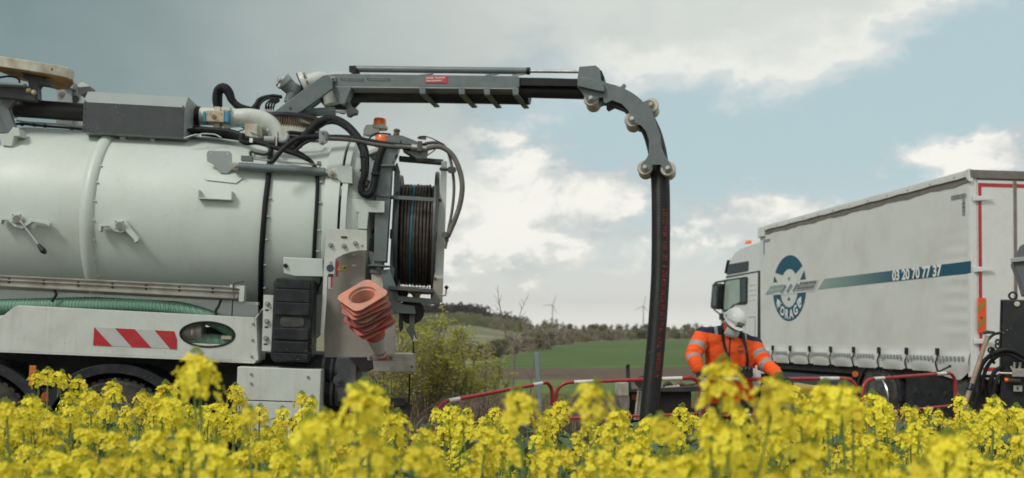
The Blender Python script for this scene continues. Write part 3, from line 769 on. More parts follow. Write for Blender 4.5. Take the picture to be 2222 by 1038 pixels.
# hydraulic cylinder of the rear door
y0 = TP(510, 360).y - .10
hc = MB().cyl(P(518, 362, y0), P(706, 374, y0), .041, .041, 24).build('door_cylinder', GREY, tk, T, bevel=.003)
for a, b in ((510, 361), (720, 377)):
    MB().cyl(P(a, b, y0 - .04), P(a, b, y0 + .05), .036, .036, 18).build('cylinder_eye', WORNW, hc, T, bevel=.004)
    MB().bolt(P(a, b, y0 - .04), (0, -1, 0), .016, .012).build('pin', ALU, hc, T)
MB().cyl(P(706, 374, y0), P(716, 376, y0), .02).build('rod', STEEL, hc, T)
hb = MB().box(P(524, 350, y0) + Vector((0, -.03, 0)), P(549, 340, y0) + Vector((0, .03, 0))).build('hose_block', GREY, hc, T, bevel=.003)
pipe('oil_pipe', [(549, 345, y0), (600, 350, y0), (690, 358, y0), (694, 360, y0), (694, 368, y0)], .007, ALU, hc)
MB().box(P(688, 358, y0) + Vector((0, -.015, 0)), P(697, 351, y0) + Vector((0, .015, 0))).build('elbow', ALU, hc, T, bevel=.003)
pipe('elbow_pipe', [(544, 341, y0), (544, 330, y0), (556, 333, y0), (575, 336, y0), (586, 328, y0 + .03), (580, 318, y0 + .08), (560, 312, y0 + .16)], .012, BLACK, hc)
MB().cyl(P(541, 342, y0), P(541, 327, y0), .010).cyl(P(550, 343, y0), P(550, 331, y0), .010).cyl(P(541, 329, y0), P(555, 333, y0), .010).build('fitting', STEEL, hc, T)
y1 = TP(745, 375).y
plate('hinge_lug', [(722,366),(740,359),(765,362),(765,399),(742,397),(733,388),(722,386)], y0 - .02, y0 + .13, TANKW, bevel=.006)

# grey box on top with chamfered edge, shade put into its darker front
vB = .60
f1 = T.ps([(178, 288), (399, 304.6), (395, 235), (178, 219.5)], vB)
up = P(182, 198, vB + .09); w = .42
zb0, zb1 = f1[0].z, f1[2].z
x0, x1 = f1[0].x, f1[1].x
sec = [(vB, f1[0].z), (vB, f1[3].z - .004), (vB + .09, up.z), (vB + w, up.z), (vB + w, f1[0].z)]
box = MB().prism([(x0, a, b) for a, b in sec], (x1 - x0, 0, 0)).build('valve_box', LGREY, tk, T, bevel=.006)
MB().box((x0 + .004, vB - .004, f1[0].z + .004), (x1 - .004, vB + .0, f1[3].z - .008)).build('box_front_shade', BOXSHADE, box, T)
for i in range(5):
    for xx in (x0 + .02, x1 - .02): MB().bolt((xx, vB - .004, f1[0].z + .03 + i * .068), (0, -1, 0), .006, .003).build('rivet', DGREY, box, T)
for a, b in ((259, 273), (325, 336)):
    q = P(a, 322, vB + .1); q2 = P(b, 290, vB + .1); MB().box((q.x, vB + .1, q.z - .03), (q2.x, vB + .3, f1[0].z)).build('box_foot', PANELW, tk, T, bevel=.004)
q = P(276, 320, vB + .14); q2 = P(324, 298, vB + .14); MB().box((q.x, vB + .14, q.z), (q2.x, vB + .3, f1[0].z)).build('foot_plate', WORNW, tk, T)
# black hose into the box and its flange
pipe('suction_pipe', [(30, 234, .85), (75, 237, .85), (130, 241, .85), (190, 245, .85)], .088, HOSEP, n=24)
MB().cyl(P(6, 232, .86), P(36, 235, .86), .098, .098, 24).build('pipe_flange', PANELW, tk, T, bevel=.005)
MB().cyl(P(-40, 230, .86), P(8, 232, .86), .085, .085, 24).build('pipe_stub', BLACK, tk, T)
# thin air line with clips along the top of the tank
pipe('air_line', [(18, 272, .86), (45, 269, .86), (75, 272, .86), (110, 275, .86), (150, 278, .86), (190, 282, .86)], .012, BLACK)
for a, b in ((48, 270), (75, 272), (98, 274), (155, 279)):
    MB().cyl(P(a, b, .86), P(a, b + 10, .86), .004).build('line_clip', STEEL, tk, T); MB().cyl(P(a - 3, b, .86), P(a + 3, b, .86), .017).build('clip_ring', BLACK, tk, T)
pipe('grab_rail', [(36, 262, .95), (60, 266, .95), (120, 270, .95), (180, 276, .95)], .010, PANELW)
# maintenance platform at the left: cream rim, ochre underside, grey frame
PLY = mat('ochre_plywood', (.42, .22, .055), .7, var=.3, scale=5, dirt=(.14,.07,.04), dirt_amt=.6, dirt_scale=4)
rim = [P(-60, 108, .35), P(0, 122, .40), P(60, 131, .45), P(120, 141, .50), P(148, 147, .56), P(160, 153, .68), P(162, 160, .86)]
z_b = rim[-1].z
rim = rim + [Vector((rim[-1].x - .10, 1.02, z_b - .01)), Vector((rim[-1].x - .26, 1.14, z_b)), Vector((rim[0].x, 1.32, z_b + .12))]
MB().prism(rim, (0, 0, -.098), None).build('platform', WORNW, tk, T, bevel=.008)
cen = sum(rim, Vector()) / len(rim)
und = [cen + (p - cen) * .965 + Vector((0, 0, -.101)) for p in rim]
MB().prism(und, (0, 0, -.006)).build('platform_underside', PLY, tk, T)
bolts('bolt', [(24, 134), (113, 151)], .47, .008, DGREY)
pf = MB().bar(P(-40, 196, .62), P(80, 207, .62), .10, .125).build('platform_beam', DGREY, tk, T, bevel=.006)
MB().bar(P(-40, 183, .56), P(60, 188, .56), .16, .02).build('beam_flange', LGREY, pf, T, bevel=.003)
MB().prism(T.ps([(48,158),(75,157),(100,172),(108,176),(107,186),(84,183),(80,190),(82,215),(68,216),(64,200),(60,175),(50,168)], .60), (0, .10, 0)).build('platform_bracket', DGREY, tk, T, bevel=.005)
for a, b in ((63, 197), (74, 201)): MB().bolt(P(a, b, .55), (0, -1, 0), .018, .014).build('bolt', BRASS, pf, T)
MB().cyl(P(70, 157, .66), P(70, 150, .66), .04, .05, 16).build('rubber_mount', BLACK, pf, T)
MB().bar(P(2, 214, .64), P(30, 292, .64), .085, .05, (0, 1, 0)).bar(P(-2, 214, .78), P(14, 288, .78), .02, .12).build('platform_leg', GREY, tk, T, bevel=.004)
MB().prism(T.ps([(0,208),(40,212),(18,236),(4,222)], .60), (0, .05, 0)).build('gusset', DGREY, tk, T, bevel=.003)
MB().prism(T.ps([(-4,290),(16,292),(28,276),(40,278),(44,296),(30,296),(26,318),(4,316)], .50), (0, .14, 0)).build('leg_foot', TANKW, tk, T, bevel=.005)
pipe('cable', [(-10, 170, .55), (20, 166, .55), (40, 172, .55), (44, 186, .56), (58, 184, .58)], .009, BLACK)
pipe('cable', [(-10, 150, .7), (15, 145, .7), (40, 160, .7), (60, 158, .7)], .007, BLACK)
# folded lamp bracket behind the box
lb = plate('lamp_bracket', [(121,190),(134,187),(150,189),(156,195),(156,272),(121,268),(121,222),(124,221)], 1.55, 1.65, LGREY)
MB().cyl(P(135, 207, 1.545), P(135, 207, 1.56), .045, .045, 20).build('lamp_ring', PANELW, lb, T); MB().cyl(P(135, 207, 1.54), P(135, 207, 1.546), .034, .034, 20).build('lamp_glass', STEEL, lb, T)
lb = plate('lamp_bracket', [(152,194),(178,178),(196,188),(196,190),(178,191),(172,200),(176,270),(152,268)], 1.60, 1.66, PANELW)
MB().cyl(P(163, 216, 1.585), P(163, 216, 1.60), .04, .04, 20).build('lamp_hole', DGREY, lb, T)
plate('bracket_cap', [(131,178),(158,176),(158,193),(131,186)], 1.5, 1.7, LGREY)
plate('round_cover', [(166,189),(174,189),(195,187),(196,198),(176,208),(170,203)], 1.5, 1.64, DGREY)

# big white pipe with a pneumatic valve
wp = pipe('white_pipe', [(436, 253, .95), (470, 254, .95), (510, 256, .95), (545, 256, .95), (575, 264, .97), (598, 283, .99), (610, 312, 1.0)], [.087, .087, .088, .09, .092, .092, .092], PANELW, n=28, k=7)
MB().cyl(P(415, 252, .95), P(428, 253, .95), .092, .092, 24).build('pipe_end', WORNW, wp, T, bevel=.003)
MB().cyl(P(425, 252, .95), P(434, 253, .95), .098, .098, 28).build('rubber_sleeve', BLACK, wp, T, bevel=.004)
ac = pbox('actuator', 446, 241, 487, 264, .80, .90, BRASS, wp, bevel=.008)
for a, b in ((439, 447), (486, 497)): pbox('end_cap', a, 241, b, 266, .79, .91, BLUEP, ac, bevel=.012)
MB().cyl(P(464, 253, .78), P(464, 253, .80), .022, .022, 16).build('indicator', ALU, ac, T, bevel=.003)
for a, b, c, d in ((464, 232, 478, 242), (480, 233, 500, 240), (462, 264, 476, 280), (484, 266, 494, 279)): pbox('valve_lug', a, b, c, d, .84, .98, WORNW, wp, bevel=.004)
for a in (448, 456, 472, 480):
    MB().bolt(P(a, 246 if a != 472 else 260, .80), (0, -1, 0), .006, .005).build('bolt', STEEL, ac, T)
MB().ell(P(581, 283, .90), .012, .012, .012).build('pipe_plug', PANELW, wp, T)
# black sleeves
pipe('hose_sleeve', [(470, 234, 1.1), (468, 215, 1.1), (471, 197, 1.1), (484, 190, 1.1), (496, 200, 1.1), (504, 218, 1.1), (520, 233, 1.1), (540, 238, 1.1), (556, 240, 1.1)], [.03, .036, .034, .042, .05, .044, .036, .04, .032, .026], SLEEVE, n=12)
pipe('hose_sleeve', [(500, 205, 1.12), (492, 196, 1.12), (480, 200, 1.12), (478, 215, 1.12), (478, 235, 1.12)], .022, SLEEVE)
pipe('hose_sleeve', [(550, 240, 1.15), (558, 228, 1.15), (565, 216, 1.15), (590, 209, 1.15), (612, 211, 1.15)], [.04, .032, .024, .02, .018], SLEEVE)
pipe('hydraulic_hose', [(560, 240, 1.12), (566, 224, 1.12), (582, 214, 1.12), (600, 214, 1.12)], .011, BLACK)
for k in range(4): pipe('hydraulic_hose', [(577 + k * 5, 240, 1.1), (578 + k * 6, 226, 1.08), (590 + k * 4, 216 + k * 2, 1.08), (606, 213 + k * 2, 1.1)], .009, BLACK); MB().cyl(P(577 + k * 5, 243, 1.1), P(577 + k * 5, 231, 1.1), .012).build('hose_ferrule', STEEL, tk, T)
# bundles of hoses over the tank
rb_ = random.Random(4)
for k in range(9):
    o = k * 2.2
    pipe('hydraulic_hose', [(400 + o, 283 + o * .5, .72 + .03 * k), (440, 280 + o * .7, .66 + .03 * k), (500, 286 + o * .8, .62 + .02 * k), (532 + o, 298 + o * .5, .55), (570, 304 + o * .6, .52), (620 + o, 312 + o * .5, .50), (655, 318, .52)][: 5 + k % 3], .014, BLACK)
pipe('hose_sleeve', [(420, 279, .8), (460, 283, .76), (505, 288, .72), (530, 300, .6), (560, 306, .55), (585, 303, .55)], .03, SLEEVE)
pipe('hose_sleeve', [(528, 292, .5), (522, 304, .46), (534, 311, .45), (560, 310, .48), (600, 322, .42), (640, 334, .38), (672, 348, .34)], .022, SLEEVE)
pipe('air_line', [(515, 272, .8), (530, 280, .8), (512, 286, .8), (496, 279, .8)], .006, BLACK); pipe('air_line', [(500, 276, .78), (530, 276, .76), (545, 288, .7), (566, 296, .6)], .006, HOSETEAL)
MB().box(P(541, 309, .42), P(549, 301, .44)).build('hose_tag', WHITEPRINT, tk, T)
v_ = MB().cyl(P(574, 303, .50), P(597, 304, .50), .034, .034, 18).build('hydraulic_valve', LGREY, tk, T, bevel=.004)
MB().cyl(P(592, 304, .50), P(603, 304, .50), .028).build('valve_ring', BLACKP, v_, T)
MB().box(P(600, 322, .46), P(603, 290, .56)).build('valve_plate', WORNW, v_, T)
pipe('blue_elbow', [(606, 306, .50), (618, 306, .50), (622, 298, .52), (622, 292, .54)], .026, LGREY, v_)
pipe('hydraulic_hose', [(622, 292, .54), (630, 288, .54), (650, 290, .56), (675, 292, .6), (690, 292, .7)], .019, BLACK)
pipe('hydraulic_hose', [(625, 304, .5), (650, 304, .5), (680, 298, .55), (710, 288, .6)], .015, BLACK)
pipe('step_wire', [(435, 298, .5), (437, 291, .55), (465, 292, .6), (480, 299, .6)], .006, PANELW); pipe('step_wire', [(400, 300, .55), (422, 293, .55), (434, 293, .6), (436, 298, .6)], .006, PANELW)
# turntable: toothed ring on a worn base
pc = P(632, 274, 1.22)
MB().lathe([(-.14, .20), (-.14, .29), (-.05, .29), (-.05, .26), (.02, .26), (.02, .20)], pc, (0, 0, 1), 48, True).build('slewing_base', WORNW, tk, T, bevel=.004)
tr = MB()
for k in range(72):
    q = 2 * math.pi * k / 72; c = pc + Vector((.275 * math.cos(q), .275 * math.sin(q), -.01)); u = Vector((math.cos(q), math.sin(q), 0))
    tr.bar(c + Vector((0, 0, -.055)), c + Vector((0, 0, .055)), .013, .03, u)
tg = tr.build('slewing_teeth', RUST, tk, T); tag(tg, kind='stuff')
MB().lathe([(.045, .05), (.045, .31), (.075, .32), (.085, .28), (.085, .05)], pc, (0, 0, 1), 48, True).build('turntable', DGREY, tk, T, bevel=.004)
MB().box(P(530, 297, .7), P(572, 284, 1.0)).build('beam', WORNW, tk, T, bevel=.006)
# turret arms (two plates), camlock stub, flanged white elbow
def arm(v):
    return [(583,249),(712,162),(719,172),(722,190),(655,240),(640,251),(652,258),(600,262)]
ta = plate('turret_arm', [(584,250),(700,164),(712,162),(721,175),(722,192),(655,241),(632,251)], .98, 1.03, GREY, bevel=.006)
MB().bolt(P(630, 235, .98), (0, -1, 0), .012, .004).build('bolt', DGREY, ta, T)
plate('turret_arm', [(596,250),(700,176),(712,174),(721,187),(718,204),(660,247),(640,253)], 1.55, 1.60, DGREY, bevel=.006)
plate('turret_gusset', [(690,196),(800,200),(768,236),(745,246),(712,240),(690,214)], 1.50, 1.56, DGREY, bevel=.005)
plate('turret_foot', [(580,249),(640,251),(682,272),(664,268),(620,258),(578,256)], .96, 1.4, GREY, bevel=.004)
lc = MB().cyl(P(655, 246, 1.12), P(728, 241, 1.12), .043, .043, 20).build('luffing_cylinder', GREY, tk, T, bevel=.004)
MB().cyl(P(728, 241, 1.12), P(752, 242, 1.12), .018).build('rod', STEEL, lc, T)
plate('luffing_clevis', [(751,228),(760,222),(764,232),(777,238),(775,246),(765,248),(760,252),(752,250)], 1.06, 1.16, DGREY, bevel=.006)
cm = MB().cyl(P(628, 226, 1.14), P(645, 185, 1.14), .062, .075, 22).build('camlock_pipe', GREY, tk, T, bevel=.004)
MB().cyl(P(606, 212, 1.1), P(648, 198, 1.12), .02).build('fitting', WORNW, cm, T) if False else None
MB().tube([P(640, 200, 1.14), P(618, 180, 1.12)], [.072, .078], 24).build('camlock_socket', GREY, cm, T, bevel=.005)
MB().cyl(P(620, 182, 1.12), P(611, 172, 1.10), .088, .088, 24).build('camlock_rim', LGREY, cm, T, bevel=.006)
MB().cyl(P(605, 190, 1.05), P(616, 168, 1.05), .016).cyl(P(604, 172, 1.03), P(612, 176, 1.06), .03).build('camlock_lever', STEEL, cm, T, bevel=.003)
we = MB().tube(cr([P(660, 186, 1.22), P(680, 178, 1.22), P(700, 176, 1.24), P(716, 200, 1.26), P(722, 226, 1.27)], 6), [.088] * 25, 24).build('white_elbow', PANELW, tk, T, sharp=60)
ax = (P(680, 178, 1.22) - P(660, 186, 1.22)).normalized()
fc_ = P(657, 187, 1.22)
MB().cyl(fc_, fc_ + ax * .05, .138, .138, 32).build('pipe_flange', PANELW, we, T, bevel=.005)
MB().cyl(fc_ - ax * .012, fc_, .140, .140, 32).build('flange_gasket', BLACK, we, T)
a_, u_, w_ = basis(ax)
for k in range(10):
    q = 2 * math.pi * k / 10; MB().bolt(fc_ + ax * .05 + (u_ * math.cos(q) + w_ * math.sin(q)) * .112, ax, .014, .012).build('bolt', ALU, we, T)

# boom, in a frame of its own swung a little towards the camera
Bd = 9.42; B = Frame(((712 - HX) / FPX * Bd, Bd, 0), -11.0, 0.0)
def bplate(name, pts, v0, v1, m, parent, bevel=.005): return plate(name, pts, v0, v1, m, parent, B, bevel)
bo = bplate('boom', [(713,163),(722,160),(1124,165),(1127,169),(1127,188),(1122,191),(722,187),(713,178)], 0, .20, GREY, tk)
MB().prism(B.ps([(716,158),(740,156),(762,158),(762,161),(716,163)], .0), (0, .2, 0)).build('boom_cap', PANELW, bo, B, bevel=.004)
bplate('boom_root_plate', [(722,187),(763,188),(748,226),(738,226),(722,200)], -.012, .10, GREY, bo)
rp = bplate('hinge_block', [(709,166),(727,166),(727,177),(709,177)], -.03, .0, LGREY, bo)
MB().bolt(B.p(713, 171, -.03), (0, -1, 0), .016, .01).build('bolt', DGREY, rp, B); MB().bolt(B.p(723, 172, -.03), (0, -1, 0), .010, .008).build('bolt', DGREY, rp, B)
bplate('boom_lip', [(724,187),(1124,191),(1124,194),(724,190)], -.008, .21, LGREY, bo, .002)
hb = MB().tube([B.p(700, 203, .30), B.p(765, 202, .30), B.p(950, 203, .30), B.p(1150, 206, .30)], .10, 26).build('hose_in_boom', HOSEP, bo, B, sharp=60)
tr_ = MB().tube([B.p(1100, 186, .20), B.p(1180, 187, .20), B.p(1270, 190, .20)], [.082] * 3, 4).build('inner_boom', DGREY, bo, B)
bplate('extension_beam', [(1127,169),(1262,171),(1264,188),(1127,186)], .02, .18, BLACK, bo)
pp = MB().tube([B.p(1120, 197, .16), B.p(1200, 199, .17), B.p(1272, 201, .17)], .068, 22).build('hose_in_extension', HOSEP, bo, B, sharp=60)
pipe('guide_rail', [(765, 206.5, .42), (1150, 210, .42)], .012, GREY, bo, B)
for a in (919, 1004, 1059, 1121):
    y = 187 + (a - 720) * .012
    br_ = bplate('hose_bracket', [(a - 10, y), (a + 4, y), (a + 4, y + 14), (a - 8, y + 14)], -.014, .0, GREY, bo, .002)
    p0 = B.p(a - 2, y + 16, -.007); w2 = .028
    MB().add([p0 + Vector((-w2, 0, 0)), p0 + Vector((w2, 0, 0)), p0 + Vector((w2 + .03, .43, -.03)), p0 + Vector((-w2 + .03, .43, -.03)),
              p0 + Vector((-w2, 0, .02)), p0 + Vector((w2, 0, .02)), p0 + Vector((w2 + .03, .43, -.01)), p0 + Vector((-w2 + .03, .43, -.01))],
             [(0,3,2,1),(4,5,6,7),(0,1,5,4),(1,2,6,5),(2,3,7,6),(3,0,4,7)]).build('bracket_foot', GREY, br_, B, bevel=.002)
for a in (920, 1064, 1122):
    MB().add(*(lambda q: ([q + Vector((-.05, 0, 0)), q + Vector((.045, 0, 0)), q + Vector((.07, .1, .035)), q + Vector((-.02, .1, .035)), q + Vector((-.05, 0, .012)), q + Vector((.045, 0, .012)), q + Vector((.07, .1, .047)), q + Vector((-.02, .1, .047))],
             [(0,3,2,1),(4,5,6,7),(0,1,5,4),(1,2,6,5),(2,3,7,6),(3,0,4,7)]))(B.p(a, 164.5, .0))).build('cylinder_saddle', GREY, bo, B, bevel=.002)
ec = MB().cyl(B.p(770, 150, .14), B.p(1148, 154.5, .14), .033, .033, 22).build('extension_cylinder', GREY, bo, B, bevel=.002)
MB().cyl(B.p(1143, 154.4, .14), B.p(1150, 154.6, .14), .036, .036, 22).build('gland', BLACK, ec, B)
MB().cyl(B.p(1148, 155, .14), B.p(1259, 156, .14), .016, .016, 14).build('rod', STEEL, ec, B)
bplate('cylinder_head', [(757,143),(770,142),(775,149),(772,160),(765,161),(757,156)], .09, .19, BLACK, ec)
for a, b in ((740, 787), (797, 844)):
    MB().tube([B.p(a, 172, 0), B.p(a, 169, -.02), B.p(b, 170, -.02), B.p(b, 173, 0)], .004, 6).build('grab_wire', GREY, bo, B)
sg = bplate('warning_plate', [(923,165.5),(971,166),(970,180.5),(922.5,180)], -.006, .0, mat('warning_red', (.45, .045, .05), .5, var=.08), bo, .001)
def print_text(body, fr, o, ux, uz, size, v, m, parent, name='lettering', bold=0.0, align='LEFT', spacing=1.0, ax=None):
    vs, fs = text_mesh(body, size, bold, align, spacing)
    mb = MB(); mb.add([o + ux * p.x + uz * p.y for p in vs], fs); return mb.build(name, m, parent, fr, sharp=None, fix=False)
for body, y, x, sz, bd in (('DANGER : Attention aux', 171.6, 925, .0235, .0005), ('lignes à haute tension !', 177.6, 925, .0235, .0005)):
    ob_ = print_text(body, B, B.p(x, y, -.0085), Vector((.78, 0, -.003)), Vector((0, 0, 1.1)), sz, 0, WHITEPRINT, sg, bold=bd)
# boom head with curved guide plates and rollers
HEAD = [(1257,145),(1292,142),(1301,149),(1305,175),(1314,179),(1346,188.5),(1354,181),(1359,186),(1356,192.5),(1374,205),(1394,221),(1410,216.5),(1419,222),(1417,232),(1414,239),(1420,256),(1433,293),(1436,320),(1442,336),(1454,354),(1459,367),(1454,374),(1443,374),(1436,361),(1433,358),(1416,358),(1408,370),(1397,374),(1390,367),(1391,356),(1402,345),(1408,333),(1408,305),(1402,286),(1391,273),(1379,268),(1368,268),(1362,259),(1366,249),(1363,240),(1349,226),(1328,218),(1314,225),(1309,220),(1309,212),(1302,212),(1294,216),(1285,223),(1274,220),(1268,209),(1253,189),(1253,169)]
vh0 = -.06; vh1 = .27
hd = bplate('boom_head', HEAD, vh0, vh0 + .014, GREY, bo, .004)
off = B.p(1257, 145, vh0)
back = [p + Vector((0, vh1 - vh0, 0)) for p in B.ps(HEAD, vh0)]
MB().prism(back, (0, .014, 0)).build('far_guide_plate', GREY, hd, B, bevel=.004)
bplate('head_wedge', [(1254,169),(1266,168),(1310,181),(1312,199),(1296,197),(1253,187)], vh0 - .05, vh0 - .001, GREY, hd, .006)
bplate('head_block', [(1258,146),(1272,144),(1272,215),(1262,200),(1256,186)], vh0 + .02, vh1, GREY, hd, .004)
bplate('head_pulley', [(1296,150),(1305,152),(1311,166),(1311,178),(1302,178),(1297,165)], vh0 + .08, vh1 - .04, BLACKP, hd, .01)
NYL = mat('cream_nylon_roller', (.60, .57, .48), .5, var=.08, dirt=(.3,.26,.2), dirt_amt=.4, dirt_scale=12)
for a, b in ((1412, 227), (1371, 258), (1399, 363), (1449, 365), (1282, 213)):
    c = B.p(a, b, vh0)
    rl = MB().lathe([(.02, .03), (.02, .066), (.05, .074), (.10, .068), (.165, .062), (.23, .068), (.28, .074), (.31, .066), (.31, .03)], c, (0, 1, 0), 26).build('guide_roller', NYL, hd, B, sharp=40)
    MB().bolt(c, (0, -1, 0), .017, .012).build('roller_pin', WORNW, rl, B)
# hanging suction hose
hp = [(1300, 200, .12), (1330, 205, .12), (1365, 222, .12), (1393, 250, .12), (1413, 285, .12), (1424, 320, .12), (1430, 355, .12), (1433, 400, .12), (1434, 450, .12), (1434, 520, .12), (1433, 590, .12), (1430, 650, .12), (1426, 710, .12), (1421, 770, .12), (1415, 830, .12), (1409, 890, .12), (1404, 960, .12), (1400, 1020, .12)]
q = cr([B.p(*a) for a in hp], 10); hr = .089
MB().tube(q, hr, 36).build('hanging_hose', HOSEB, bo, B, sharp=60)
HOSE = [B.M @ p for p in q]
hh = bpy.data.objects['hanging_hose']
# printing that runs up the hose
vs, fs = text_mesh('ALFAGOMMA - ITALY - 10 bar (150 psi) PETROLEUM S&D Ø - SAE 100R4 - MSHA IC-152/3', .062, .0012, 'LEFT', 1.12, 2)
L_ = [0.0]
for a, b in zip(q, q[1:]): L_.append(L_[-1] + (b - a).length)
tot = L_[-1]
start = next(l for l, p in zip(reversed(L_), reversed(q)) if p.z > B.p(1417, 822, .12).z)
mx_ = max(p.x for p in vs); sc_ = (start - next(l for l, p in zip(L_, q) if p.z < B.p(1433, 455, .12).z)) / mx_
def on_hose(s, t, rad):
    s = max(0, min(tot, s)); i = 0
    while i < len(L_) - 2 and L_[i + 1] < s: i += 1
    k = (s - L_[i]) / (L_[i + 1] - L_[i]); p = q[i].lerp(q[i + 1], k); tan = (q[i + 1] - q[i]).normalized()
    side = Vector((1, 0, 0)); side = (side - tan * side.dot(tan)).normalized(); fr_ = Vector((0, -1, 0)); fr_ = (fr_ - tan * fr_.dot(tan)).normalized()
    ang = R(24) + t / hr
    return p + (fr_ * math.cos(ang) + side * math.sin(ang)) * rad
cn = [on_hose(start - p.x * sc_, -p.y + .028, hr + .0022) for p in vs]
mb = MB(); mb.add(cn, fs); mb.build('hose_lettering', mat('faded_red_print', (.24, .028, .028), .6, var=.4, scale=30), hh, B, sharp=None, fix=False)

# right-hand side: mast, reel, frame
ms = MB().prism(T.ps([(820,359),(851,357),(842,500),(838,568),(811,568),(813,470)], .38), (0, .20, 0)).build('mast', GREY, tk, T, bevel=.006)
MB().prism(T.ps([(820,358),(851,356),(862,330),(870,303),(840,300),(832,325)], .38), (0, .20, 0)).build('mast_top', GREY, ms, T, bevel=.006)
plate('mast_head', [(840,293),(872,294),(898,304),(930,318),(925,345),(905,344),(874,325),(868,305),(842,322)], .40, .56, GREY, ms)
MB().cyl(P(860, 294, .48), P(861, 281, .48), .03, .022, 14).ell(P(861, 284, .48), .034, .034, .02).build('mast_cap', RUST, ms, T)
plate('mast_collar', [(818,357),(851,355),(858,360),(852,361),(820,361),(814,360)], .34, .62, GREY, ms, bevel=.002)
for yy, x0_, x1_ in ((428, 808, 856), (578, 797, 846)):
    c = P((x0_ + x1_) / 2, yy, .46); w_ = (P(x1_, yy, .46).x - P(x0_, yy, .46).x) / 2
    MB().lathe([(-.008, .02), (-.008, w_), (.008, w_), (.008, .02)], c, (0, 0, 1), 28).build('mast_flange', GREY, ms, T, bevel=.002)
    MB().cyl(c + Vector((-.02, 0, -.075)), c + Vector((-.01, 0, .075)), w_ * .62, w_ * .62, 8).build('mast_hub', GREY, ms, T, bevel=.004)
MB().prism(T.ps([(824,586),(846,584),(858,620),(872,660),(900,664),(902,682),(862,680),(850,672),(835,635)], .40), (0, .16, 0)).build('mast_foot', GREY, ms, T, bevel=.006)
plate('mast_lower_post', [(806,588),(832,590),(832,660),(806,640)], .42, .52, WORNW, ms)
# hinge bracket between rear door and mast
hgd = plate('door_hinge', [(749,434),(760,432),(835,437),(834,462),(800,461),(796,498),(776,497),(778,461),(752,459),(748,498),(744,498)], .34, .46, TANKW, bevel=.006)
MB().bolt(P(826, 463, .40), (0, 0, -1), .02, .02).build('bolt', RUST, hgd, T)
plate('door_frame', [(738,404),(751,404),(744,500),(733,500)], .34, .5, TANKW, bevel=.005)
plate('door_back_plate', [(748,460),(800,460),(797,505),(744,505)], .50, .56, TANKW)
# reel of jetting hose
vc = 1.02
ctr = P(905, 508, vc); zt = P(905, 403, vc - .1).z; Rr = (P(905, 400, vc).z - P(905, 622, vc).z) / 2 * .99
ctr = Vector((ctr.x, vc, (P(905, 400, vc).z + P(905, 622, vc).z) / 2))
yn = vc - Rr
xl = P(866, 510, yn).x; xrr = P(938, 510, yn).x; nco = 10; rc = (xrr - xl) / nco / 2
tiltm = Matrix.Rotation(R(-1.8), 3, 'Y')
reel = MB().cyl(ctr + Vector((xl - ctr.x - .0, 0, 0)), ctr + Vector((xrr - ctr.x, 0, 0)), Rr - .055, Rr - .055, 40).build('hose_reel', BLACK, tk, T)
for k in range(nco):
    xx = xl + rc * (2 * k + 1); mb = MB(); pts = []
    rr = Rr - rc + (.012 if k in (0, 9) else 0) * -1 + random.uniform(-.004, .006)
    for i in range(49):
        a = 2 * math.pi * i / 48; pts.append((xx + .004 * math.sin(a * 2 + k), ctr.y + rr * math.cos(a), ctr.z + rr * math.sin(a)))
    mb.tube(pts, rc * .98, 9, False); mb.build('hose_coil', HOSETEAL if k == 3 else HOSER, reel, T, sharp=60)
for xx, m_, rf in ((xl - .03, DGREY, Rr + .075), (xrr + .02, DGREY, Rr + .13)):
    MB().lathe([(-.012, .08), (-.012, rf - .012), (-.02, rf), (.0, rf + .008), (.02, rf), (.012, rf - .012), (.012, .08)], (xx, ctr.y, ctr.z), AX, 56).build('reel_flange', m_, reel, T, sharp=40)
MB().cyl((xl - .12, ctr.y, ctr.z), (xrr + .16, ctr.y, ctr.z), .05).build('reel_axle', DGREY, reel, T)
fw = plate('reel_side_frame', [(958,349),(970,350),(967,470),(960,655),(937,657),(941,620),(950,470)], yn + .02, yn + .12, PANELW, bevel=.006)
plate('dusty_end', [(941.5,603),(962,604),(960,656),(936.5,657)], yn + .016, yn + .13, BEIGE, fw, bevel=.004)
for a, b in ((955, 435), (944, 605)): MB().bolt(P(a, b, yn + .02), (0, -1, 0), .013, .008).build('bolt', RUST, fw, T)
plate('reel_side_frame', [(960,352),(968,352),(958,655),(948,655)], vc + Rr - .1, vc + Rr, PANELW, bevel=.006)
MB().bar(P(866, 345, .62), P(962, 353, .62), .09, .045).build('reel_top_bar', DGREY, tk, T, bevel=.004)
MB().bar(P(849, 428, yn - .05), P(948, 434, yn - .05), .012, .036).build('reel_strap', GREY, tk, T, bevel=.002)
MB().prism(T.ps([(862,352),(868,372),(864,480),(855,600),(845,625),(846,560),(853,430),(856,360)], yn + .05), (0, .05, 0)).build('reel_post', GREY, tk, T, bevel=.006)
MB().bar(P(846, 627, .5), P(942, 634, .5), .5, .035).build('reel_floor', DGREY, tk, T, bevel=.004)
MB().bar(P(862, 648, .42), P(955, 656, .42), .10, .05).build('reel_bottom_bar', GREY, tk, T, bevel=.004)
MB().cyl(P(903, 636, .5), P(904, 648, .5), .05, .03, 14).build('grease_cup', BRASS, tk, T)
MB().cyl(P(870, 628, .5), P(872, 652, .5), .08, .05, 14).build('reel_pivot', CHASSIS, tk, T)
gm = MB()
for k in range(13):
    a = P(845 + k * 7.2, 598, 1.45); b = P(842 + k * 7.2, 640, 1.45); gm.bar(a, b, .008, .008)
for k in range(6): gm.bar(P(843, 600 + k * 7, 1.452), P(932, 604 + k * 7, 1.452), .008, .008)
gm.build('mesh_panel', ALU, tk, T)
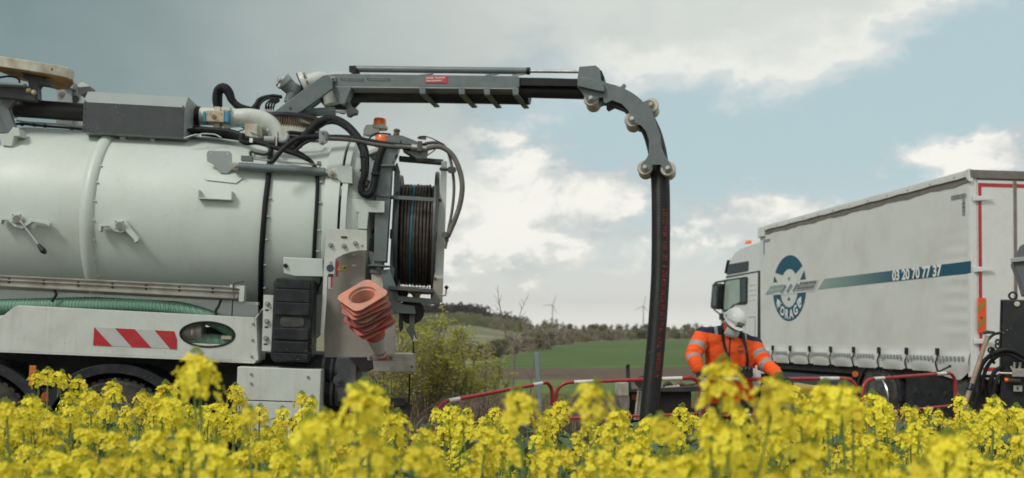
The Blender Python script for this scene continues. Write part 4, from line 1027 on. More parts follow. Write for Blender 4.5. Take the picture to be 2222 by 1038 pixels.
# arrangement below the reel: sheave, hook, hanging rods
wh = MB().lathe([(-.03, .02), (-.03, .12), (-.015, .125), (0, .11), (.015, .125), (.03, .12), (.03, .02)], P(893, 676, .50), (0, 1, 0), 24).build('sheave', CHASSIS, tk, T, bevel=.004)
MB().prism(T.ps([(866,682),(874,682),(875,712),(869,722),(865,708)], .44), (0, .03, 0)).build('hook', CHASSIS, tk, T, bevel=.004)
MB().prism(T.ps([(888,682),(900,682),(899,715),(905,735),(896,742),(886,724),(880,715),(888,706)], .44), (0, .03, 0)).build('latch', DGREY, tk, T, bevel=.004)
MB().cyl(P(897, 738, .46), P(897, 768, .46), .008).build('rod', BLACK, tk, T)
MB().prism(T.ps([(898,726),(902,734),(906,740),(896,741)], .42), (0, .03, 0)).build('latch_tip', STEEL, tk, T)
pipe('crank_rod', [(955, 640, .45), (966, 641, .44), (968, 630, .44), (969, 624, .43)], .009, ALU)
MB().cyl(P(967, 626, .43), P(971, 622, .42), .018, .018, 12).build('crank_grip', BLACKP, tk, T)
# drain pipe below
MB().cyl(P(889, 812, .5), P(887, 905, .5), .009, .009, 8).build('hanging_rod', BLACK, tk, T)
# hoses looping over the reel
pipe('hydraulic_hose', [(590, 352, .16), (612, 326, .18), (640, 304, .22), (670, 298, .26), (705, 298, .3), (760, 300, .34), (820, 310, .36), (890, 322, .38)], .023, BLACK, k=6, n=12)
pipe('hydraulic_hose', [(640, 330, .2), (660, 312, .24), (700, 297, .30), (760, 297, .34), (830, 309, .36), (900, 317, .38), (925, 313, .40)], .014, BLACK, k=6)
hz_ = mat('dusty_hose', (.10, .095, .085), .6, var=.25, dirt=(.2,.19,.17), dirt_amt=.5)
pipe('dusty_hose', [(705, 300, .30), (760, 303, .34), (820, 314, .36), (900, 321, .38), (912, 322, .38)], .024, hz_, k=6, n=12)
pipe('dusty_hose', [(925, 322, .40), (955, 319, .40), (980, 335, .40), (996, 366, .40), (1003, 402, .40), (999, 440, .40), (988, 475, .40), (973, 510, .42)], .025, hz_, k=7, n=12)
pipe('dusty_hose', [(922, 312, .44), (950, 310, .44), (968, 322, .44), (978, 350, .44), (985, 400, .44), (982, 450, .44), (973, 500, .44), (966, 540, .44)], .015, hz_, k=7)
pipe('cable', [(905, 300, .40), (920, 296, .40), (940, 302, .40), (962, 315, .40), (974, 332, .42)], .005, BLACK); pipe('cable', [(900, 340, .42), (925, 338, .42), (945, 325, .42)], .005, BLACK)
cp = MB().box(P(905, 328, .34), P(917, 312, .46)).build('hose_clamp', DGREY, tk, T, bevel=.004)
MB().cyl(P(912, 322, .40), P(926, 323, .40), .032, .03, 14).cyl(P(893, 320, .38), P(906, 321, .38), .032, .032, 14).build('hose_coupling', STEEL, tk, T, bevel=.003)
MB().cyl(P(914, 316, .42), P(926, 314, .42), .022, .02, 12).build('hose_coupling', STEEL, tk, T)
MB().box(P(908, 302, .4), P(925, 297, .42)).build('clamp_top', DGREY, tk, T, bevel=.003)
MB().cyl(P(955, 367, .36), P(985, 369, .42), .016).cyl(P(978, 369, .34), P(983, 369, .46), .034, .034, 14).build('hose_guide', DGREY, tk, T)
MB().cyl(P(964, 510, .36), P(972, 511, .46), .03, .03, 14).build('hose_guide', DGREY, tk, T)
kp = plate('hose_clamp_plate', [(692,284),(706,283),(710,290),(710,308),(700,315),(692,312)], .22, .25, LGREY, bevel=.003)
for a, b in ((700, 287), (698, 309)): MB().bolt(P(a, b, .22), (0, -1, 0), .012, .008).build('bolt', ALU, kp, T)
MB().cyl(P(709, 290, .2), P(709, 303, .2), .02, .02, 12).build('clamp_body', GREY, kp, T)
# thick black loop of hoses
pipe('hose_sleeve', [(640, 316, .5), (668, 290, .5), (690, 268, .52), (722, 260, .55), (750, 272, .5), (775, 298, .42), (789, 325, .36), (792, 350, .32), (791, 380, .30), (785, 400, .30), (786, 418, .30), (800, 424, .30), (810, 405, .32), (816, 370, .34), (823, 340, .36), (832, 318, .38)], [.04, .045, .045, .045, .042, .04, .045, .042, .036, .034, .034, .034, .034, .036, .036, .034], SLEEVE, n=12, k=6)
pipe('cable', [(655, 300, .48), (700, 275, .5), (720, 264, .5), (748, 276, .46), (772, 300, .4), (794, 330, .3), (797, 372, .28), (792, 405, .28)], .006, BLACK)
for a, b in ((790, 340), (790, 370), (786, 405), (815, 378), (806, 415)): MB().cyl(P(a, b - 2, .32), P(a, b + 2, .32), .043, .043, 12).build('hose_tie', BLACKP, tk, T)
MB().cyl(P(792, 408, .4), P(800, 392, .4), .022, .02, 10).build('fitting', RUST, tk, T)
plate('side_rail', [(785,350),(795,345),(799,440),(788,440)], .62, .68, GREY, bevel=.004)
# beacons and lamps on the rear
for (a, b, v, s) in ((824, 272, 1.35, 1.0), (829, 309, .95, .95)):
    c = P(a, b, v); bc = MB().lathe([(-.045, .03), (-.045, .085), (-.02, .088), (0, .07)], c, (0, 0, 1), 26).build('beacon_base', WORNW, tk, T, bevel=.003)
    MB().lathe([(0, .069 * s), (.055, .066 * s), (.068, .058 * s), (.07, .001)], c, (0, 0, 1), 26).build('beacon_lens', ORANGEL, bc, T)
plate('work_lamp', [(788,283),(794,271),(812,270),(823,278),(822,286),(805,293),(790,292)], 1.30, 1.42, PANELW, bevel=.01)
pipe('lamp_stalk', [(789, 290, 1.36), (789, 330, 1.3)], .007, PANELW); pipe('lamp_stalk', [(816, 288, 1.2), (816, 312, 1.1)], .007, DGREY); pipe('cable', [(800, 302, .6), (812, 292, .55), (830, 290, .5), (848, 292, .48)], .008, BLACK)
plate('work_lamp', [(792,330),(812,322),(830,318),(830,324),(800,336)], .9, 1.0, PANELW, bevel=.006)
MB().bar(P(795, 346, 1.0), P(838, 334, .9), .05, .05).build('cross_bar', GREY, tk, T, bevel=.003)
# connector on a short cable beside the mast
pipe('cable', [(803, 540, .55), (801, 525, .55), (806, 508, .55), (812, 498, .5)], .010, BLACK)
MB().box(P(800, 546, .5), P(812, 522, .58)).build('socket_box', BLACKP, tk, T, bevel=.004); MB().cyl(P(802, 548, .54), P(802, 562, .54), .009).build('socket_latch', BLACKP, tk, T)

# rear side panel with the arch, dusty inner sheet, bumper
arc = [(796,544),(780,544),(762,547),(745,553),(734,559),(728,563)]
ap = plate('arch_panel', [(709.5,496),(796,500)] + arc + [(727,574),(725,597),(711,599),(708,660),(703,725),(695,723),(700,640),(703,574)], .02, .04, PANELW, bevel=.003)
bolts('bolt', [(718,532),(747,534),(771,528)], .02, .017, ALU, ap); bolts('bolt', [(717,568)], .02, .011, WORNW, ap)
MB().cyl(P(716.5, 582, .012), P(716.5, 582, .022), .034, .034, 24).build('round_sticker', mat('blue_grey_plastic', (.045, .07, .10), .4, var=.2, scale=40), ap, T, bevel=.003)
MB().box(P(740, 516, .012), P(753, 513.5, .022)).build('slot', CHASSIS, ap, T); MB().cyl(P(786, 534, .016), P(786, 534, .022), .012, .012, 14).build('hole', ALU, ap, T)
pl_ = plate('reflector', [(712,598),(723.5,598),(722,627),(711.5,627)], -.004, .016, WHITES, ap, bevel=.002)
MB().box(P(717, 624, -.008), P(722, 601, -.004)).build('red_half', REDS, pl_, T); MB().box(P(712, 601, -.006), P(724, 595, .014)).build('cover', BLACKP, pl_, T)
inner = plate('rear_inner_panel', [(706,545),(794,543),(792,600),(790,690),(843,689),(851,693),(858,706),(857,776),(703,776)], .16, .19, BEIGE, bevel=.004)
MB().prism(T.ps([(703,776),(858,776),(852,783),(800,806),(712,786)], .16), (0, .6, 0)).build('rear_belly', CHASSIS, tk, T)
MB().box(P(728, 598, .152), P(733, 566, .158)).build('red_strip', REDS, inner, T)
YEL = mat('sticker_yellow', (.62, .42, .02), .5, var=.05)
st1 = MB().prism(T.ps([(731,587),(740,587),(735.5,577)], .154), (0, .004, 0)).build('warning_sticker', YEL, inner, T)
MB().prism(T.ps([(735,585),(736,585),(736.2,580),(734.8,580)], .1535), (0, .0015, 0)).build('symbol', CHASSIS, st1, T)
st2 = MB().box(P(743, 586, .154), P(753, 577.5, .158)).build('warning_sticker', YEL, inner, T)
MB().prism(T.ps([(744,582),(747,580),(748,578),(750,579),(750,581),(753,580.5),(752,583),(749,583),(747,585),(745,584)], .1535), (0, .0015, 0)).build('symbol', CHASSIS, st2, T)
for a, b in ((768, 553), (768, 576)): MB().box(P(a - 5, b + 2, .155), P(a + 5, b - 1, .159)).build('slot', WORNW, inner, T)
plate('reflector_arm', [(800,542),(830,560),(830,590),(806,600)], .5, .54, PANELW)
bm_ = plate('rear_beam', [(809,783),(901,784),(900,808),(811,806)], -.02, .10, ALU, bevel=.004)
bolts('bolt', [(805,777),(848,777),(894,796)], .0, .013, RUST)
plate('rear_beam_plate', [(797,768),(901,770),(901,784),(797,782)], .02, .12, ALU, bevel=.003)
MB().box(P(856, 784, .12), P(898, 766, .5)).build('rear_step', WORNW, tk, T, bevel=.006)
plate('tank_support', [(614,558),(700,562),(702,601),(640,600),(616,594)], .10, .2, TANKW, bevel=.008); bolts('bolt', [(620, 577)], .10, .016, BLACKP)
plate('inner_web', [(678,640),(700,640),(700,700),(694,728),(676,745)], .2, .24, LGREY, bevel=.003)
MB().box(P(676, 720, .5), P(700, 640, .55)).build('web_back', DGREY, tk, T)
# mounting flange with bolts
fl = plate('mounting_flange', [(572,640),(594,641),(592,764),(568,762)], .03, .045, PANELW, bevel=.003)
bolts('bolt', [(580,659),(579,697),(577,734)], .03, .018, ALU, fl)
for a, b in ((579, 673), (578, 710), (576, 747)): MB().box(P(a - 4, b + 1.5, .026), P(a + 4, b - 1.5, .031)).build('slot', CHASSIS, fl, T)
pipe('hydraulic_hose', [(699, 590, .2), (696, 612, .2), (690, 625, .2), (684, 640, .24)], .010, BLACK)
# black toolbox with ribs
tb = plate('toolbox', [(601,602),(670,604),(680,610),(679,640),(674,780),(668,788),(594,785),(586,779),(590,700),(593,610)], -.06, .30, BLACKP, bevel=.02)
for i, (y0_, y1_) in enumerate(((607, 626), (629, 655), (658, 684), (714, 737), (743, 765), (768, 783))):
    sh_ = (y0_ - 602) / 188 * -6
    a = P(597 + sh_, y1_, -.085); b = P(674 + sh_, y0_, -.085)
    MB().box((a.x, -.085, a.z), (b.x, -.055, b.z)).build('rib', BLACKP, tb, T, bevel=.010)
MB().prism([P(634 + 26 * math.copysign(abs(math.cos(q)) ** .5, math.cos(q)), 699 + 11.5 * math.copysign(abs(math.sin(q)) ** .5, math.sin(q)), -.066) for q in [2 * math.pi * k / 28 for k in range(28)]], (0, .02, 0)).build('name_boss', mat('worn_black_plastic', (.04, .042, .038), .5, var=.2, dirt=(.12,.12,.09), dirt_amt=.5, specks=1, speck_col=(.35,.34,.3)), tb, T, bevel=.005)
for y_ in (636, 670, 725, 752):
    for k in range(3): MB().box(P(668, y_ + k * 7 + 2, -.07), P(680, y_ + k * 7, .02)).build('side_rib', BLACKP, tb, T)
# skirt: side panel with oval window, chevrons, rim
ov = [(450 + 59 * math.cos(2 * math.pi * k / 40), 726 + 1.6 * math.cos(2 * math.pi * k / 40) + 27 * math.sin(2 * math.pi * k / 40)) for k in range(40)]
SKO = [(-90,757),(554,783.5),(561,779),(552,690),(39,663.5),(30,667),(-10,698),(-90,745)]
sk = plate('side_skirt', SKO, 0.0, .03, PANELW, hole=ov, bevel=.003)
MB().tube([P(a, b, .0) for a, b in ov + ov[:1]], .009, 8, False).build('oval_trim', BLACK, sk, T, sharp=60)
MB().prism(T.ps([(-90,757),(554,783.5),(554,787),(-90,761)], .0), (0, .12, 0)).build('skirt_lower_lip', PANELW, sk, T)
MB().bar(P(42, 664, .035), P(551, 690.5, .035), .065, .012).build('skirt_top_lip', PANELW, sk, T)
e0, e1, e2, e3 = P(552, 690, .0), P(575, 655, .0), P(572, 765, .0), P(554, 783.5, .0)
ex = P(556, 740, 0).x
MB().prism([(P(553, 690, 0).x, .0, P(553, 690, 0).z), (P(557, 783, 0).x, .0, P(557, 783, 0).z), (P(557, 783, 0).x, .34, P(557, 783, 0).z), (P(553, 690, 0).x, .34, P(553, 690, 0).z + .10)], (.012, 0, 0)).build('skirt_end_plate', PANELW, sk, T, bevel=.003)
MB().bar(P(560, 786, .17), P(440, 781, .17), .34, .014).build('skirt_floor', WORNW, sk, T)
for a, b in ((549, 703), (548, 738), (546, 774)): MB().bolt(P(a, b, 0), (0, -1, 0), .010, .007).build('bolt', ALU, sk, T)
w0, w1, w2, w3 = (204, 710), (378, 719), (384, 758.6), (202, 749)
ct = MB().prism(T.ps([w0, w1, (381,727), (384,738), (384,758), w3], -.003), (0, .003, 0)).build('chevron_tape', WHITES, sk, T)
for pts in ([(204.5,710),(243,751.5),(202,749.5)], [(249,712.5),(292,714.5),(328.5,755),(286,753.5)], [(335,717),(378,719),(380,727),(384,738),(383.5,758.4),(369,757.4)]):
    MB().prism(T.ps(pts, -.0055), (0, .0025, 0)).build('red_stripe', REDS, ct, T)
# aluminium rail with ridges, white rail under it, tray floor
def band(name, y0l, y1l, y0r, y1r, xr_, v0, v1, m, parent=tk, bevel=.003):
    a = P(-90, y0l - 90 * (y0r - y0l) / xr_, v0); b = P(xr_, y0r, v0); c = P(xr_, y1r, v0); d = P(-90, y1l - 90 * (y1r - y1l) / xr_, v0)
    return MB().prism([a, b, c, d], (0, v1 - v0, 0)).build(name, m, parent, T, bevel)
ar = band('aluminium_rail', 597, 621, 622, 649, 522, .06, .10, ALU)
for a, b, c, d in ((597, 600.5, 622, 626), (606, 609, 632, 635), (617, 621, 644.5, 649)): band('rail_ridge', a, b, c, d, 522, .045, .06, ALU, ar, .002)
for a in (20, 95, 170, 244, 317, 389, 461): MB().cyl(P(a, 605 + a * .048, .054), P(a, 605 + a * .048, .062), .010, .010, 10).cyl(P(a, 612 + a * .048, .054), P(a, 612 + a * .048, .062), .010, .010, 10).build('rail_hole', CHASSIS, ar, T)
plate('rail_end', [(499,618),(531,620),(529,655),(518,655),(520,627),(499,625)], .03, .12, PANELW, bevel=.003)
pipe('rail_latch', [(508, 648, .02), (506, 620, .02), (514, 614, .02), (529, 610, .02)], .007, RUST); MB().cyl(P(505, 650, .03), P(503, 688, .03), .005).build('latch_cord', BLACK, tk, T)
band('lower_rail', 628, 634, 656, 663, 560, .12, .2, PANELW)
band('tray_back', 634, 664, 663, 700, 560, .30, .32, LGREY)
band('tray_floor', 725, 735, 752, 762, 560, .06, .36, WORNW)
for pts in ([(118, 630), (122, 640), (115, 650), (114, 656)], [(480, 650), (474, 665), (468, 675), (470, 684)]):
    pipe('strap', [(a, b, .07) for a, b in pts], .012, BLACK)
# tray contents seen in the oval window: coupling
cg = MB().cyl(P(400, 722, .14), P(436, 720, .14), .085, .085, 24).cyl(P(430, 720, .14), P(442, 720, .14), .095, .095, 24).build('hose_coupling', ALU, tk, T, bevel=.004)
MB().cyl(P(416, 716, .06), P(416, 728, .06), .012).build('coupling_latch', STEEL, cg, T)
MB().box(P(480, 736, .06), P(510, 729, .20)).build('tray_block', WORNW, tk, T)
band('dark_tray_back', 700, 760, 712, 775, 560, .33, .36, CHASSIS)

# chassis, wheels and mudguards
MB().box((-2.6, .45, .75), (.72, .70, 1.12)).build('chassis_beam', CHASSIS, tk, T, bevel=.01)
MB().box((-2.6, 1.75, .75), (.72, 2.0, 1.12)).build('chassis_beam', CHASSIS, tk, T, bevel=.01)
MB().box((-2.6, .50, 1.12), (.80, 1.95, 1.32)).build('subframe', CHASSIS, tk, T)
MB().box((-2.6, 1.10, .30), (.66, 1.2, 1.30)).build('chassis_centre_plate', CHASSIS, tk, T)
def wheel(parent, fr, c, r=.52, w=.32, out=-1, dish=.10, twin=False, rimm=DGREY):
    t = MB().lathe([(w * .5 * 1, r * .62), (w * .48, r * .80), (w * .50, r * .93), (w * .40, r * .985), (w * .30, r), (-w * .30, r), (-w * .40, r * .985), (-w * .50, r * .93), (-w * .48, r * .80), (-w * .5, r * .62)], c, (0, -out * -1 if out < 0 else out, 0), 56, True).build('wheel', TYRE, parent, fr, sharp=50)
    tr = MB()
    for k in range(44):
        q = 2 * math.pi * k / 44
        for s_ in (-1, 1):
            cc = Vector(c) + Vector((math.cos(q) * r, s_ * w * .24, math.sin(q) * r)); tg_ = Vector((-math.sin(q), 0, math.cos(q)))
            tr.bar(cc - Vector((0, w * .17, 0)), cc + Vector((0, w * .17, 0)), .045, .02, tg_.cross(Vector((0, 1, 0))))
    tr.build('tread', TYRE, t, fr)
    c = Vector(c); a = Vector((0, out, 0))
    MB().lathe([(w * .5, r * .62), (w * .51, r * .585), (w * .42, r * .56), (w * .2, r * .52), (w * .12, r * .36), (w * .16, r * .30), (w * .30, r * .22), (w * .5, r * .20), (w * .5, .001)], c, a, 40).build('rim', rimm, t, fr, sharp=30)
    for k in range(10):
        q = 2 * math.pi * k / 10; MB().bolt(c + a * w * .14 + Vector((math.cos(q), 0, math.sin(q))) * r * .33, a, .016, .018).build('wheel_nut', rimm, t, fr)
    return t
wc = P(262, 905, .30)
for k, px in enumerate((262, -48)):
    x = P(px, 900, .22).x; zc = .53
    wheel(tk, T, (x, .24, zc)); wheel(tk, T, (x, 2.2, zc), out=1)
    pts = []; r0, r1 = .665, .62
    o_ = [(x + .73 * math.cos(q) * .97, .0, zc + .66 * max(math.sin(q), -.1)) for q in [math.pi * i / 24 for i in range(-1, 26)]]
    i_ = [(x + .63 * math.cos(q) * .97, .0, zc + .575 * max(math.sin(q), -.1)) for q in [math.pi * i / 24 for i in range(-1, 26)]]
    MB().prism(T_ := [Vector((a, .055, b)) for a, _, b in o_] + [Vector((a, .055, b)) for a, _, b in reversed(i_)], (0, .02, 0)).build('mudguard_lip', BLACKP, tk, T, bevel=.004)
    rim2 = MB().prism([Vector((a, .075, b)) for a, _, b in o_] + [Vector((a * 1 + (x - a) * .03, .075, b - .012)) for a, _, b in reversed(o_)], (0, .48, 0)).build('mudguard', BLACKP, tk, T)
rf_ = pbox('side_reflector', 62, 794, 78, 832, .03, .06, mat('amber_reflector', (.50, .16, .02), .3, var=.1), bevel=.004); MB().box(P(68, 816, .024), P(72, 810, .03)).build('reflector_mark', CHASSIS, rf_, T)
MB().cyl(P(101, 862, .05), P(101, 862, .09), .045, .045, 20).build('side_marker_lamp', mat('red_orange_lens', (.40, .06, .02), .3), tk, T, bevel=.005)
MB().bar(P(60, 845, .2), P(130, 850, .2), .04, .04).build('marker_bracket', CHASSIS, tk, T)
# front cabinet under the toolbox
x0_, x1_ = P(515, 800, -.10).x, P(697, 800, -.10).x; zt = P(600, 799, -.10).z
cb = MB().box((x0_, -.10, .52), (x1_, .34, zt)).build('side_cabinet', PANELW, tk, T, bevel=.008)
MB().box((x0_ + .06, -.112, .56), (x1_ - .08, -.102, zt - .30)).build('cabinet_door', PANELW, cb, T, bevel=.003)
MB().box((x0_ + .05, -.1035, .55), (x1_ - .07, -.1005, zt - .29)).build('door_gasket', BLACK, cb, T)
bolts('bolt', [(545, 812), (545, 832), (668, 818)], -.10, .010, ALU, cb)
# dark couplings right of the cabinet
for z_, nm in ((803, 'outlet_pipe'), (850, 'outlet_pipe')):
    a = P(640, z_ - 6, .25); b = P(738, z_, .25); pp = MB().cyl(a, b, .13 if z_ < 820 else .12, .13 if z_ < 820 else .12, 26).build(nm, BLACK, tk, T, bevel=.004)
    for k in (.62, .8, .92): c = a.lerp(b, k); MB().cyl(c, c + (b - a).normalized() * .03, .14, .14, 26).build('pipe_clamp', DGREY, pp, T, bevel=.004)
plate('outlet_cap', [(731,776),(756,776),(773,795),(774,858),(756,873),(731,873)], .05, .42, DGREY, bevel=.012)
MB().cyl(P(735, 826, .04), P(735, 826, .06), .05, .05, 20).cyl(P(735, 826, .0), P(735, 826, .05), .02).build('cap_latch', DGREY, tk, T, bevel=.004)
MB().bar(P(790, 800, .2), P(790, 880, .2), .05, .06).build('stand_post', GREY, tk, T)
MB().bar(P(760, 870, .2), P(880, 872, .2), .10, .07).build('rear_underrun_bar', CHASSIS, tk, T)
plate('mudflap', [(862,862),(895,880),(885,905),(850,900)], .18, .2, CHASSIS)

# green suction hose lying in the tray (a thing of its own)
ghp = [(-60, 668, .17), (0, 667, .17), (80, 665, .17), (160, 663, .17), (240, 662, .17), (320, 664, .17), (380, 671, .17), (430, 682, .17), (470, 697, .17), (500, 716, .18), (515, 735, .2)]
q = cr([P(*a) for a in ghp], 6)
# ribs follow the hose: real rings
rr = []
gh = MB(); qq = cr([P(*a) for a in ghp], 40); rr = [.072 + .0035 * math.cos(i * 2 * math.pi / 4.0) for i in range(len(qq))]
gh.tube(qq, rr, 22); o = gh.build('green_hose', GREENH, None, T, sharp=None)
tag(o, 'ribbed green suction hose lying along the tray over the tanker side skirt', 'hose')
GH2 = MB().tube(cr([P(-60, 700, .12), P(0, 706, .12), P(60, 715, .15), P(200, 728, .18), P(350, 735, .18), P(420, 738, .16), P(470, 740, .16), P(515, 745, .16)], 40), [.062 + .003 * math.cos(i * math.pi / 2) for i in range(281)], 20)
o = GH2.build('green_hose', GREENH, None, T, sharp=None); tag(o, 'lower green hose seen through the oval window of the tanker skirt', 'hose')

# traffic cones nested upside down on a peg: each one a thing
ax = Vector((.15, .62, -.77)).normalized()       # from base to tip, world
c0 = WORLD.p(786, 641, 7.95)
CON = [('faded orange cone, topmost and nearest of the nested stack hung on the tanker', (.66, .24, .15), 0), ('orange cone second from the top of the hanging stack', (.66, .17, .085), 6), ('orange cone third from the top of the hanging stack', (.66, .16, .08), 13),
       ('dull greyish red cone fourth from the top of the hanging stack', (.36, .13, .11), -6), ('pinkish red cone fifth from the top of the hanging stack', (.36, .06, .06), 9), ('red cone sixth from the top of the hanging stack', (.38, .045, .04), -8),
       ('bright red cone seventh from the top of the hanging stack', (.55, .065, .05), 12), ('lowest cone of the hanging stack with white sleeve and red tip showing', (.58, .05, .03), 4)]
a_, u0, w0_ = basis(ax)
for k, (lab, col_, rot) in enumerate(CON):
    m = mat('cone_plastic_%s' % 'abcdefgh'[k], col_, .55, var=.12, dirt=(.30,.20,.17), dirt_amt=.6, dirt_scale=7, specks=.5, bump=.08)
    base = c0 + ax * (.044 * k) + Vector((.004 * math.sin(k * 2.1), 0, .003 * math.cos(k * 1.7)))
    # orientation: local z from tip to base
    zz = -ax; xx = (u0 * math.cos(R(rot + 38)) + w0_ * math.sin(R(rot + 38))); yy = zz.cross(xx)
    Mx = Matrix((xx.to_4d(), yy.to_4d(), zz.to_4d(), base.to_4d())).transposed(); Mx[3] = (0, 0, 0, 1)
    fr = Frame((0, 0, 0)); fr.M = Mx; fr.I = Mx.inverted()
    e = empty('traffic_cone', fr, lab, 'traffic cone', 'traffic cones nested in a stack on the tanker')
    # square base with rounded corners and round opening
    S = .175; out = []
    for q in range(4):
        cx, cy = ((1, 1), (-1, 1), (-1, -1), (1, -1))[q]
        for i in range(7):
            a = math.pi / 2 * (q + i / 6); out.append(Vector((cx * (S - .065) + .065 * math.cos(a), cy * (S - .065) + .065 * math.sin(a), 0)))
    hol = [Vector((.128 * math.cos(2 * math.pi * i / 32), .128 * math.sin(2 * math.pi * i / 32), 0)) for i in range(32)]
    MB().prism([p + Vector((0, 0, 0)) for p in out], (0, 0, -.010), hol).build('base', m, e, fr, bevel=.003)
    MB().lathe([(.004, .128), (.002, .120), (-.022, .116), (-.026, .106), (-.12, .086), (-.30, .052), (-.50, .022), (-.505, .016), (-.505, .026), (-.50, .030), (-.30, .060), (-.12, .094), (-.03, .117), (-.012, .134), (.0, .134)], (0, 0, 0), (0, 0, 1), 36, True).build('cone_body', m, e, fr, sharp=40)
    if k == 7:
        MB().lathe([(-.16, .0885), (-.40, .0445)], (0, 0, 0), (0, 0, 1), 36).build('white_sleeve', WHITES, e, fr)
        MB().lathe([(-.33, .0582), (-.345, .0555)], (0, 0, 0), (0, 0, 1), 36).build('red_band', REDS, e, fr)
# ---------------------------------------------------------------- curtain-sided truck
CD = 12.4
C_ = Frame(((2108 - HX) / FPX * CD, CD, -.03), -80.27, -.57)
ct_ = empty('curtain_truck', C_, 'white curtain sided truck with a blue FORAGE logo parked behind the worker', 'truck')
CP = C_.p
CURT = mat('curtain_white_tarp', (.62, .635, .605), .42, var=.035, scale=1.0, dirt=(.36,.34,.30), dirt_amt=.2, dirt_scale=1.6, streak=.15, bump=.03, bump_scale=4)
TRIM_SHADE = mat('grey_brown_trim_and_shade', (.17, .155, .14), .6, var=.2)  # rear trim, and the painted shade strip under the roof edge
CABW = mat('cab_white_paint', (.66, .68, .66), .28, var=.02, coat=.5, dirt=(.4,.38,.33), dirt_amt=.12)
TEAL = mat('teal_print', (.012, .085, .135), .5, var=.05)
SAGE = mat('sage_print', (.25, .33, .29), .5, var=.05)
PALEB = mat('pale_blue_print', (.28, .36, .39), .5, var=.05)
NAVYP = mat('navy_print', (.015, .025, .04), .5, var=.05)
GLASSD = mat('dark_cab_glass', (.018, .022, .024), .08, var=.2, spec=.8)
GLASSL = mat('green_cab_glass', (.30, .38, .33), .08, var=.12, scale=2, spec=.6)
tl = CP(1651, 498); tr_ = CP(2108, 376); bl_ = CP(1649, 786); brr = CP(2108, 809)
XF = (tl.x + bl_.x) / 2; ZT = (tl.z + tr_.z) / 2; ZB = (bl_.z + brr.z) / 2
WD = 2.5
HZT = ZT - .03
buck = [1679, 1717, 1759, 1805, 1855, 1910, 1970, 2037]; bx = [CP(a, 790).x for a in buck]
def curt(x, z):
    """how far the tarp hangs out of its plane"""
    y = 0.0; h = z - ZB
    if h < .34:
        d = min(abs(x - b) for b in bx); k = sst(.34, .0, h)
        y -= .035 * (1 - math.exp(-(d / .16) ** 2)) * math.sin(min(1, h / .3) * math.pi) + .004
    y -= .003 * math.sin(z * 34 + .6 * math.sin(x * 3)) * sst(-.85, -.30, x) * sst(.0, -.06, x) * sst(ZB + .3, ZB + .6, z) * sst(ZT - .5, ZT - 1.2, z)
    y -= .003 * noise.noise(Vector((x * .9, z * 2.6, 1))) * sst(.3, 1.0, h)
    return y
nx, nz_ = 170, 90; vs = []
for j in range(nz_ + 1):
    for i in range(nx + 1):
        x = XF * (1 - i / nx); z = ZB + (HZT - ZB) * j / nz_
        dz = 0
        if j < 4: dz = .02 * (min(abs(x - b) for b in bx) < .1) * (1 - j / 4) - (.10 * sst(-1.0, -.2, x) - .12 * sst(-.25, 0, x)) * (1 - j / 4)
        vs.append((x, curt(x, z), z + dz))
mb = MB(); mb.add(vs, [(j * (nx + 1) + i, j * (nx + 1) + i + 1, (j + 1) * (nx + 1) + i + 1, (j + 1) * (nx + 1) + i) for j in range(nz_) for i in range(nx)])
cu_ = mb.build('curtain', CURT, ct_, C_, sharp=60)
MB().box((XF + .02, .03, ZB + .05), (-.02, WD, ZT - .02)).build('cargo_body', CURT, ct_, C_)
MB().box((XF + .02, WD, ZB + .05), (-.02, WD + .01, ZT)).build('far_curtain', CURT, ct_, C_)
# roof rim with the tarp edge and a strip painted as the shade beneath
pts = []
for i in range(61):
    x = XF * (1 - i / 60); pts.append((x, ZT + .0 + .003 * math.sin(i * 1.7)))
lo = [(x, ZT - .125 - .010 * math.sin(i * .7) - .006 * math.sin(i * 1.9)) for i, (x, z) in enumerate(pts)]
MB().prism([Vector((x, -.012, z - .03)) for x, z in pts] + [Vector((x, -.012, z)) for x, z in reversed(lo)], (0, .01, 0)).build('rail_shade_strip', TRIM_SHADE, ct_, C_)
MB().prism([Vector((x, -.035, z + .02)) for x, z in pts] + [Vector((x, -.035, z - .045 - .004 * math.sin(i * .8))) for i, (x, z) in reversed(list(enumerate(pts)))], (0, .05, 0)).build('roof_edge', CURT, ct_, C_, bevel=.004)
for i in range(12): MB().ell((XF * (1 - (i + .5) / 12), -.04, ZT - .012), .010, .008, .010).build('rivet', TRIM_SHADE, ct_, C_)
rf = MB().box((XF, -.03, ZT + .01), (.02, WD + .03, ZT + .05)).build('roof', CURT, ct_, C_, bevel=.01)
MB().box((XF - .02, -.05, ZT - .17), (XF + .26, .2, ZT + .04)).build('roof_corner', CURT, ct_, C_, bevel=.02)
MB().prism([Vector((-.10, -.04, ZT + .03)), Vector((.03, -.045, ZT + .06)), Vector((.05, -.04, ZT - .12)), Vector((.01, -.04, ZT - .10))], (0, .06, 0)).build('roof_corner', CURT, ct_, C_, bevel=.006)
# straps with buckles at the foot of the curtain
for k, x in enumerate(bx):
    s = MB().tube(cr([(x, -.012, ZB + .30), (x + .01, -.03, ZB + .2), (x - .008, -.045, ZB + .12), (x + .006, -.03, ZB + .03), (x, .01, ZB - .05)], 4), .013, 6, sq=.4).build('strap', BLACK, ct_, C_, sharp=60)
    MB().box((x - .022, -.045, ZB + .235), (x + .03, -.01, ZB + .335)).build('buckle', BLACKP, s, C_, bevel=.006)
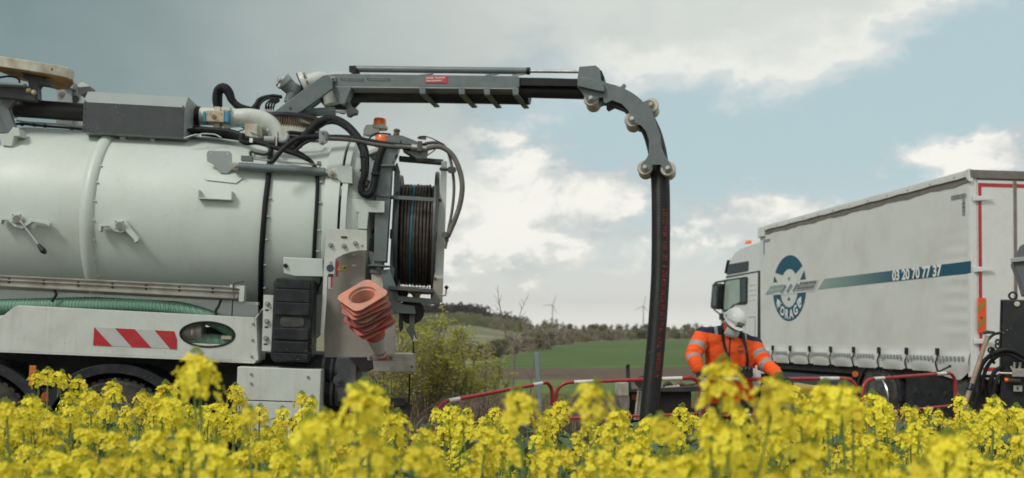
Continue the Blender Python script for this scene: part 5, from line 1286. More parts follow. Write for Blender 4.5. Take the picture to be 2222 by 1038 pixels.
# logo, laid on the tarp
def dec(name, pts, m, parent=cu_, v=-.005, th=.0006):
    return MB().prism([Vector((x, v, z)) for x, z in pts], (0, th, 0)).build(name, m, parent, C_)
lc = CP(1712, 626); et = CP(1714, 554); eb = CP(1710, 697); el_ = CP(1677.5, 622); er_ = CP(1750, 626)
cx, cz = (el_.x + er_.x) / 2, (et.z + eb.z) / 2; rx, rz = (er_.x - el_.x) / 2, (et.z - eb.z) / 2
ix, iz = rx * .53, rz * .585
def arcp(a0, a1, rx_, rz_, n=24): return [(cx + rx_ * math.cos(R(a0 + (a1 - a0) * i / n)), cz + rz_ * math.sin(R(a0 + (a1 - a0) * i / n))) for i in range(n + 1)]
def segment(name, a0, a1, b0=None, b1=None, m=TEAL):
    b0 = a0 if b0 is None else b0; b1 = a1 if b1 is None else b1
    o = arcp(a0, a1, rx, rz); i_ = arcp(b0, b1, ix, iz)
    fs = []; mb = MB(); n = len(o); vs = [Vector((x, -.005, z)) for x, z in o + i_]
    mb.add(vs, [(k, k + 1, n + k + 1, n + k) for k in range(n - 1)]); return mb.build(name, m, cu_, C_, sharp=None)
segment('logo_arc', 38, 148, 44, 134)
dec('logo_wedge', [(cx + rx * math.cos(R(a)), cz + rz * math.sin(R(a))) for a in (10, 16, 22, 28)] + [(cx + rx * .62, cz + rz * .17)], TEAL)
dec('logo_wedge', [(cx + rx * math.cos(R(a)), cz + rz * math.sin(R(a))) for a in (170, 164, 158, 154)] + [(cx - rx * .66, cz + rz * .17)], TEAL)
segment('logo_arc', 190, 350, 196, 344)
W3 = lambda pts: [(cx + a * rx, cz + b * rz) for a, b in pts]
dec('logo_triangle', W3([(-.72,-.28),(-.50,-.40),(-.76,-.50)]), WHITEPRINT, v=-.0078); dec('logo_triangle', W3([(.72,-.28),(.50,-.40),(.72,-.50)]), WHITEPRINT, v=-.0078)
dec('logo_triangle', W3([(-.09,.33),(.09,.33),(.0,.18)]), SAGE); dec('logo_triangle', W3([(-.10,-.37),(.08,-.37),(0,-.24)]), TEAL)
# letters along the lower arc
for k, ch in enumerate('FORAGE'):
    a = R(270 + (k - 2.5) * 20.5); vs, fs = text_mesh(ch, .245, .0075, 'CENTER', res=3)
    mx, mz = (rx + ix) / 2 - .0, (rz + iz) / 2
    c = (cx + mx * 1.0 * math.cos(a), cz + mz * 1.0 * math.sin(a)); rot = a - R(270)
    # the logo is an upright ellipse, so letters turn a little less than the angle
    rot = math.atan2(mz * math.sin(a) * -1 * 0 + math.cos(a) * mz, -math.sin(a) * mx) * .85
    mb = MB(); u = Vector((math.cos(rot), 0, math.sin(rot))); w_ = Vector((-math.sin(rot), 0, math.cos(rot)))
    mb.add([Vector((c[0], -.0078, c[1])) + u * p.x * .92 + w_ * (p.y - .085) for p in vs], fs); mb.build('letter', WHITEPRINT, cu_, C_, sharp=None, fix=False)
# road, blocks and rails across the logo
def quad(name, pts, m, v=-.0090): return MB().prism([CP(a, b, v) for a, b in pts], (0, .0006, 0)).build(name, m, cu_, C_)
quad('logo_gap', [(1662,638),(1674,614),(1700,612),(1756,606),(1776,606),(1766,632),(1700,640)], CURT, -.0075)
quad('logo_road', [(1660.5,639.5),(1672,621),(1701,617.5),(1692,634.5)], SAGE)
for k in range(6): quad('road_dash', [(1667 + k * 5, 631 - k * .75), (1670.5 + k * 5, 630.4 - k * .75), (1671 + k * 5, 629.2 - k * .75), (1667.5 + k * 5, 629.8 - k * .75)], WHITEPRINT, -.0108)
for k in range(3):
    o = k * 13.2; y = -k * 1.4
    for j in range(5): quad('logo_block', [(1692 + o + j * .9, 634 + y + j * .9), (1693.5 + o + j * .9, 635.4 + y + j * .9), (1704 + o + j * .9, 618.5 + y + j * .9), (1702.3 + o + j * .9, 617 + y + j * .9)], PALEB if j % 2 == 0 else SAGE, -.0104)
for k in range(8):
    o = k * 4.7; y = -k * .5; quad('logo_sleeper', [(1728 + o, 633 + y), (1730 + o, 633 + y), (1740 + o, 612 + y), (1738 + o, 612 + y)], NAVYP, -.0108)
quad('logo_rail', [(1728,627.2),(1764,623.0),(1765,621.8),(1729,626)], NAVYP, -.0108); quad('logo_rail', [(1735,616.6),(1771,612.4),(1772,611.2),(1736,615.4)], NAVYP, -.0108)
# stripe and telephone number
def gradient_mat():
    m = bpy.data.materials.new('sage_to_teal_print'); m.use_nodes = True; nt = m.node_tree; N = nt.nodes; L = nt.links
    tc = N.new('ShaderNodeTexCoord'); s = N.new('ShaderNodeSeparateXYZ'); L.new(tc.outputs['Object'], s.inputs[0])
    r = N.new('ShaderNodeValToRGB'); mr = N.new('ShaderNodeMapRange'); L.new(s.outputs[0], mr.inputs[0])
    mr.inputs[1].default_value = CP(1775, 628).x; mr.inputs[2].default_value = CP(1960, 600).x; L.new(mr.outputs[0], r.inputs[0])
    r.color_ramp.elements[0].color = (.27,.36,.31,1); r.color_ramp.elements[1].color = (.012,.085,.135,1)
    L.new(r.outputs[0], N['Principled BSDF'].inputs['Base Color']); N['Principled BSDF'].inputs['Roughness'].default_value = .5; return m
MB().prism([CP(a, b, -.005) for a, b in [(1774,628.5),(1789,605.5),(2107,566.5),(2107,593)]], (0, .001, 0)).build('stripe', gradient_mat(), cu_, C_)
p0, p1 = CP(1936, 609, -.011), CP(2043, 598, -.011); vs, fs = text_mesh('03 20 70 77 37', .30, .010); mw = max(p.x for p in vs); hh_ = max(p.y for p in vs)
up_ = CP(1936, 586.5, -.011).z - p0.z; mb = MB(); ux = (p1 - p0) / mw
mb.add([p0 + ux * p.x + Vector((0, 0, up_ / hh_)) * p.y for p in vs], fs); mb.build('telephone_number', WHITEPRINT, cu_, C_, sharp=None, fix=False)
# dashed reflective markings
DASH = mat('silver_dash', (.25, .27, .27), .4, var=.05)
xx = bx[0] - .25
while xx < -.12:
    if min(abs(xx + .04 - b) for b in bx) > .05: dec('reflective_dash', [(xx, ZB + .165), (xx + .055, ZB + .165), (xx + .055, ZB + .225), (xx, ZB + .225)], DASH, v=-.050)
    xx += .085
z0_ = CP(2090, 428).z
for k in range(6): a = CP(2064 + k * 5.1, 429.5 - k * .9); dec('reflective_dash', [(a.x, a.z - .04), (a.x + .075, a.z - .04), (a.x + .075, a.z + .025), (a.x, a.z + .025)], DASH)
for k in range(4): a = CP(2088.5, 436 + k * 8); dec('reflective_dash', [(a.x, a.z - .055), (a.x + .06, a.z - .055), (a.x + .06, a.z + .02), (a.x, a.z + .02)], DASH)
for k in range(3): a = CP(1657 + k * 4.5, 524 - k * .8); dec('reflective_dash', [(a.x, a.z - .03), (a.x + .12, a.z - .03), (a.x + .12, a.z + .03), (a.x, a.z + .03)], DASH)
for k in range(6): a = CP(1657, 528 + k * 4.3); dec('reflective_dash', [(a.x, a.z - .025), (a.x + .05, a.z - .025), (a.x + .05, a.z + .02), (a.x, a.z + .02)], DASH)
# rear face: post, doors with red tape, hinges, seal
def RP(px, py, v=0.0): return C_.p(px, py, v, 0)
def rplate(name, pts, v, m, parent=ct_, th=.012, bevel=.002): return MB().prism([RP(a, b, v) for a, b in pts], (th, 0, 0)).build(name, m, parent, C_, bevel)
yL = RP(2122, 600, .03).y
MB().box((-.05, -.005, ZB - .05), (.02, yL, ZT - .02)).build('corner_post', CABW, ct_, C_, bevel=.006)
MB().box((-.05, -.02, ZT - .07), (.045, WD + .02, ZT + .045)).build('rear_header', TRIM_SHADE, ct_, C_, bevel=.006)
y1_ = yL + .005; ym = RP(2203, 600, .03).y
d1 = MB().box((-.02, y1_, ZB - .02), (.03, ym - .012, ZT - .09)).build('rear_door', CABW, ct_, C_, bevel=.006)
d2 = MB().box((-.02, ym + .012, ZB - .02), (.03, WD - .02, ZT - .09)).build('rear_door', CABW, ct_, C_, bevel=.006)
MB().box((.0, ym - .02, ZB), (.045, ym + .02, ZT - .09)).build('door_seal', TRIM_SHADE, ct_, C_, bevel=.004)
w_ = .05
MB().box((.031, y1_ + .004, ZB + .3), (.034, y1_ + .004 + w_, ZT - .13)).build('red_tape', REDS, d1, C_)
MB().box((.031, y1_ + .004 + w_, ZT - .13 - w_), (.034, ym - .03, ZT - .13)).build('red_tape', REDS, d1, C_)
MB().box((.031, ym + .03, ZT - .13 - w_), (.034, WD - .03, ZT - .13)).build('red_tape', REDS, d2, C_)
MB().box((.031, y1_ + .06, ZB + .03), (.034, ym - .03, ZB + .08)).build('red_tape', REDS, d1, C_)
for y in (432, 586, 742):
    z = RP(2125, y, .04).z; hg = MB().box((.031, yL - .07, z - .03), (.05, yL + .06, z + .04)).build('hinge', CABW, ct_, C_, bevel=.006)
    MB().prism([Vector((.05, yL - .03, z - .025)), Vector((.05, yL + .22, z - .01)), Vector((.05, yL + .22, z + .01)), Vector((.05, yL - .03, z + .035))], (.015, 0, 0)).build('hinge_strap', CABW, hg, C_, bevel=.004)
ORF = mat('fluorescent_orange_red', (.85, .075, .015), .45, var=.05); OCH = mat('ochre_stripe', (.36, .19, .03), .45, var=.08)
hp_ = rplate('hazard_plate', [(2122,647),(2138.5,647),(2138.5,721),(2122,723)], .04, ORF)
for y in (661, 696): MB().prism([RP(2122.3, y + 21, .0535), RP(2138.2, y + 3, .0535), RP(2138.2, y - 12, .0535), RP(2122.3, y + 5, .0535)], (.001, 0, 0)).build('ochre_stripe', OCH, hp_, C_)
MB().ell(RP(2130, 690, .055), .008, .012, .012).build('screw', CHASSIS, hp_, C_)
vs, fs = text_mesh('80', .19, .004); c = RP(2158, 757, .036); mb = MB(); mb.add([c + Vector((0, p.x, p.y)) for p in vs], fs); mb.build('speed_number', CHASSIS, d1, C_, sharp=None, fix=False)
MB().box((.0, yL, ZB - .20), (.05, WD, ZB - .06)).build('rear_sill', LGREY, ct_, C_, bevel=.01)
MB().box((-.02, .1, .50), (.04, WD - .1, .62)).build('underrun_bar', DGREY, ct_, C_, bevel=.01)
tl_ = MB().box((-.03, .12, ZB - .36), (.03, .62, ZB - .22)).build('tail_lamp', mat('red_lamp', (.35, .02, .02), .2, var=.1, coat=.5), ct_, C_, bevel=.01)
MB().box((.031, .2, ZB - .34), (.036, .36, ZB - .25)).build('lamp_window', mat('blue_grey_lamp', (.12, .22, .28), .2), tl_, C_)
# chassis, wheels
MB().box((XF - 1.9, .35, .62), (-.1, .55, .92)).build('chassis_beam', CHASSIS, ct_, C_)
MB().box((XF - 1.9, 1.9, .62), (-.1, 2.1, .92)).build('chassis_beam', CHASSIS, ct_, C_)
MB().box((XF + .1, .05, ZB - .12), (-.08, WD - .05, ZB + .04)).build('load_floor', CHASSIS, ct_, C_)
wx = CP(1906, 870, .05).x
wheel(ct_, C_, (wx, .26, .52), r=.52, w=.46, rimm=DGREY); wheel(ct_, C_, (wx, 2.24, .52), r=.52, w=.46, out=1)
ri = bpy.data.objects.get('rim.002')
MB().lathe([(.24, .315), (.252, .325), (.24, .335)], (wx, .26 , .52), (0, -1, 0), 40, True).build('rim_edge', STEEL, ct_, C_)
MB().prism([Vector((wx + .66 * math.cos(q), .03, .50 + .62 * math.sin(q))) for q in [math.pi * i / 20 for i in range(21)]] + [Vector((wx + .58 * math.cos(q), .03, .50 + .56 * math.sin(q))) for q in [math.pi * i / 20 for i in range(20, -1, -1)]], (0, .5, 0)).build('mudguard', BLACKP, ct_, C_, bevel=.006)
MB().box((wx + .75, .04, .36), (-.40, .10, ZB - .10)).build('side_box', BLACKP, ct_, C_, bevel=.015)
MB().box((-.36, .04, .30), (-.16, .5, ZB - .10)).build('side_post', DGREY, ct_, C_, bevel=.01)
MB().box((XF + .3, .05, .55), (wx - .80, .09, .80)).build('side_guard', mat('blue_grey_guard', (.05, .06, .075), .5, var=.1), ct_, C_, bevel=.01)
MB().box((XF + .3, .10, .30), (wx - .80, .7, ZB - .15)).build('fuel_tank', CHASSIS, ct_, C_, bevel=.03)
for k in range(3): MB().ell((wx + 1.0 + k * .35, .035, ZB - .32), .04, .012, .05).build('hook_eye', CHASSIS, ct_, C_)
pipe('loose_strap', [(2018, 818, -.1), (2035, 808, -.12), (2060, 796, -.15)], .012, BLACK, ct_, C_)
MB().ell(CP(2061, 795, -.15), .02, .02, .02).build('strap_end', BLACK, ct_, C_)
MB().cyl(CP(1856, 812, .0), CP(1856, 812, .03), .05, .05, 14).build('side_marker', mat('orange_marker', (.5, .12, .02), .4), ct_, C_)
# cab: side outline extruded across the width, with rounded roof
cabo = [(1655,515),(1650,520),(1632,525),(1606,535),(1590,547),(1581,563),(1574,591),(1571.5,605),(1566,646),(1562,688),(1560,740),(1560,800),(1655,812)]
cq = C_.ps(cabo, .05)
front = min(p.x for p in cq)
cabm = MB(); ys = [(.05, .05), (.12, .0), (2.38, .0), (2.45, .05)]
cc = sum(cq, Vector()) / len(cq); vs = []
for y, sh_ in ys: vs += [Vector((p.x + (sh_ if p.x < cc.x else 0), y, p.z - (sh_ if p.z > cc.z else 0))) for p in cq]
n = len(cq); fs = [tuple(range(n)), tuple(range(4 * n - 1, 3 * n - 1, -1))]
for a in range(3): fs += [(a * n + i, a * n + (i + 1) % n, (a + 1) * n + (i + 1) % n, (a + 1) * n + i) for i in range(n)]
cabm.add(vs, fs); cab = cabm.build('cab', CABW, ct_, C_, bevel=.02)
def cplate(name, pts, v, th, m, bevel=.004, parent=None): return MB().prism(C_.ps(pts, v), (0, th, 0)).build(name, m, parent or cab, C_, bevel)
cplate('upper_window', [(1577,577),(1581,574),(1623,566.5),(1624,568),(1623,586),(1620,589),(1580,596),(1576.5,596)], .038, .02, GLASSD)
cplate('window_frame', [(1571,610),(1576,607),(1619,600.5),(1622,603),(1621,657),(1618,661),(1594,662),(1584,671),(1579,676),(1570,677),(1567.5,675)], .036, .02, BLACKP)
cplate('side_window', [(1574,613),(1578,610),(1605,606),(1605,656),(1598,659),(1590,662),(1582,671),(1571,673),(1570.5,660)], .032, .006, GLASSL)
cplate('side_window', [(1608,605.5),(1618,604),(1618.5,655),(1608,657)], .032, .006, GLASSD)
cplate('door_gap', [(1575,600),(1578,599.5),(1651,587),(1651,589.5),(1578,603),(1575,603)], .042, .02, BLACKP)
cplate('cab_gap', [(1644.5,590),(1651,588.5),(1651,812),(1643,811)], .040, .02, CHASSIS)
for y in (616, 627, 638, 649): cplate('door_rib', [(1625,y+2.5),(1641,y),(1641,y+1.5),(1625,y+4)], .043, .01, CABW, .002)
cplate('door_panel_line', [(1624,688),(1639,687),(1639,800),(1637.6,800),(1637.6,688.6),(1624,689.5)], .046, .01, LGREY, .0)
cplate('sun_visor', [(1571.5,593),(1577,565),(1580,564.5),(1577,577),(1573.5,594)], .02, .3, BLACKP)
MB().lathe([(0, .07), (.06, .06), (.075, .03)], CP(1624, 529, .35), (0, 0, 1), 18).build('roof_beacon', ORANGEL, cab, C_)
mi = MB().prism(C_.ps([(1545,617),(1550,615),(1558.5,616),(1560,620),(1556,668),(1553,672),(1543,670),(1541,665)], -.10), (0, .16, 0)).build('mirror', BLACKP, cab, C_, bevel=.02)
MB().prism(C_.ps([(1547,621),(1556,621),(1553,664),(1545,664)], -.106), (0, .005, 0)).build('mirror_glass', mat('mirror_glass', (.10, .13, .13), .05, .6, var=.3), mi, C_)
pipe('mirror_arm', [(1550, 617, -.06), (1555, 613, -.04), (1566, 611, .0), (1574, 609, .06)], .022, BLACKP, cab, C_); pipe('mirror_arm', [(1549, 672, -.06), (1558, 679, -.03), (1566, 683, .04)], .016, BLACKP, cab, C_)
MB().prism(C_.ps([(1560,680),(1568,681),(1569,690),(1567,696),(1560,694)], .0), (0, .06, 0)).build('mirror_mount', BLACKP, cab, C_, bevel=.01)
MB().box((front + .02, .25, 1.75), (front + .06, 2.25, 2.6)).build('windscreen', GLASSD, cab, C_)
wheel(ct_, C_, (XF - 1.25, .28, .52), r=.52, w=.30, rimm=DGREY); wheel(ct_, C_, (XF - 1.25, 2.22, .52), r=.52, w=.30, out=1)

# ---------------------------------------------------------------- barriers
RAILR = mat('barrier_red_paint', (.36, .018, .022), .38, var=.12, scale=12, dirt=(.25,.12,.08), dirt_amt=.25, dirt_scale=18, coat=.2)
RAILW = mat('barrier_white_band', (.70, .70, .68), .45, var=.05, dirt=(.4,.36,.3), dirt_amt=.3, dirt_scale=20)
def barrier(a, b, za, zb, label, wb=(.14, .28), mid=True, r=.0195, mh=.62):
    """a, b: ground points of the two ends; za, zb: height of the top rail there"""
    a, b = Vector((*a, 0)), Vector((*b, 0)); d = (b - a).normalized(); L = (b - a).length
    ga, gb = H(a.x, a.y), H(b.x, b.y); fr = Frame((a.x, a.y, 0)); fr.M = Matrix.Translation((a.x, a.y, 0)); fr.I = fr.M.inverted()
    e = empty('crowd_barrier', fr, label, 'barrier', 'red and white tubular barriers round the work site')
    z = lambda s: za + (zb - za) * s / L
    P3 = lambda s, zz: d * s + Vector((0, 0, zz)); rc = .13; pts = []
    pts += [P3(0, ga + .02), P3(0, z(0) - rc)]
    for i in range(1, 6): q = math.pi / 2 * i / 6; pts.append(P3(rc - rc * math.cos(q), z(0) - rc + rc * math.sin(q)))
    n0 = len(pts)
    pts += [P3(rc, z(rc)), P3(L - rc, z(L - rc))]
    for i in range(1, 6): q = math.pi / 2 * i / 6; pts.append(P3(L - rc + rc * math.sin(q), z(L) - rc + rc * math.cos(q)))
    pts += [P3(L, z(L) - rc), P3(L, gb + .02)]
    MB().tube(pts, r, 12).build('frame_tube', RAILR, e, fr, sharp=60)
    for s0, s1 in ((wb[0], wb[1]), (L - wb[1], L - wb[0])):
        s0, s1 = s0, s1; MB().tube([P3(s0, z(s0)), P3(s1, z(s1))], r * 1.06, 12, False).build('white_band', RAILW, e, fr, sharp=60)
    m1 = MB().tube([P3(0, z(0) - (1 - mh)), P3(L, z(L) - (1 - mh))], r * .8, 10).build('middle_rail', RAILR, e, fr, sharp=60)
    for s in (.42, L - .5): MB().tube([P3(s, z(s) - (1 - mh)), P3(s + .1, z(s) - (1 - mh))], r * .86, 10, False).build('white_band', RAILW, m1, fr, sharp=60)
    MB().tube([P3(0, ga + .28), P3(L, gb + .28)], r * .8, 10).build('lower_rail', RAILR, e, fr, sharp=60)
    nrm = Vector((-d.y, d.x, 0))
    for s, gg in ((0, ga), (L, gb)): MB().bar(P3(s, gg + .015) - nrm * .25, P3(s, gg + .015) + nrm * .25, .04, .03).build('foot', RAILR, e, fr, bevel=.004)
    MB().cyl(P3(L, z(L) - .24), P3(L + .035, z(L) - .24), .018).build('coupling_hook', RAILR, e, fr)
    return e
def at(px, d): return ((px - HX) / FPX * d, d)
barrier(at(945, 8.55), at(1198, 9.72), .865, 1.0, 'barrier slanting down to the left behind the rapeseed, leftmost', (.16, .30))
barrier(at(1207, 9.74), at(1520, 9.66), .985, 1.045, 'straight barrier with its top rail passing behind the black hose', (.19, .40))
barrier(at(1526, 9.58), at(1858, 9.85), 1.03, 1.025, 'barrier in front of the worker, his gloved hand resting on it', (.2, .42))
barrier(at(1872, 10.05), at(2073, 10.75), 1.0, 1.045, 'rightmost barrier, in front of the parked truck wheel', (.17, .33))

# grey post
X, Y = at(1168, 15.0); fr = Frame((X, Y, H(X, Y)))
PG = mat('blue_grey_post', (.20, .27, .30), .5, var=.08)
a = fr.p(1164, 765, 0); b = fr.p(1175, 862, 0); b.z = 0
o = MB().bar(a, Vector((b.x, 0, -.02)), .062, .05, (0, 1, 0)).build('marker_post', PG, None, fr, bevel=.006)
tag(o, 'slightly leaning blue grey post standing in the dry grass behind the two barriers', 'post')

# ---------------------------------------------------------------- small trailer behind the hose
Tr = Frame((*at(1362, 11.2), H(1.4, 11.2)), 4); te = empty('equipment_trailer', Tr, 'low trailer with a pale box and ribbed ramp partly hidden behind the hanging hose', 'trailer')
TQ = lambda n_, pts, v, th, m, bevel=.004, par=None: MB().prism(Tr.ps(pts, v), (0, th, 0)).build(n_, m, par or te, Tr, bevel)
tbx = TQ('trailer_box', [(1344,832),(1364,831),(1364,859),(1343,859)], 0, .3, WORNW); TQ('box_lower_part', [(1343,859),(1366,859),(1366,885),(1350,892),(1346,880)], .01, .28, ALU)
TQ('dark_post', [(1359,794),(1366,793),(1369,846),(1361,846)], .08, .05, DGREY); MB().cyl(Tr.p(1363, 795, .06), Tr.p(1363, 795, .14), .024, .024, 12).build('post_eye', CHASSIS, te, Tr)
TQ('gusset', [(1369,824),(1372,826),(1387,844),(1369,845)], .10, .02, ALU)
TQ('deck_beam', [(1358,846),(1520,838),(1520,850),(1358,852)], .05, .8, DGREY)
TQ('trailer_side', [(1366,852),(1500,848),(1500,900),(1366,905)], .12, .05, CHASSIS); MB().box(Tr.p(1371, 868, .1), Tr.p(1380, 855, .13)).build('trailer_lamp', mat('trailer_orange_lamp', (.30, .06, .02), .4), te, Tr)
rp0 = TQ('ramp_frame', [(1384,847),(1387,847),(1380,912),(1376,912)], -.06, .03, WORNW); TQ('ramp_frame', [(1396,847),(1399,847),(1397,912),(1393,912)], -.06, .03, WORNW)
for k in range(17): y = 850 + k * 3.7; TQ('ramp_slat', [(1386 - k * .4, y), (1397 - k * .2, y), (1397 - k * .2, y + 1.9), (1386 - k * .4, y + 1.9)], -.045, .02, WORNW, .0)
w_ = MB().lathe([(-.08, .05), (-.08, .13), (-.05, .15), (.05, .15), (.08, .13), (.08, .05)], Tr.p(1400, 841, .3), (0, 1, 0), 24, True).build('spare_wheel', TYRE, te, Tr)
pipe('rusty_chain', [(1440, 838, .2), (1450, 832, .2), (1462, 838, .2), (1475, 833, .2), (1490, 836, .2), (1515, 832, .2)], [.02, .03, .018, .03, .02, .012], RUST, te, Tr)
for k in range(4): MB().ell(Tr.p(1447 + k * 8, 842 - k, .15), .03, .03, .022).build('stone', WORNW, te, Tr)
for x_ in (.35, .9): MB().lathe([(-.1, .08), (-.1, .24), (-.06, .28), (.06, .28), (.1, .24), (.1, .08)], (x_, .3, .28), (0, 1, 0), 28, True).build('wheel', TYRE, te, Tr)

# ---------------------------------------------------------------- unidentified yellow shape modelled as a low cover, behind the barrier
Yf = Frame((*at(1745, 10.4), H(3.3, 10.4)), 2); ye = empty('yellow_shape', Yf, 'unidentified low yellow shape with a pale stripe behind the barrier right of the worker', 'machine')
YM = mat('shape_yellow', (.42, .30, .02), .45, var=.15, dirt=(.25,.2,.05), dirt_amt=.3)
MB().prism(Yf.ps([(1690,842),(1775,838),(1800,848),(1806,905),(1800,930),(1690,930)], 0), (0, .7, 0)).build('cover', YM, ye, Yf, bevel=.04)
MB().prism(Yf.ps([(1692,876),(1804,880),(1804,889),(1692,886)], -.006), (0, .01, 0)).build('pale_stripe', WORNW, ye, Yf)
MB().box((-.25, .05, 0), (.28, .6, .55)).build('frame', CHASSIS, ye, Yf)

# ---------------------------------------------------------------- drilling machine at the right edge
Mf = Frame((*at(2195, 8.6), 0), -27); me_ = empty('drilling_machine', Mf, 'black machine with hoses, valves and a grey funnel at the right edge', 'machine')
BM = mat('machine_black_paint', (.010, .011, .014), .35, var=.2, dirt=(.06,.055,.05), dirt_amt=.2, specks=1.0, speck_col=(.35,.33,.3), speck_scale=26)
MQ = lambda n_, pts, v, th, m, bevel=.006, par=None: MB().prism(Mf.ps(pts, v), (0, th, 0)).build(n_, m, par or me_, Mf, bevel)
cbx = MQ('machine_cabinet', [(2174,650),(2300,652),(2300,1010),(2166,1010),(2171,760)], 0, .6, BM, .012)
MQ('side_plate', [(2171,650),(2174,649),(2171,760),(2168,760)], -.01, .1, BM)
MB().lathe([(-.008, .03), (0, .042), (.008, .03), (0, .022)], Mf.p(2198, 642, .12), (0, 1, 0), 20, True).build('lifting_eye', CHASSIS, me_, Mf)
MB().cyl(Mf.p(2207, 660, -.02), Mf.p(2207, 660, 0), .024, .024, 16).build('round_boss', WORNW, cbx, Mf, bevel=.003)
MQ('grey_funnel', [(2197,566),(2214,533),(2225,528),(2330,528),(2330,640),(2222,640),(2212,605),(2198,572)], .9, .7, mat('funnel_grey', (.10, .11, .12), .45, var=.1), .01)
MQ('funnel_rim', [(2193,560),(2330,548),(2330,556),(2194,570)], .86, .06, LGREY, .006)
for pts, r_ in (([(2120, 850, -.1), (2122, 820, -.1), (2135, 785, -.1), (2165, 763, -.12), (2195, 760, -.12), (2225, 775, -.1)], .022), ([(2128, 850, -.05), (2140, 800, -.08), (2162, 775, -.1), (2190, 768, -.1), (2230, 790, -.1)], .018),
                ([(2120, 806, -.05), (2128, 780, -.05), (2140, 745, -.04), (2155, 727, -.02), (2175, 722, 0)], .013), ([(2150, 862, -.05), (2148, 835, -.06), (2158, 808, -.06), (2176, 795, 0)], .020), ([(2160, 900, -.05), (2156, 850, -.06), (2165, 820, -.05), (2182, 805, 0)], .018),
                ([(2110, 870, 0), (2118, 835, -.02), (2132, 822, -.02), (2142, 835, 0), (2138, 860, 0)], .016), ([(2153, 755, .1), (2150, 772, .1), (2158, 790, .1)], .014), ([(2145, 905, 0), (2150, 880, 0), (2170, 870, 0)], .015)):
    pipe('machine_hose', pts, r_, BLACK, me_, Mf)
MB().lathe([(-.008, .022), (0, .034), (.008, .022), (0, .016)], Mf.p(2151, 760, -.02), (0, 1, 0), 16, True).build('hose_ring', CHASSIS, me_, Mf)
vb = MB().box(Mf.p(2196, 818, -.06), Mf.p(2224, 800, .0)).build('valve_block', ALU, me_, Mf, bevel=.006)
for a, b in ((2200, 2208), (2212, 2218)): MB().cyl(Mf.p(a, 800, -.04), Mf.p(a + 2, 786, -.04), .014).build('valve_stem', STEEL, vb, Mf)
MB().cyl(Mf.p(2167, 810, -.05), Mf.p(2196, 811, -.05), .012).build('valve_rod', STEEL, vb, Mf); MB().cyl(Mf.p(2193, 795, -.06), Mf.p(2201, 810, -.06), .008).build('lever', BRASS, vb, Mf)
MB().cyl(Mf.p(2180, 825, -.06), Mf.p(2188, 825, -.06), .022, .018, 12).build('orange_cap', ORANGEL, vb, Mf); MB().cyl(Mf.p(2188, 826, -.06), Mf.p(2215, 828, -.06), .024).build('dark_barrel', CHASSIS, vb, Mf)
gb = MB().box(Mf.p(2199, 850, -.05), Mf.p(2218, 836, .0)).build('data_plate', ALU, me_, Mf, bevel=.003)
for k in range(3): MB().box(Mf.p(2206 + k * 1.6, 846, -.056), Mf.p(2206.8 + k * 1.6, 840, -.05)).build('plate_mark', CHASSIS, gb, Mf)
MQ('lower_housing', [(2100,835),(2130,825),(2172,835),(2172,1000),(2110,1000)], .08, .5, CHASSIS, .02)
MQ('red_bracket', [(2126,826),(2162,822),(2166,850),(2130,848)], .05, .03, mat('dull_red_part', (.20, .02, .03), .5, var=.2)); MQ('blue_bracket', [(2123,838),(2133,836),(2130,848),(2124,846)], .045, .02, BLUEP)
MB().box((-.3, 0, 0), (.9, .9, .25)).build('machine_base', CHASSIS, me_, Mf)
MB().cyl(Mf.p(2118, 805, -.05), Mf.p(2126, 795, -.05), .018).build('hose_ferrule', STEEL, me_, Mf)
# shovel leaning against it
Sf = Frame((*at(2110, 8.35), 0)); se = empty('shovel', Sf, 'shovel with a pale wooden handle leaning against the black machine', 'shovel')
WOOD = mat('worn_wood_handle', (.30, .22, .15), .6, var=.2, scale=12, dirt=(.15,.12,.09), dirt_amt=.4)
MB().tube([Sf.p(2143, 730, .12), Sf.p(2110, 830, .06), Sf.p(2078, 925, 0), Sf.p(2058, 985, -.03)], [.020, .021, .023, .022], 14).build('handle', WOOD, se, Sf, sharp=60)
MB().tube([Sf.p(2134, 723, .12), Sf.p(2141, 721, .12), Sf.p(2158, 722, .12)], [.014, .018, .011], 10).build('grip', mat('dark_green_grip', (.02, .05, .03), .5), se, Sf, sharp=60)
b0 = Sf.p(2058, 985, -.03)
MB().add([b0 + Vector(v) for v in ((-.05,0,.02),(.05,0,.02),(.12,.0,-.03),(.12,.02,-.24),(0,.05,-.34),(-.12,.02,-.24),(-.12,0,-.03),(-.05,.012,.02),(.05,.012,.02),(.12,.012,-.03),(.12,.032,-.24),(0,.062,-.34),(-.12,.032,-.24),(-.12,.012,-.03))],
         [(0,1,2,3,4,5,6),(13,12,11,10,9,8,7)] + [(i, (i + 1) % 7, 7 + (i + 1) % 7, 7 + i) for i in range(7)]).build('blade', STEEL, se, Sf)
MB().tube([Sf.p(2108, 834, .05), Sf.p(2104, 846, .04)], .034, 12).build('tape_wrap', BLACKP, se, Sf)
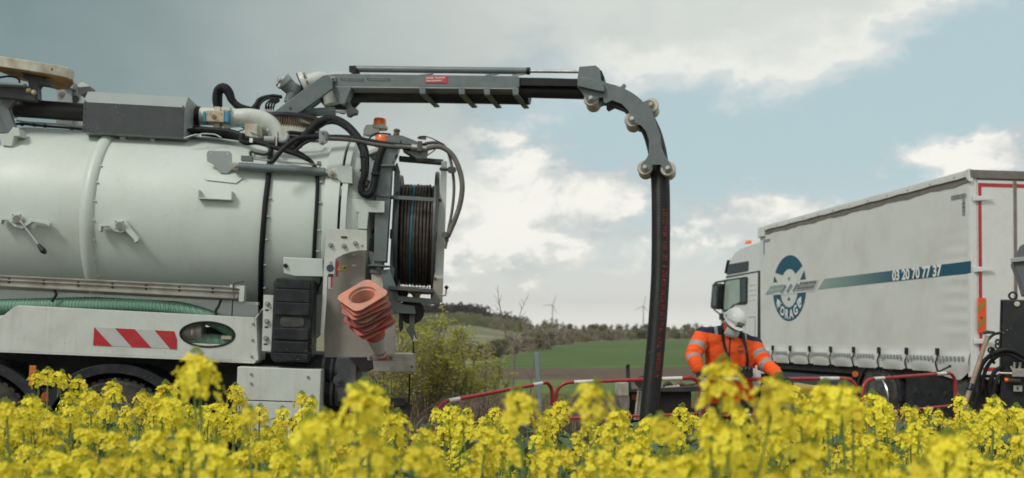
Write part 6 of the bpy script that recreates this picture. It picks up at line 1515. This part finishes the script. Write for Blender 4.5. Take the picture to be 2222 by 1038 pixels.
# ---------------------------------------------------------------- the worker
PD = 9.95
WF = Frame((*at(1583, PD), 0)); pe = empty('person', WF, 'worker in orange jacket, white helmet and face mask looking down, one hand on the barrier', 'person')
Q = lambda px, py, v=0: WF.p(px, py, v)
SKIN = mat('skin', (.42, .24, .17), .55, var=.06); ORJ = mat('orange_fleece', (.88, .105, .012), .85, var=.05, scale=10, bump=.5, bump_scale=34)
NAVY = mat('navy_cloth', (.008, .020, .045), .8, var=.15, bump=.3, bump_scale=40); SILV = mat('silver_reflective_band', (.30, .30, .29), .45, var=.08, bump=.15, bump_scale=30)
GLOVE = mat('black_glove', (.012, .013, .014), .6, var=.25, bump=.5, bump_scale=60); HELM = mat('white_helmet_plastic', (.78, .79, .78), .28, var=.03, coat=.3, dirt=(.5,.48,.45), dirt_amt=.12)
MASK = mat('blue_white_mask', (.56, .66, .69), .75, var=.06, bump=.2, bump_scale=30); TROU = mat('dark_work_trousers', (.022, .024, .03), .85, var=.25, bump=.3)
shL, shR = Q(1524, 728, .02), Q(1634, 748, .05); elL, elR = Q(1503, 775, -.16), Q(1660, 790, -.12); wrL, wrR = Q(1516, 803, -.36), Q(1687, 812, -.34)
nk = Q(1583, 716, .0); ch = Q(1583, 760, .02); wa = Q(1584, 815, .04); hip = Q(1585, 862, .08)
# body under the clothes, one continuous figure
hd_c = Q(1591, 703, -.09)
CR = Vector((.30, -.50, .81)).normalized()                 # crown direction of the bowed head
FD = Vector((.10, -1.0, -.45)); FD = (FD - CR * FD.dot(CR)).normalized(); SD = FD.cross(CR).normalized()
HR = Matrix((SD, FD, CR)).transposed()
kneeL, kneeR = Vector((hip.x - .11, .02, .48)), Vector((hip.x + .14, -.03, .48)); anL, anR = Vector((hip.x - .14, .10, .09)), Vector((hip.x + .18, .06, .09))
body = blob([(hip, wa, .15, .13), (wa, ch, .13, .16), (ch, nk, .15, .06), (nk, hd_c, .058, .06), (shL, shR, .07, .07), (shL, elL, .055, .045), (elL, wrL, .045, .032), (shR, elR, .055, .045), (elR, wrR, .045, .032),
             (hip + Vector((-.09, 0, 0)), kneeL, .095, .065), (kneeL, anL, .062, .042), (hip + Vector((.09, 0, 0)), kneeR, .095, .065), (kneeR, anR, .062, .042)],
            [(hd_c, .076, .094, .112, HR), (hd_c + FD * .035 - CR * .07, .052, .058, .05, HR), (hd_c + FD * .098 - CR * .012, .013, .02, .022, HR),
             (hd_c + SD * .078 - CR * .015 - FD * .005, .012, .02, .032, HR), (hd_c - SD * .078 - CR * .015 - FD * .005, .012, .02, .032, HR)], .011, 3)
put('body', body, SKIN, pe, WF)
for s_ in (-1, 1):
    MB().ell(hd_c + SD * .030 * s_ + FD * .082 + CR * .012, .012, .008, .009, rot=HR).build('eye', mat('eye_white', (.7, .68, .65), .3), pe, WF)
hair = blob([], [(hd_c - FD * .022 + CR * .012, .080, .088, .108, HR)], .01, 2); put('hair', hair, mat('short_brown_hair', (.06, .04, .028), .8, var=.3, bump=.8), pe, WF)
# jacket
def rnd3(s): return Vector((random.uniform(-s, s), random.uniform(-s, s), random.uniform(-s, s)))
jc = blob([(hip + Vector((-.12, 0, 0)), wa + Vector((-.13, 0, 0)), .135, .13), (hip + Vector((.12, 0, 0)), wa + Vector((.13, 0, 0)), .135, .13), (hip, wa, .16, .17), (wa + Vector((-.12, 0, 0)), ch + Vector((-.12, .01, 0)), .145, .15), (wa + Vector((.12, 0, 0)), ch + Vector((.13, .01, 0)), .145, .15), (wa, ch, .16, .17),
           (ch, nk + Vector((0, .02, -.03)), .17, .095), (nk + Vector((-.02, .02, -.035)), shL, .09, .082), (nk + Vector((.02, .02, -.05)), shR, .09, .082), (shL, shL.lerp(ch, .4), .085, .13), (shR, shR.lerp(ch, .4), .085, .13),
           (shL, elL, .098, .086), (elL, wrL, .086, .060), (shR, elR, .098, .086), (elR, wrR, .086, .058),
           (nk + Vector((-.04, .03, -.02)), nk + Vector((-.055, .0, .055)), .05, .03), (nk + Vector((.05, .03, -.05)), nk + Vector((.075, -.01, .01)), .05, .03), (nk + Vector((0, .06, -.02)), nk + Vector((0, .07, .06)), .07, .04)], [], .0085, 5)
# folds: displace along normals with anisotropic noise
me_v = jc
for v in me_v.vertices:
    p = v.co; q = Vector((p.x * 7, p.y * 7, p.z * 11))
    n_ = noise.noise(q) * .011 + noise.noise(q * 2.3) * .005
    for A, Bv in ((shL, elL), (elL, wrL), (shR, elR), (elR, wrR)):
        ab = Bv - A; t = (p - A).dot(ab) / ab.length_squared
        if -.1 < t < 1.1 and (p - A - ab * t).length < .12: n_ += .006 * math.sin(t * ab.length * 95 + 3 * noise.noise(p * 9)) * max(0, 1 - abs(t - .9) * 1.4)
    v.co = p + v.normal * n_
jc.update()
def limb_t(p, A, Bv):
    ab = Bv - A; t = (p - A).dot(ab) / ab.length_squared; return t, (p - A - ab * t).length
def cls(p, n):
    for A, Bv, s in ((shL, elL, 0), (elL, wrL, 1), (shR, elR, 0), (elR, wrR, 1)):
        t, r = limb_t(p, A, Bv)
        out_ = (p.x < shL.x + .02) if A in (shL, elL) else (p.x > shR.x - .03)
        if r < .14 and out_:
            if s == 0 and .46 < t < .66: return 'band%d' % (A is shR)
            if s == 1 and .10 < t < .32: return 'band%d' % (2 + (A is elR))
    inner = min((p - nk - Vector((0, 0, -.03))).length, 9)
    midb = wa.z + .035 + (p.x - wa.x) * -.12
    if abs(p.z - midb) < .028 and abs(p.x - wa.x) < .30 and limb_t(p, elL, wrL)[1] > .085 and limb_t(p, elR, wrR)[1] > .085: return 'band4'
    # yoke: shoulders and collar in navy with a pale band over each shoulder
    line = shL.z + (shR.z - shL.z) * (p.x - shL.x) / (shR.x - shL.x)
    if p.z > line + .036 and p.z > nk.z - .15:
        d = abs(p.x - (nk.x - .235)) if p.x < nk.x else abs(p.x - (nk.x + .235))
        xx = p.x - nk.x
        if abs(xx + .155) < .018 or abs(xx - .16) < .018: return 'band%d' % (5 + (xx > 0))
        if abs(xx) > .075: return 'yoke%d' % (xx > 0)
    if (p - nk - Vector((.01, -.03, .0))).length < .062: return 'collar'
    return 'jacket'
parts_ = split_mesh(jc, cls)
for k in sorted(parts_):
    m, nm = {'jack': (ORJ, 'jacket'), 'yoke': (NAVY, 'shoulder_yoke'), 'band': (SILV, 'reflective_band'), 'coll': (NAVY, 'collar_lining')}[k[:4]]
    put(nm, parts_[k], m, pe, WF)
tr = blob([(hip + Vector((-.1, .01, .04)), kneeL, .13, .095), (kneeL, anL + Vector((0, 0, .02)), .095, .08), (hip + Vector((.1, .01, .04)), kneeR, .13, .095), (kneeR, anR + Vector((0, 0, .02)), .095, .08), (hip + Vector((-.08, .02, .05)), hip + Vector((.08, .02, .05)), .14, .14)], [], .014, 3)
put('trousers', tr, TROU, pe, WF)
for a in (anL, anR): put('boot', blob([(a + Vector((0, .02, .06)), a + Vector((0, .02, -.03)), .065, .06), (a + Vector((0, .03, -.04)), a + Vector((.01, -.17, -.045)), .052, .045)], [], .01, 3), BLACKP, pe, WF)
# front zip, chest emblem, harness straps
def jfront(px, py, out_=.006):
    d = WF.ray(px, py).normalized(); o = WF.o
    best = None
    hit, loc, nor, idx = JOB.ray_cast(o, d)
    return loc + nor * out_ if hit else Q(px, py, -.2)
jt = bpy.data.objects.new('t', jc); COL.objects.link(jt); bpy.context.view_layer.update(); JOB = jt
pts = [jfront(a, b) for a, b in ((1585, 729), (1584, 742), (1583, 758), (1583, 775), (1583, 792), (1583, 812))]
MB().tube(cr(pts, 3), .006, 6).build('zip', NAVY, pe, WF, sharp=60)
for nm, ps_ in (('strap', ((1566, 716), (1568, 730), (1572, 748), (1577, 765), (1582, 780))), ('strap', ((1611, 724), (1615, 742), (1619, 762), (1621, 782), (1620, 796)))):
    qq = cr([jfront(a, b, .010) for a, b in ps_], 4); mb = MB()
    for a, b in zip(qq, qq[1:]): mb.bar(a, b, .030, .006, (0, -1, 0))
    mb.build(nm, BLACKP, pe, WF)
em = MB()
for s0, s1, r0, r1, dz in ((15, 165, .030, .020, .006), (195, 345, .030, .020, -.006), (195, 345, .040, .035, -.010)):
    c = (1606.5, 757)
    vs = []
    for i in range(9):
        a = R(s0 + (s1 - s0) * i / 8)
        for r in (r0, r1): vs.append(jfront(c[0] + math.cos(a) * r * 200 * .95, c[1] - (math.sin(a) * r + dz) * 200, .004))
    em.add(vs, [(2 * i, 2 * i + 1, 2 * i + 3, 2 * i + 2) for i in range(8)])
em.build('chest_emblem', mat('blue_emblem', (.06, .09, .15), .7), pe, WF, sharp=None, fix=False)
# remote control box carried on the straps at the waist
rb_ = MB().box(Q(1605, 818, -.34), Q(1628, 795, -.22)).build('remote_control', BLACKP, pe, WF, bevel=.01)
for k in range(5):
    c = Q(1609 + k * 4, 803, -.35); MB().cyl(c, c + Vector((0, -.02, .02)), .006, .005, 8).build('joystick', BLACK if k % 2 else STEEL, rb_, WF)
pbx = MB().prism([Q(1629, 797, -.20), Q(1652, 806, -.20), Q(1650, 842, -.20), Q(1636, 845, -.20)], (0, .02, 0)).build('paper_sheet', mat('pale_sheet', (.62, .66, .66), .6, var=.06), pe, WF, bevel=.002)
bpy.data.objects.remove(jt)
# gloves with separate fingers
def glove(wr, fwd, palm_n, side, curl, name='glove', label=None):
    f = Vector(fwd).normalized(); n_ = Vector(palm_n); n_ = (n_ - f * n_.dot(f)).normalized(); s = f.cross(n_).normalized() * side
    caps = [(wr - f * .03, wr + f * .02, .042, .038), (wr + f * .02 - s * .022, wr + f * .085 - s * .028, .024, .021), (wr + f * .02 + s * .022, wr + f * .085 + s * .028, .024, .021), (wr + f * .02, wr + f * .088, .026, .022)]
    for k, (o, L) in enumerate(((-.036, .066), (-.012, .078), (.012, .073), (.036, .058))):
        b = wr + f * .088 + s * o; d = f; r = .0115
        for j, fr_ in enumerate((.45, .32, .25)):
            a = curl * (j + .6 + .12 * k); d = (f * math.cos(a) + n_ * math.sin(a)).normalized(); e_ = b + d * L * fr_; caps.append((b, e_, r, r * .93)); b = e_; r *= .93
    b = wr + f * .028 + s * -.036; d = (f * .55 - s * .75 + n_ * .35).normalized(); m1 = b + d * .042; d2 = (f * .8 - s * .1 + n_ * .6).normalized(); caps += [(b, m1, .017, .014), (m1, m1 + d2 * .034, .014, .011)]
    o = put(name, blob(caps, [], .0042, 3), GLOVE, pe, WF)
    if label: o['label'] = label
    return o
glove(wrL + Vector((.005, -.02, -.02)), (.12, -.35, -1.0), (.6, -.7, .0), 1, .55, label='gloved hand gripping a blue nozzle')
glove(wrR + Vector((.035, -.035, -.022)), (.75, -.55, -.45), (-.15, -.2, -1), -1, .42, label='gloved hand resting on the barrier rail')
# lance with blue handle held in the left-hand glove
lf = Frame((*at(1530, 9.45), 0)); le = empty('spray_lance', lf, 'water lance with blue handle and pale nozzle held by the worker', 'lance')
MB().tube([lf.p(1535, 796, 0), lf.p(1531, 806, 0), lf.p(1528, 822, 0)], [.028, .034, .03], 10).build('blue_handle', mat('dusty_blue', (.10, .17, .26), .6, var=.2), le, lf, sharp=60)
MB().tube([lf.p(1529, 820, 0), lf.p(1526, 838, 0)], [.036, .034], 16).build('pale_sleeve', WORNW, le, lf, bevel=.003)
for a, b, r_ in ((838, 841, .030), (843, 846, .028), (848, 851, .024)): MB().cyl(lf.p(1526 - (a - 838) * .15, a, 0), lf.p(1526 - (b - 838) * .15, b, 0), r_, r_, 14).build('collar', DGREY, le, lf)
MB().tube([lf.p(1526, 838, 0), lf.p(1522, 862, 0), lf.p(1516, 930, 0), lf.p(1512, 985, 0)], [.022, .014, .011, .011], 10).build('tube', STEEL, le, lf, sharp=60)
# helmet: shell with ridge, brim, lamp
HC = hd_c + CR * .045 - FD * .006
sh_ = MB(); prof = []
nn_ = 40; vs = []; fs = []
rows = 14
for i in range(rows + 1):
    th = math.pi / 2 * i / rows
    for j in range(nn_):
        ph = 2 * math.pi * j / nn_; cx_, sx_ = math.cos(ph), math.sin(ph)
        rr_ = math.cos(th) ** .8 if i < rows else 0.0
        ridge = .006 * math.exp(-(cx_ * rr_ / .16) ** 2) * (1 - i / rows * .3)
        p = SD * (.116 * rr_ * cx_) + FD * (.138 * rr_ * sx_) + CR * (.125 * math.sin(th) + ridge)
        vs.append(HC + p)
for i in range(rows):
    for j in range(nn_): fs.append((i * nn_ + j, i * nn_ + (j + 1) % nn_, (i + 1) * nn_ + (j + 1) % nn_, (i + 1) * nn_ + j))
hel = MB(); hel.add(vs, fs); helo = hel.build('helmet', HELM, pe, WF, sharp=60)
sol = helo.modifiers.new('s', 'SOLIDIFY'); sol.thickness = .004
vs = []; fs = []
for j in range(nn_):
    ph = 2 * math.pi * j / nn_; cx_, sx_ = math.cos(ph), math.sin(ph); ext = .008 + .040 * max(0, sx_) ** 3
    for e_, dz in ((0, .010), (ext, .0 - .012 * max(0, sx_)), (ext, -.006 - .012 * max(0, sx_)), (0, -.004)):
        vs.append(HC + SD * ((.1165 + e_) * cx_) + FD * ((.1385 + e_) * sx_) + CR * dz)
for j in range(nn_):
    for k in range(4): a = j * 4 + k; b = j * 4 + (k + 1) % 4; c = ((j + 1) % nn_) * 4; fs.append((a, b, c + (k + 1) % 4, c + k))
MB().add(vs, fs).build('brim', HELM, helo, WF, sharp=50)
# rims along the helmet, badge lamp, dark slot
for zz, k_ in ((.030, 1.003),):
    MB().tube([HC + SD * (.1175 * math.cos(ph)) + FD * (.1395 * math.sin(ph)) + CR * (.022 + .028 * max(0, math.sin(ph))) for ph in [2 * math.pi * i / 48 for i in range(49)]], .0035, 6, False).build('helmet_rib', HELM, helo, WF, sharp=60)
lp = HC + FD * .138 + CR * .040 + SD * -.012
MB().bar(lp + SD * -.036, lp + SD * .036, .012, .040, CR).build('badge_lamp', mat('olive_grey_badge', (.20, .21, .17), .35, var=.2), helo, WF, bevel=.004)
l2 = lp + FD * .007; MB().bar(l2 + SD * -.022, l2 + SD * .022, .006, .028, CR).build('badge_screen', mat('pale_teal_screen', (.24, .33, .33), .2, var=.1), helo, WF, bevel=.001)
l3 = HC + FD * .146 + CR * .012; MB().bar(l3 + SD * -.04, l3 + SD * .04, .008, .007, CR).build('brim_slot', CHASSIS, helo, WF)
for a_ in (-.5, .5): q_ = a_; MB().ell(HC + SD * .114 * (1 if a_ > 0 else -1) + CR * .03, .006, .016, .006, rot=HR).build('side_clip', DGREY, helo, WF)
# mask over nose and mouth
vs = []; fs = []
for i in range(9):
    for j in range(13):
        u = (j / 12 - .5) * 2; w_ = i / 8
        ang = u * 1.15; rr_ = .078 + .020 * math.cos(u * 1.3) + .010 * math.sin(w_ * math.pi)
        p = hd_c + SD * (math.sin(ang) * rr_ * .95) + FD * (math.cos(ang) * rr_ + .018 + .010 * math.sin(w_ * math.pi) + .003 * math.sin(w_ * 22)) + CR * (-.012 - .098 * w_ - .008 * abs(u))
        vs.append(p)
for i in range(8):
    for j in range(12): fs.append((i * 13 + j, i * 13 + j + 1, (i + 1) * 13 + j + 1, (i + 1) * 13 + j))
mk = MB(); mk.add(vs, fs); mo = mk.build('face_mask', MASK, pe, WF, sharp=None); s2 = mo.modifiers.new('s', 'SOLIDIFY'); s2.thickness = .003
for s_ in (-1, 1): MB().tube([hd_c + SD * s_ * .075 + FD * .05 - CR * .03, hd_c + SD * s_ * .086 - FD * .01 - CR * .0], .002, 5).build('mask_loop', WHITEPRINT, pe, WF)

# ---------------------------------------------------------------- rapeseed
STEM = mat('rapeseed_stem', (.17, .26, .07), .6, var=.2, scale=9, trans=.15, objvar=.1)
RLEAF = mat('rapeseed_leaf', (.10, .165, .085), .6, var=.3, scale=14, trans=.25, objvar=.2)
PET = mat('rapeseed_petal', (.95, .80, .07), .6, var=.10, scale=18, trans=.38, objvar=.08, spec=.25)
BUD = mat('rapeseed_bud', (.26, .34, .04), .6, var=.25, scale=20, trans=.2)
def head_mesh(seed, nfl, hh, rad):
    rnd = random.Random(seed); mb = MB()
    mb.mi = 2; mb.tube([(0, 0, -.05), (0, 0, hh * .55), (rnd.uniform(-.004, .004), 0, hh * .95)], [.0022, .0018, .001], 5, False)
    for i in range(nfl):
        k = i / nfl; z = hh * k * .9; a = i * 2.4 + rnd.uniform(-.4, .4); r = rad * (1.0 - .62 * k ** 3) * rnd.uniform(.62, 1.22)
        up = -.05 + 1.15 * k; p0 = Vector((0, 0, z - .012)); d = Vector((math.cos(a), math.sin(a), up)).normalized(); p = p0 + d * r
        mb.mi = 2; s_ = Vector((-math.sin(a), math.cos(a), 0)) * .0007
        mb.add([p0 - s_, p0 + s_, p], [(0, 1, 2)])
        n_ = (d + Vector((rnd.uniform(-.45, .45), rnd.uniform(-.45, .45), rnd.uniform(-.2, .5)))).normalized(); _, u, w_ = basis(n_)
        ro = rnd.uniform(0, 1.57); S = rnd.uniform(.0090, .0116); mb.mi = 0
        for q in range(4):
            b = ro + q * math.pi / 2; e1 = u * math.cos(b) + w_ * math.sin(b); e2 = u * -math.sin(b) + w_ * math.cos(b); cup = rnd.uniform(.0, .5)
            t = p + e1 * S * 1.02 + n_ * S * cup; m1 = p + e1 * S * .62 + e2 * S * .52 + n_ * S * cup * .5; m2 = p + e1 * S * .62 - e2 * S * .52 + n_ * S * cup * .5
            mb.add([p, m1, t, m2], [(0, 1, 2, 3)])
        mb.mi = 1; mb.add([p + u * .0015, p + w_ * .0015, p - u * .0015, p - w_ * .0015, p + n_ * .004], [(0, 1, 4), (1, 2, 4), (2, 3, 4), (3, 0, 4)])
    mb.mi = 1
    for i in range(16):
        a = i * 2.4; r = .003 + .009 * (i / 16); z = hh + .004 - .010 * (i / 16) + rnd.uniform(0, .004); c = Vector((math.cos(a) * r, math.sin(a) * r, z)); s = .0024; L = .0065
        ax_ = Vector((math.cos(a) * .5, math.sin(a) * .5, 1)).normalized(); _, u, w_ = basis(ax_)
        mb.add([c - ax_ * L * .5, c + u * s, c + w_ * s, c - u * s, c - w_ * s, c + ax_ * L * .5], [(0,2,1),(0,3,2),(0,4,3),(0,1,4),(1,2,5),(2,3,5),(3,4,5),(4,1,5)])
    me = mb.mesh('flower_head', None, False)
    for m in (PET, BUD, STEM): me.materials.append(m)
    return me
HEADS = [head_mesh(100 + i, [28, 36, 24, 42, 20, 32][i], [.042, .052, .034, .062, .030, .046][i], [.028, .032, .025, .034, .023, .031][i]) for i in range(6)]
def leaf_mesh(seed, L, wd):
    rnd = random.Random(seed); n = 7; vs = []; fs = []
    for i in range(n + 1):
        k = i / n; x = L * k; z = L * (.35 * k - .55 * k * k); w_ = wd * (math.sin(math.pi * min(1, k * .92 + .08)) ** .7) * (1 + .15 * rnd.uniform(-1, 1))
        for s_, dz in ((-1, .012), (0, 0), (1, .012)): vs.append((x, s_ * w_, z + dz + rnd.uniform(-.003, .003)))
    for i in range(n):
        for j in range(2): fs.append((i * 3 + j, i * 3 + j + 1, (i + 1) * 3 + j + 1, (i + 1) * 3 + j))
    mb = MB(); mb.add(vs, fs); me = mb.mesh('leaf', None, False); me.materials.append(RLEAF); return me
LEAVES = [leaf_mesh(i, *a) for i, a in enumerate([(.13, .020), (.10, .016), (.16, .028), (.19, .035)])]
def plant_spec(seed):
    """stem mesh (unit plant of height 1.25 m, its top at the origin's height) with places of heads and leaves"""
    rnd = random.Random(seed); Ht = 1.25; mb = MB(); heads = []; lv = []
    bend = Vector((rnd.uniform(-.05, .05), rnd.uniform(-.05, .05), 0)); ms = [Vector((0, 0, -.15)), Vector((0, 0, .2)) , Vector((bend.x * .3, bend.y * .3, .7)), Vector((bend.x, bend.y, Ht - .07))]
    q = cr(ms, 5); mb.tube(q, [.0065 - .0042 * i / (len(q) - 1) for i in range(len(q))], 6, False)
    heads.append((q[-1] + Vector((0, 0, .02)), (q[-1] - q[-2]).normalized(), rnd.uniform(1.05, 1.3), rnd.randrange(6)))
    nb = rnd.choice([2, 3, 4, 5])
    for i in range(nb):
        k = rnd.uniform(.55, .93); p = q[int(k * (len(q) - 1))]; a = i * 2.4 + rnd.uniform(-.5, .5); out_ = rnd.uniform(.045, .13); top = Vector((q[-1].x + math.cos(a) * out_, q[-1].y + math.sin(a) * out_, Ht - .03 - rnd.random() ** 1.3 * .20)); L = (top - p).length
        mid = p.lerp(top, .5) + Vector((math.cos(a), math.sin(a), -.3)) * L * .12; b = cr([p, mid, top], 4)
        mb.tube(b, [.003 - .0015 * j / (len(b) - 1) for j in range(len(b))], 5, False)
        heads.append((top + Vector((0, 0, .01)), Vector((math.cos(a) * .25, math.sin(a) * .25, 1)).normalized(), rnd.uniform(.75, 1.1), rnd.randrange(6)))
        lv.append((p, a + .3, rnd.choice([0, 1, 0]), rnd.uniform(.8, 1.2)))
    for i in range(8):
        k = rnd.uniform(.30, .78); p = q[int(k * (len(q) - 1))]; lv.append((p, rnd.uniform(0, 6.28), 1 + rnd.choice([0, 1, 2, 2]) if k < .6 else rnd.choice([0, 1, 2]), rnd.uniform(.8, 1.25)))
    me = mb.mesh('stem', None, False); me.materials.append(STEM)
    return me, heads, lv
SPECS = [plant_spec(300 + i) for i in range(12)]
def make_plant(sp, M, label, group=None):
    me, heads, lv = sp; e = bpy.data.objects.new('rapeseed_plant', None); COL.objects.link(e); e.matrix_world = M; tag(e, label, 'rapeseed', group)
    o = bpy.data.objects.new('stem', me); COL.objects.link(o); o.parent = e
    for p, d, s, k in heads:
        h = bpy.data.objects.new('flower_head', HEADS[k]); COL.objects.link(h); h.parent = e
        h.matrix_local = Matrix.Translation(p) @ d.to_track_quat('Z', 'Y').to_matrix().to_4x4() @ Matrix.Rotation(k * 1.3 + s * 9, 4, 'Z') @ Matrix.Scale(s, 4)
    for p, a, k, s in lv:
        h = bpy.data.objects.new('leaf', LEAVES[k]); COL.objects.link(h); h.parent = e
        h.matrix_local = Matrix.Translation(p) @ Matrix.Rotation(a, 4, 'Z') @ Matrix.Scale(s, 4)
    return e
def plant_at(px, py_top, d, sp, label, group=None, rz=None, tilt=(0, 0)):
    """a plant whose top stands where the photograph shows it"""
    X = (px - HX) / FPX * d; zt = CAMZ + (HY - py_top) / FPX * d; g = H(X, d) if d < 13 else 0
    h = (zt - g) / 1.25
    me, heads, lv = SPECS[sp]; top = heads[0][0]; rz = rz if rz is not None else random.uniform(0, 6.28)
    M0 = Matrix.Translation((X, d, g)) @ Matrix.Rotation(rz, 4, 'Z') @ Matrix.Diagonal((1, 1, h, 1))
    # heads should not stretch with the height: keep scale uniform and sink or raise the foot instead
    s = 1.0; off = zt - 1.25 * s
    M0 = Matrix.Translation((X, d, off)) @ Matrix.Rotation(tilt[0], 4, 'X') @ Matrix.Rotation(tilt[1], 4, 'Y') @ Matrix.Rotation(rz, 4, 'Z')
    t = M0 @ top; M0 = Matrix.Translation((X - t.x, 0, 0)) @ M0
    return make_plant(SPECS[sp], M0, label, group)
HERO = [(100, 780, 3.0, 0, 'single tall flower head left of the wheel arch, in front of the orange reflector'), (170, 822, 3.1, 1, 'pair of flower heads in front of the wheel arch\'s left side'), (190, 832, 2.9, 5, 'low flowering plant directly left of the tanker wheel'),
        (442, 778, 1.75, 2, 'large blurred flower head rising over the side skirt beside the cabinet'), (300, 828, 2.9, 3, 'broad flowering plant in front of the tanker wheel'), (370, 838, 2.8, 4, 'flowering plant right of the tanker wheel centre'),
        (655, 830, 3.0, 6, 'thin sharp flower head in front of the white cabinet'), (520, 838, 3.2, 7, 'small flower head at the left edge of the white cabinet'), (810, 815, 1.65, 8, 'big blurred flower head below the hanging cones'), (775, 850, 1.5, 11, 'blurred bushy plant left of the rear bumper'),
        (1128, 842, 1.6, 9, 'large blurred flower head below the gap between the two left barriers'), (1215, 868, 3.2, 1, 'sharp flower head under the left end of the straight barrier'), (975, 860, 3.1, 10, 'sharp flower head at the low end of the slanting barrier'),
        (1572, 800, 1.55, 2, 'tallest blurred flower head in front of the worker\'s waist'), (1538, 870, 1.6, 0, 'blurred flower head just left of the worker'), (1612, 858, 1.9, 3, 'flower head covering the worker\'s right hip'), (1708, 872, 2.3, 5, 'flower head below the hand on the barrier'),
        (1755, 842, 2.6, 7, 'round flower head in front of the yellow shape'), (1830, 830, 1.8, 8, 'big blurred flower head below the right end of the worker\'s barrier'), (1800, 838, 1.75, 11, 'blurred flower head right of the yellow shape'), (1900, 862, 2.6, 4, 'flower head in front of the truck wheel'),
        (1965, 858, 3.2, 6, 'thin flower head in front of the black side box of the truck'), (2130, 868, 2.6, 9, 'dense round flower head left of the black machine'), (2090, 842, 3.3, 10, 'sparse flower head beside the shovel handle'), (2205, 885, 2.7, 1, 'flower head in front of the black machine'),
        (60, 838, 2.6, 3, 'flowering plant at the far left edge of the field'), (15, 845, 2.2, 8, 'blurred plant cut by the left edge of the picture')]
for px, py, d, sp, lab in HERO: plant_at(px, py + 12, d if d < 2 else d * 1.05, sp, lab, None)
LM = [(0, 'at the left edge of the field'), (130, 'before the left half of the tanker wheel'), (270, 'before the right half of the tanker wheel'), (400, 'under the oval window of the tanker skirt'), (510, 'before the white cabinet'), (700, 'below the hanging traffic cones'), (860, 'below the yellow green bushes'),
      (990, 'below the slanting barrier'), (1180, 'below the straight barrier'), (1370, 'at the foot of the hanging hose'), (1500, 'before the worker'), (1690, 'before the yellow shape'), (1810, 'between the yellow shape and the truck wheel'), (1960, 'below the rightmost barrier'), (2090, 'before the black machine')]
def plant_label(px, d):
    w = [t for x, t in LM if x <= max(px, 0)][-1]
    r = 'closest, most blurred row' if d < 2.2 else 'second row' if d < 3.3 else 'third row' if d < 4.6 else 'farthest row'
    return 'flowering rapeseed plant ' + w + ', ' + r
rp = random.Random(21); nP = 0
def env(px):
    return lerp_pts([(0, 878), (250, 855), (480, 878), (700, 878), (800, 872), (1000, 890), (1150, 892), (1400, 893), (1500, 897), (1620, 908), (1715, 915), (1790, 874), (1850, 870), (2000, 885), (2222, 888)], px)
tries = 0; placed = []
while nP < 212 and tries < 6000:
    tries += 1
    d = 1.6 + 4.9 * rp.random() ** .85; px = rp.uniform(-60, 2290)
    X = (px - HX) / FPX * d
    if any((X - a) ** 2 + (d - b) ** 2 < (.085 + .02 * d) ** 2 for a, b in placed): continue
    if 1130 < px < 1240 and d > 2.6 and rp.random() < .7: continue
    if px < 420 and rp.random() < .28: continue
    placed.append((X, d))
    py = env(px) + rp.uniform(0, 34) + (rp.uniform(10, 125) if rp.random() < .70 else 0) + (40 if d < 2.3 else 0)
    zt = CAMZ + (HY - py) / FPX * d
    if zt < 1.0: continue
    plant_at(px, py, d, rp.randrange(12), plant_label(px, d), 'rapeseed plants of the field', rp.uniform(0, 6.28), (rp.uniform(-.08, .08), rp.uniform(-.08, .08)))
    nP += 1
# dense undergrowth of the crop between the plants
vs = []; fs = []; mi = []
ru = random.Random(9); ug = MB()
for k in range(5200):
    d = 1.2 + 5.6 * ru.random(); X = ru.uniform(-.66, .66) * d; g = H(X, d); top = CAMZ - .0725 * d - (.20 if d > 2.6 else .36) - ru.random() ** 1.2 * .62
    if ru.random() < .35: top -= .2
    if X / d < -.36 and d > 2: top += .07
    L = ru.uniform(.08, .2); wd = L * ru.uniform(.14, .24); a = ru.uniform(0, 6.28); u = Vector((math.cos(a), math.sin(a), 0)); s_ = Vector((-math.sin(a), math.cos(a), 0)); c = Vector((X, d, top)); b = len(ug.v)
    up = ru.uniform(-.2, .9)
    ug.add([c, c + u * L * .45 + s_ * wd + Vector((0, 0, L * up * .5)), c + u * L + Vector((0, 0, L * (up * .5 - .15))), c + u * L * .45 - s_ * wd + Vector((0, 0, L * up * .5 + .01))], [(0, 1, 2, 3)])
tag(ug.build('crop_leaves', RLEAF, sharp=None, fix=False), 'mass of dull green rapeseed leaves under the yellow flowers', 'crop leaves', kind='stuff')
us = MB()
for k in range(900):
    d = 1.3 + 5.4 * ru.random(); X = ru.uniform(-.64, .64) * d; g = H(X, d); top = CAMZ - .0725 * d - ru.uniform(.15, .4); l = Vector((ru.uniform(-.12, .12), ru.uniform(-.12, .12), 0))
    us.tube([(X, d, g), (X + l.x, d + l.y, top)], [.005, .0025], 4, False)
tag(us.build('crop_stems', STEM, sharp=None, fix=False), 'mass of green rapeseed stems under the yellow flowers', 'crop stems', kind='stuff')

# ---------------------------------------------------------------- air
hzm = bpy.data.materials.new('haze'); hzm.use_nodes = True; N = hzm.node_tree.nodes; N.clear()
pv = N.new('ShaderNodeVolumePrincipled'); pv.inputs['Color'].default_value = (.93, .96, 1.0, 1); pv.inputs['Density'].default_value = HAZE; pv.inputs['Anisotropy'].default_value = .2
mo_ = N.new('ShaderNodeOutputMaterial'); hzm.node_tree.links.new(pv.outputs[0], mo_.inputs['Volume'])
if HAZE > 0:
    hb = MB(); hb.box((-20500, -60, -12), (20500, 7300, 175)); tag(hb.build('haze', hzm, sharp=None), kind='stuff')
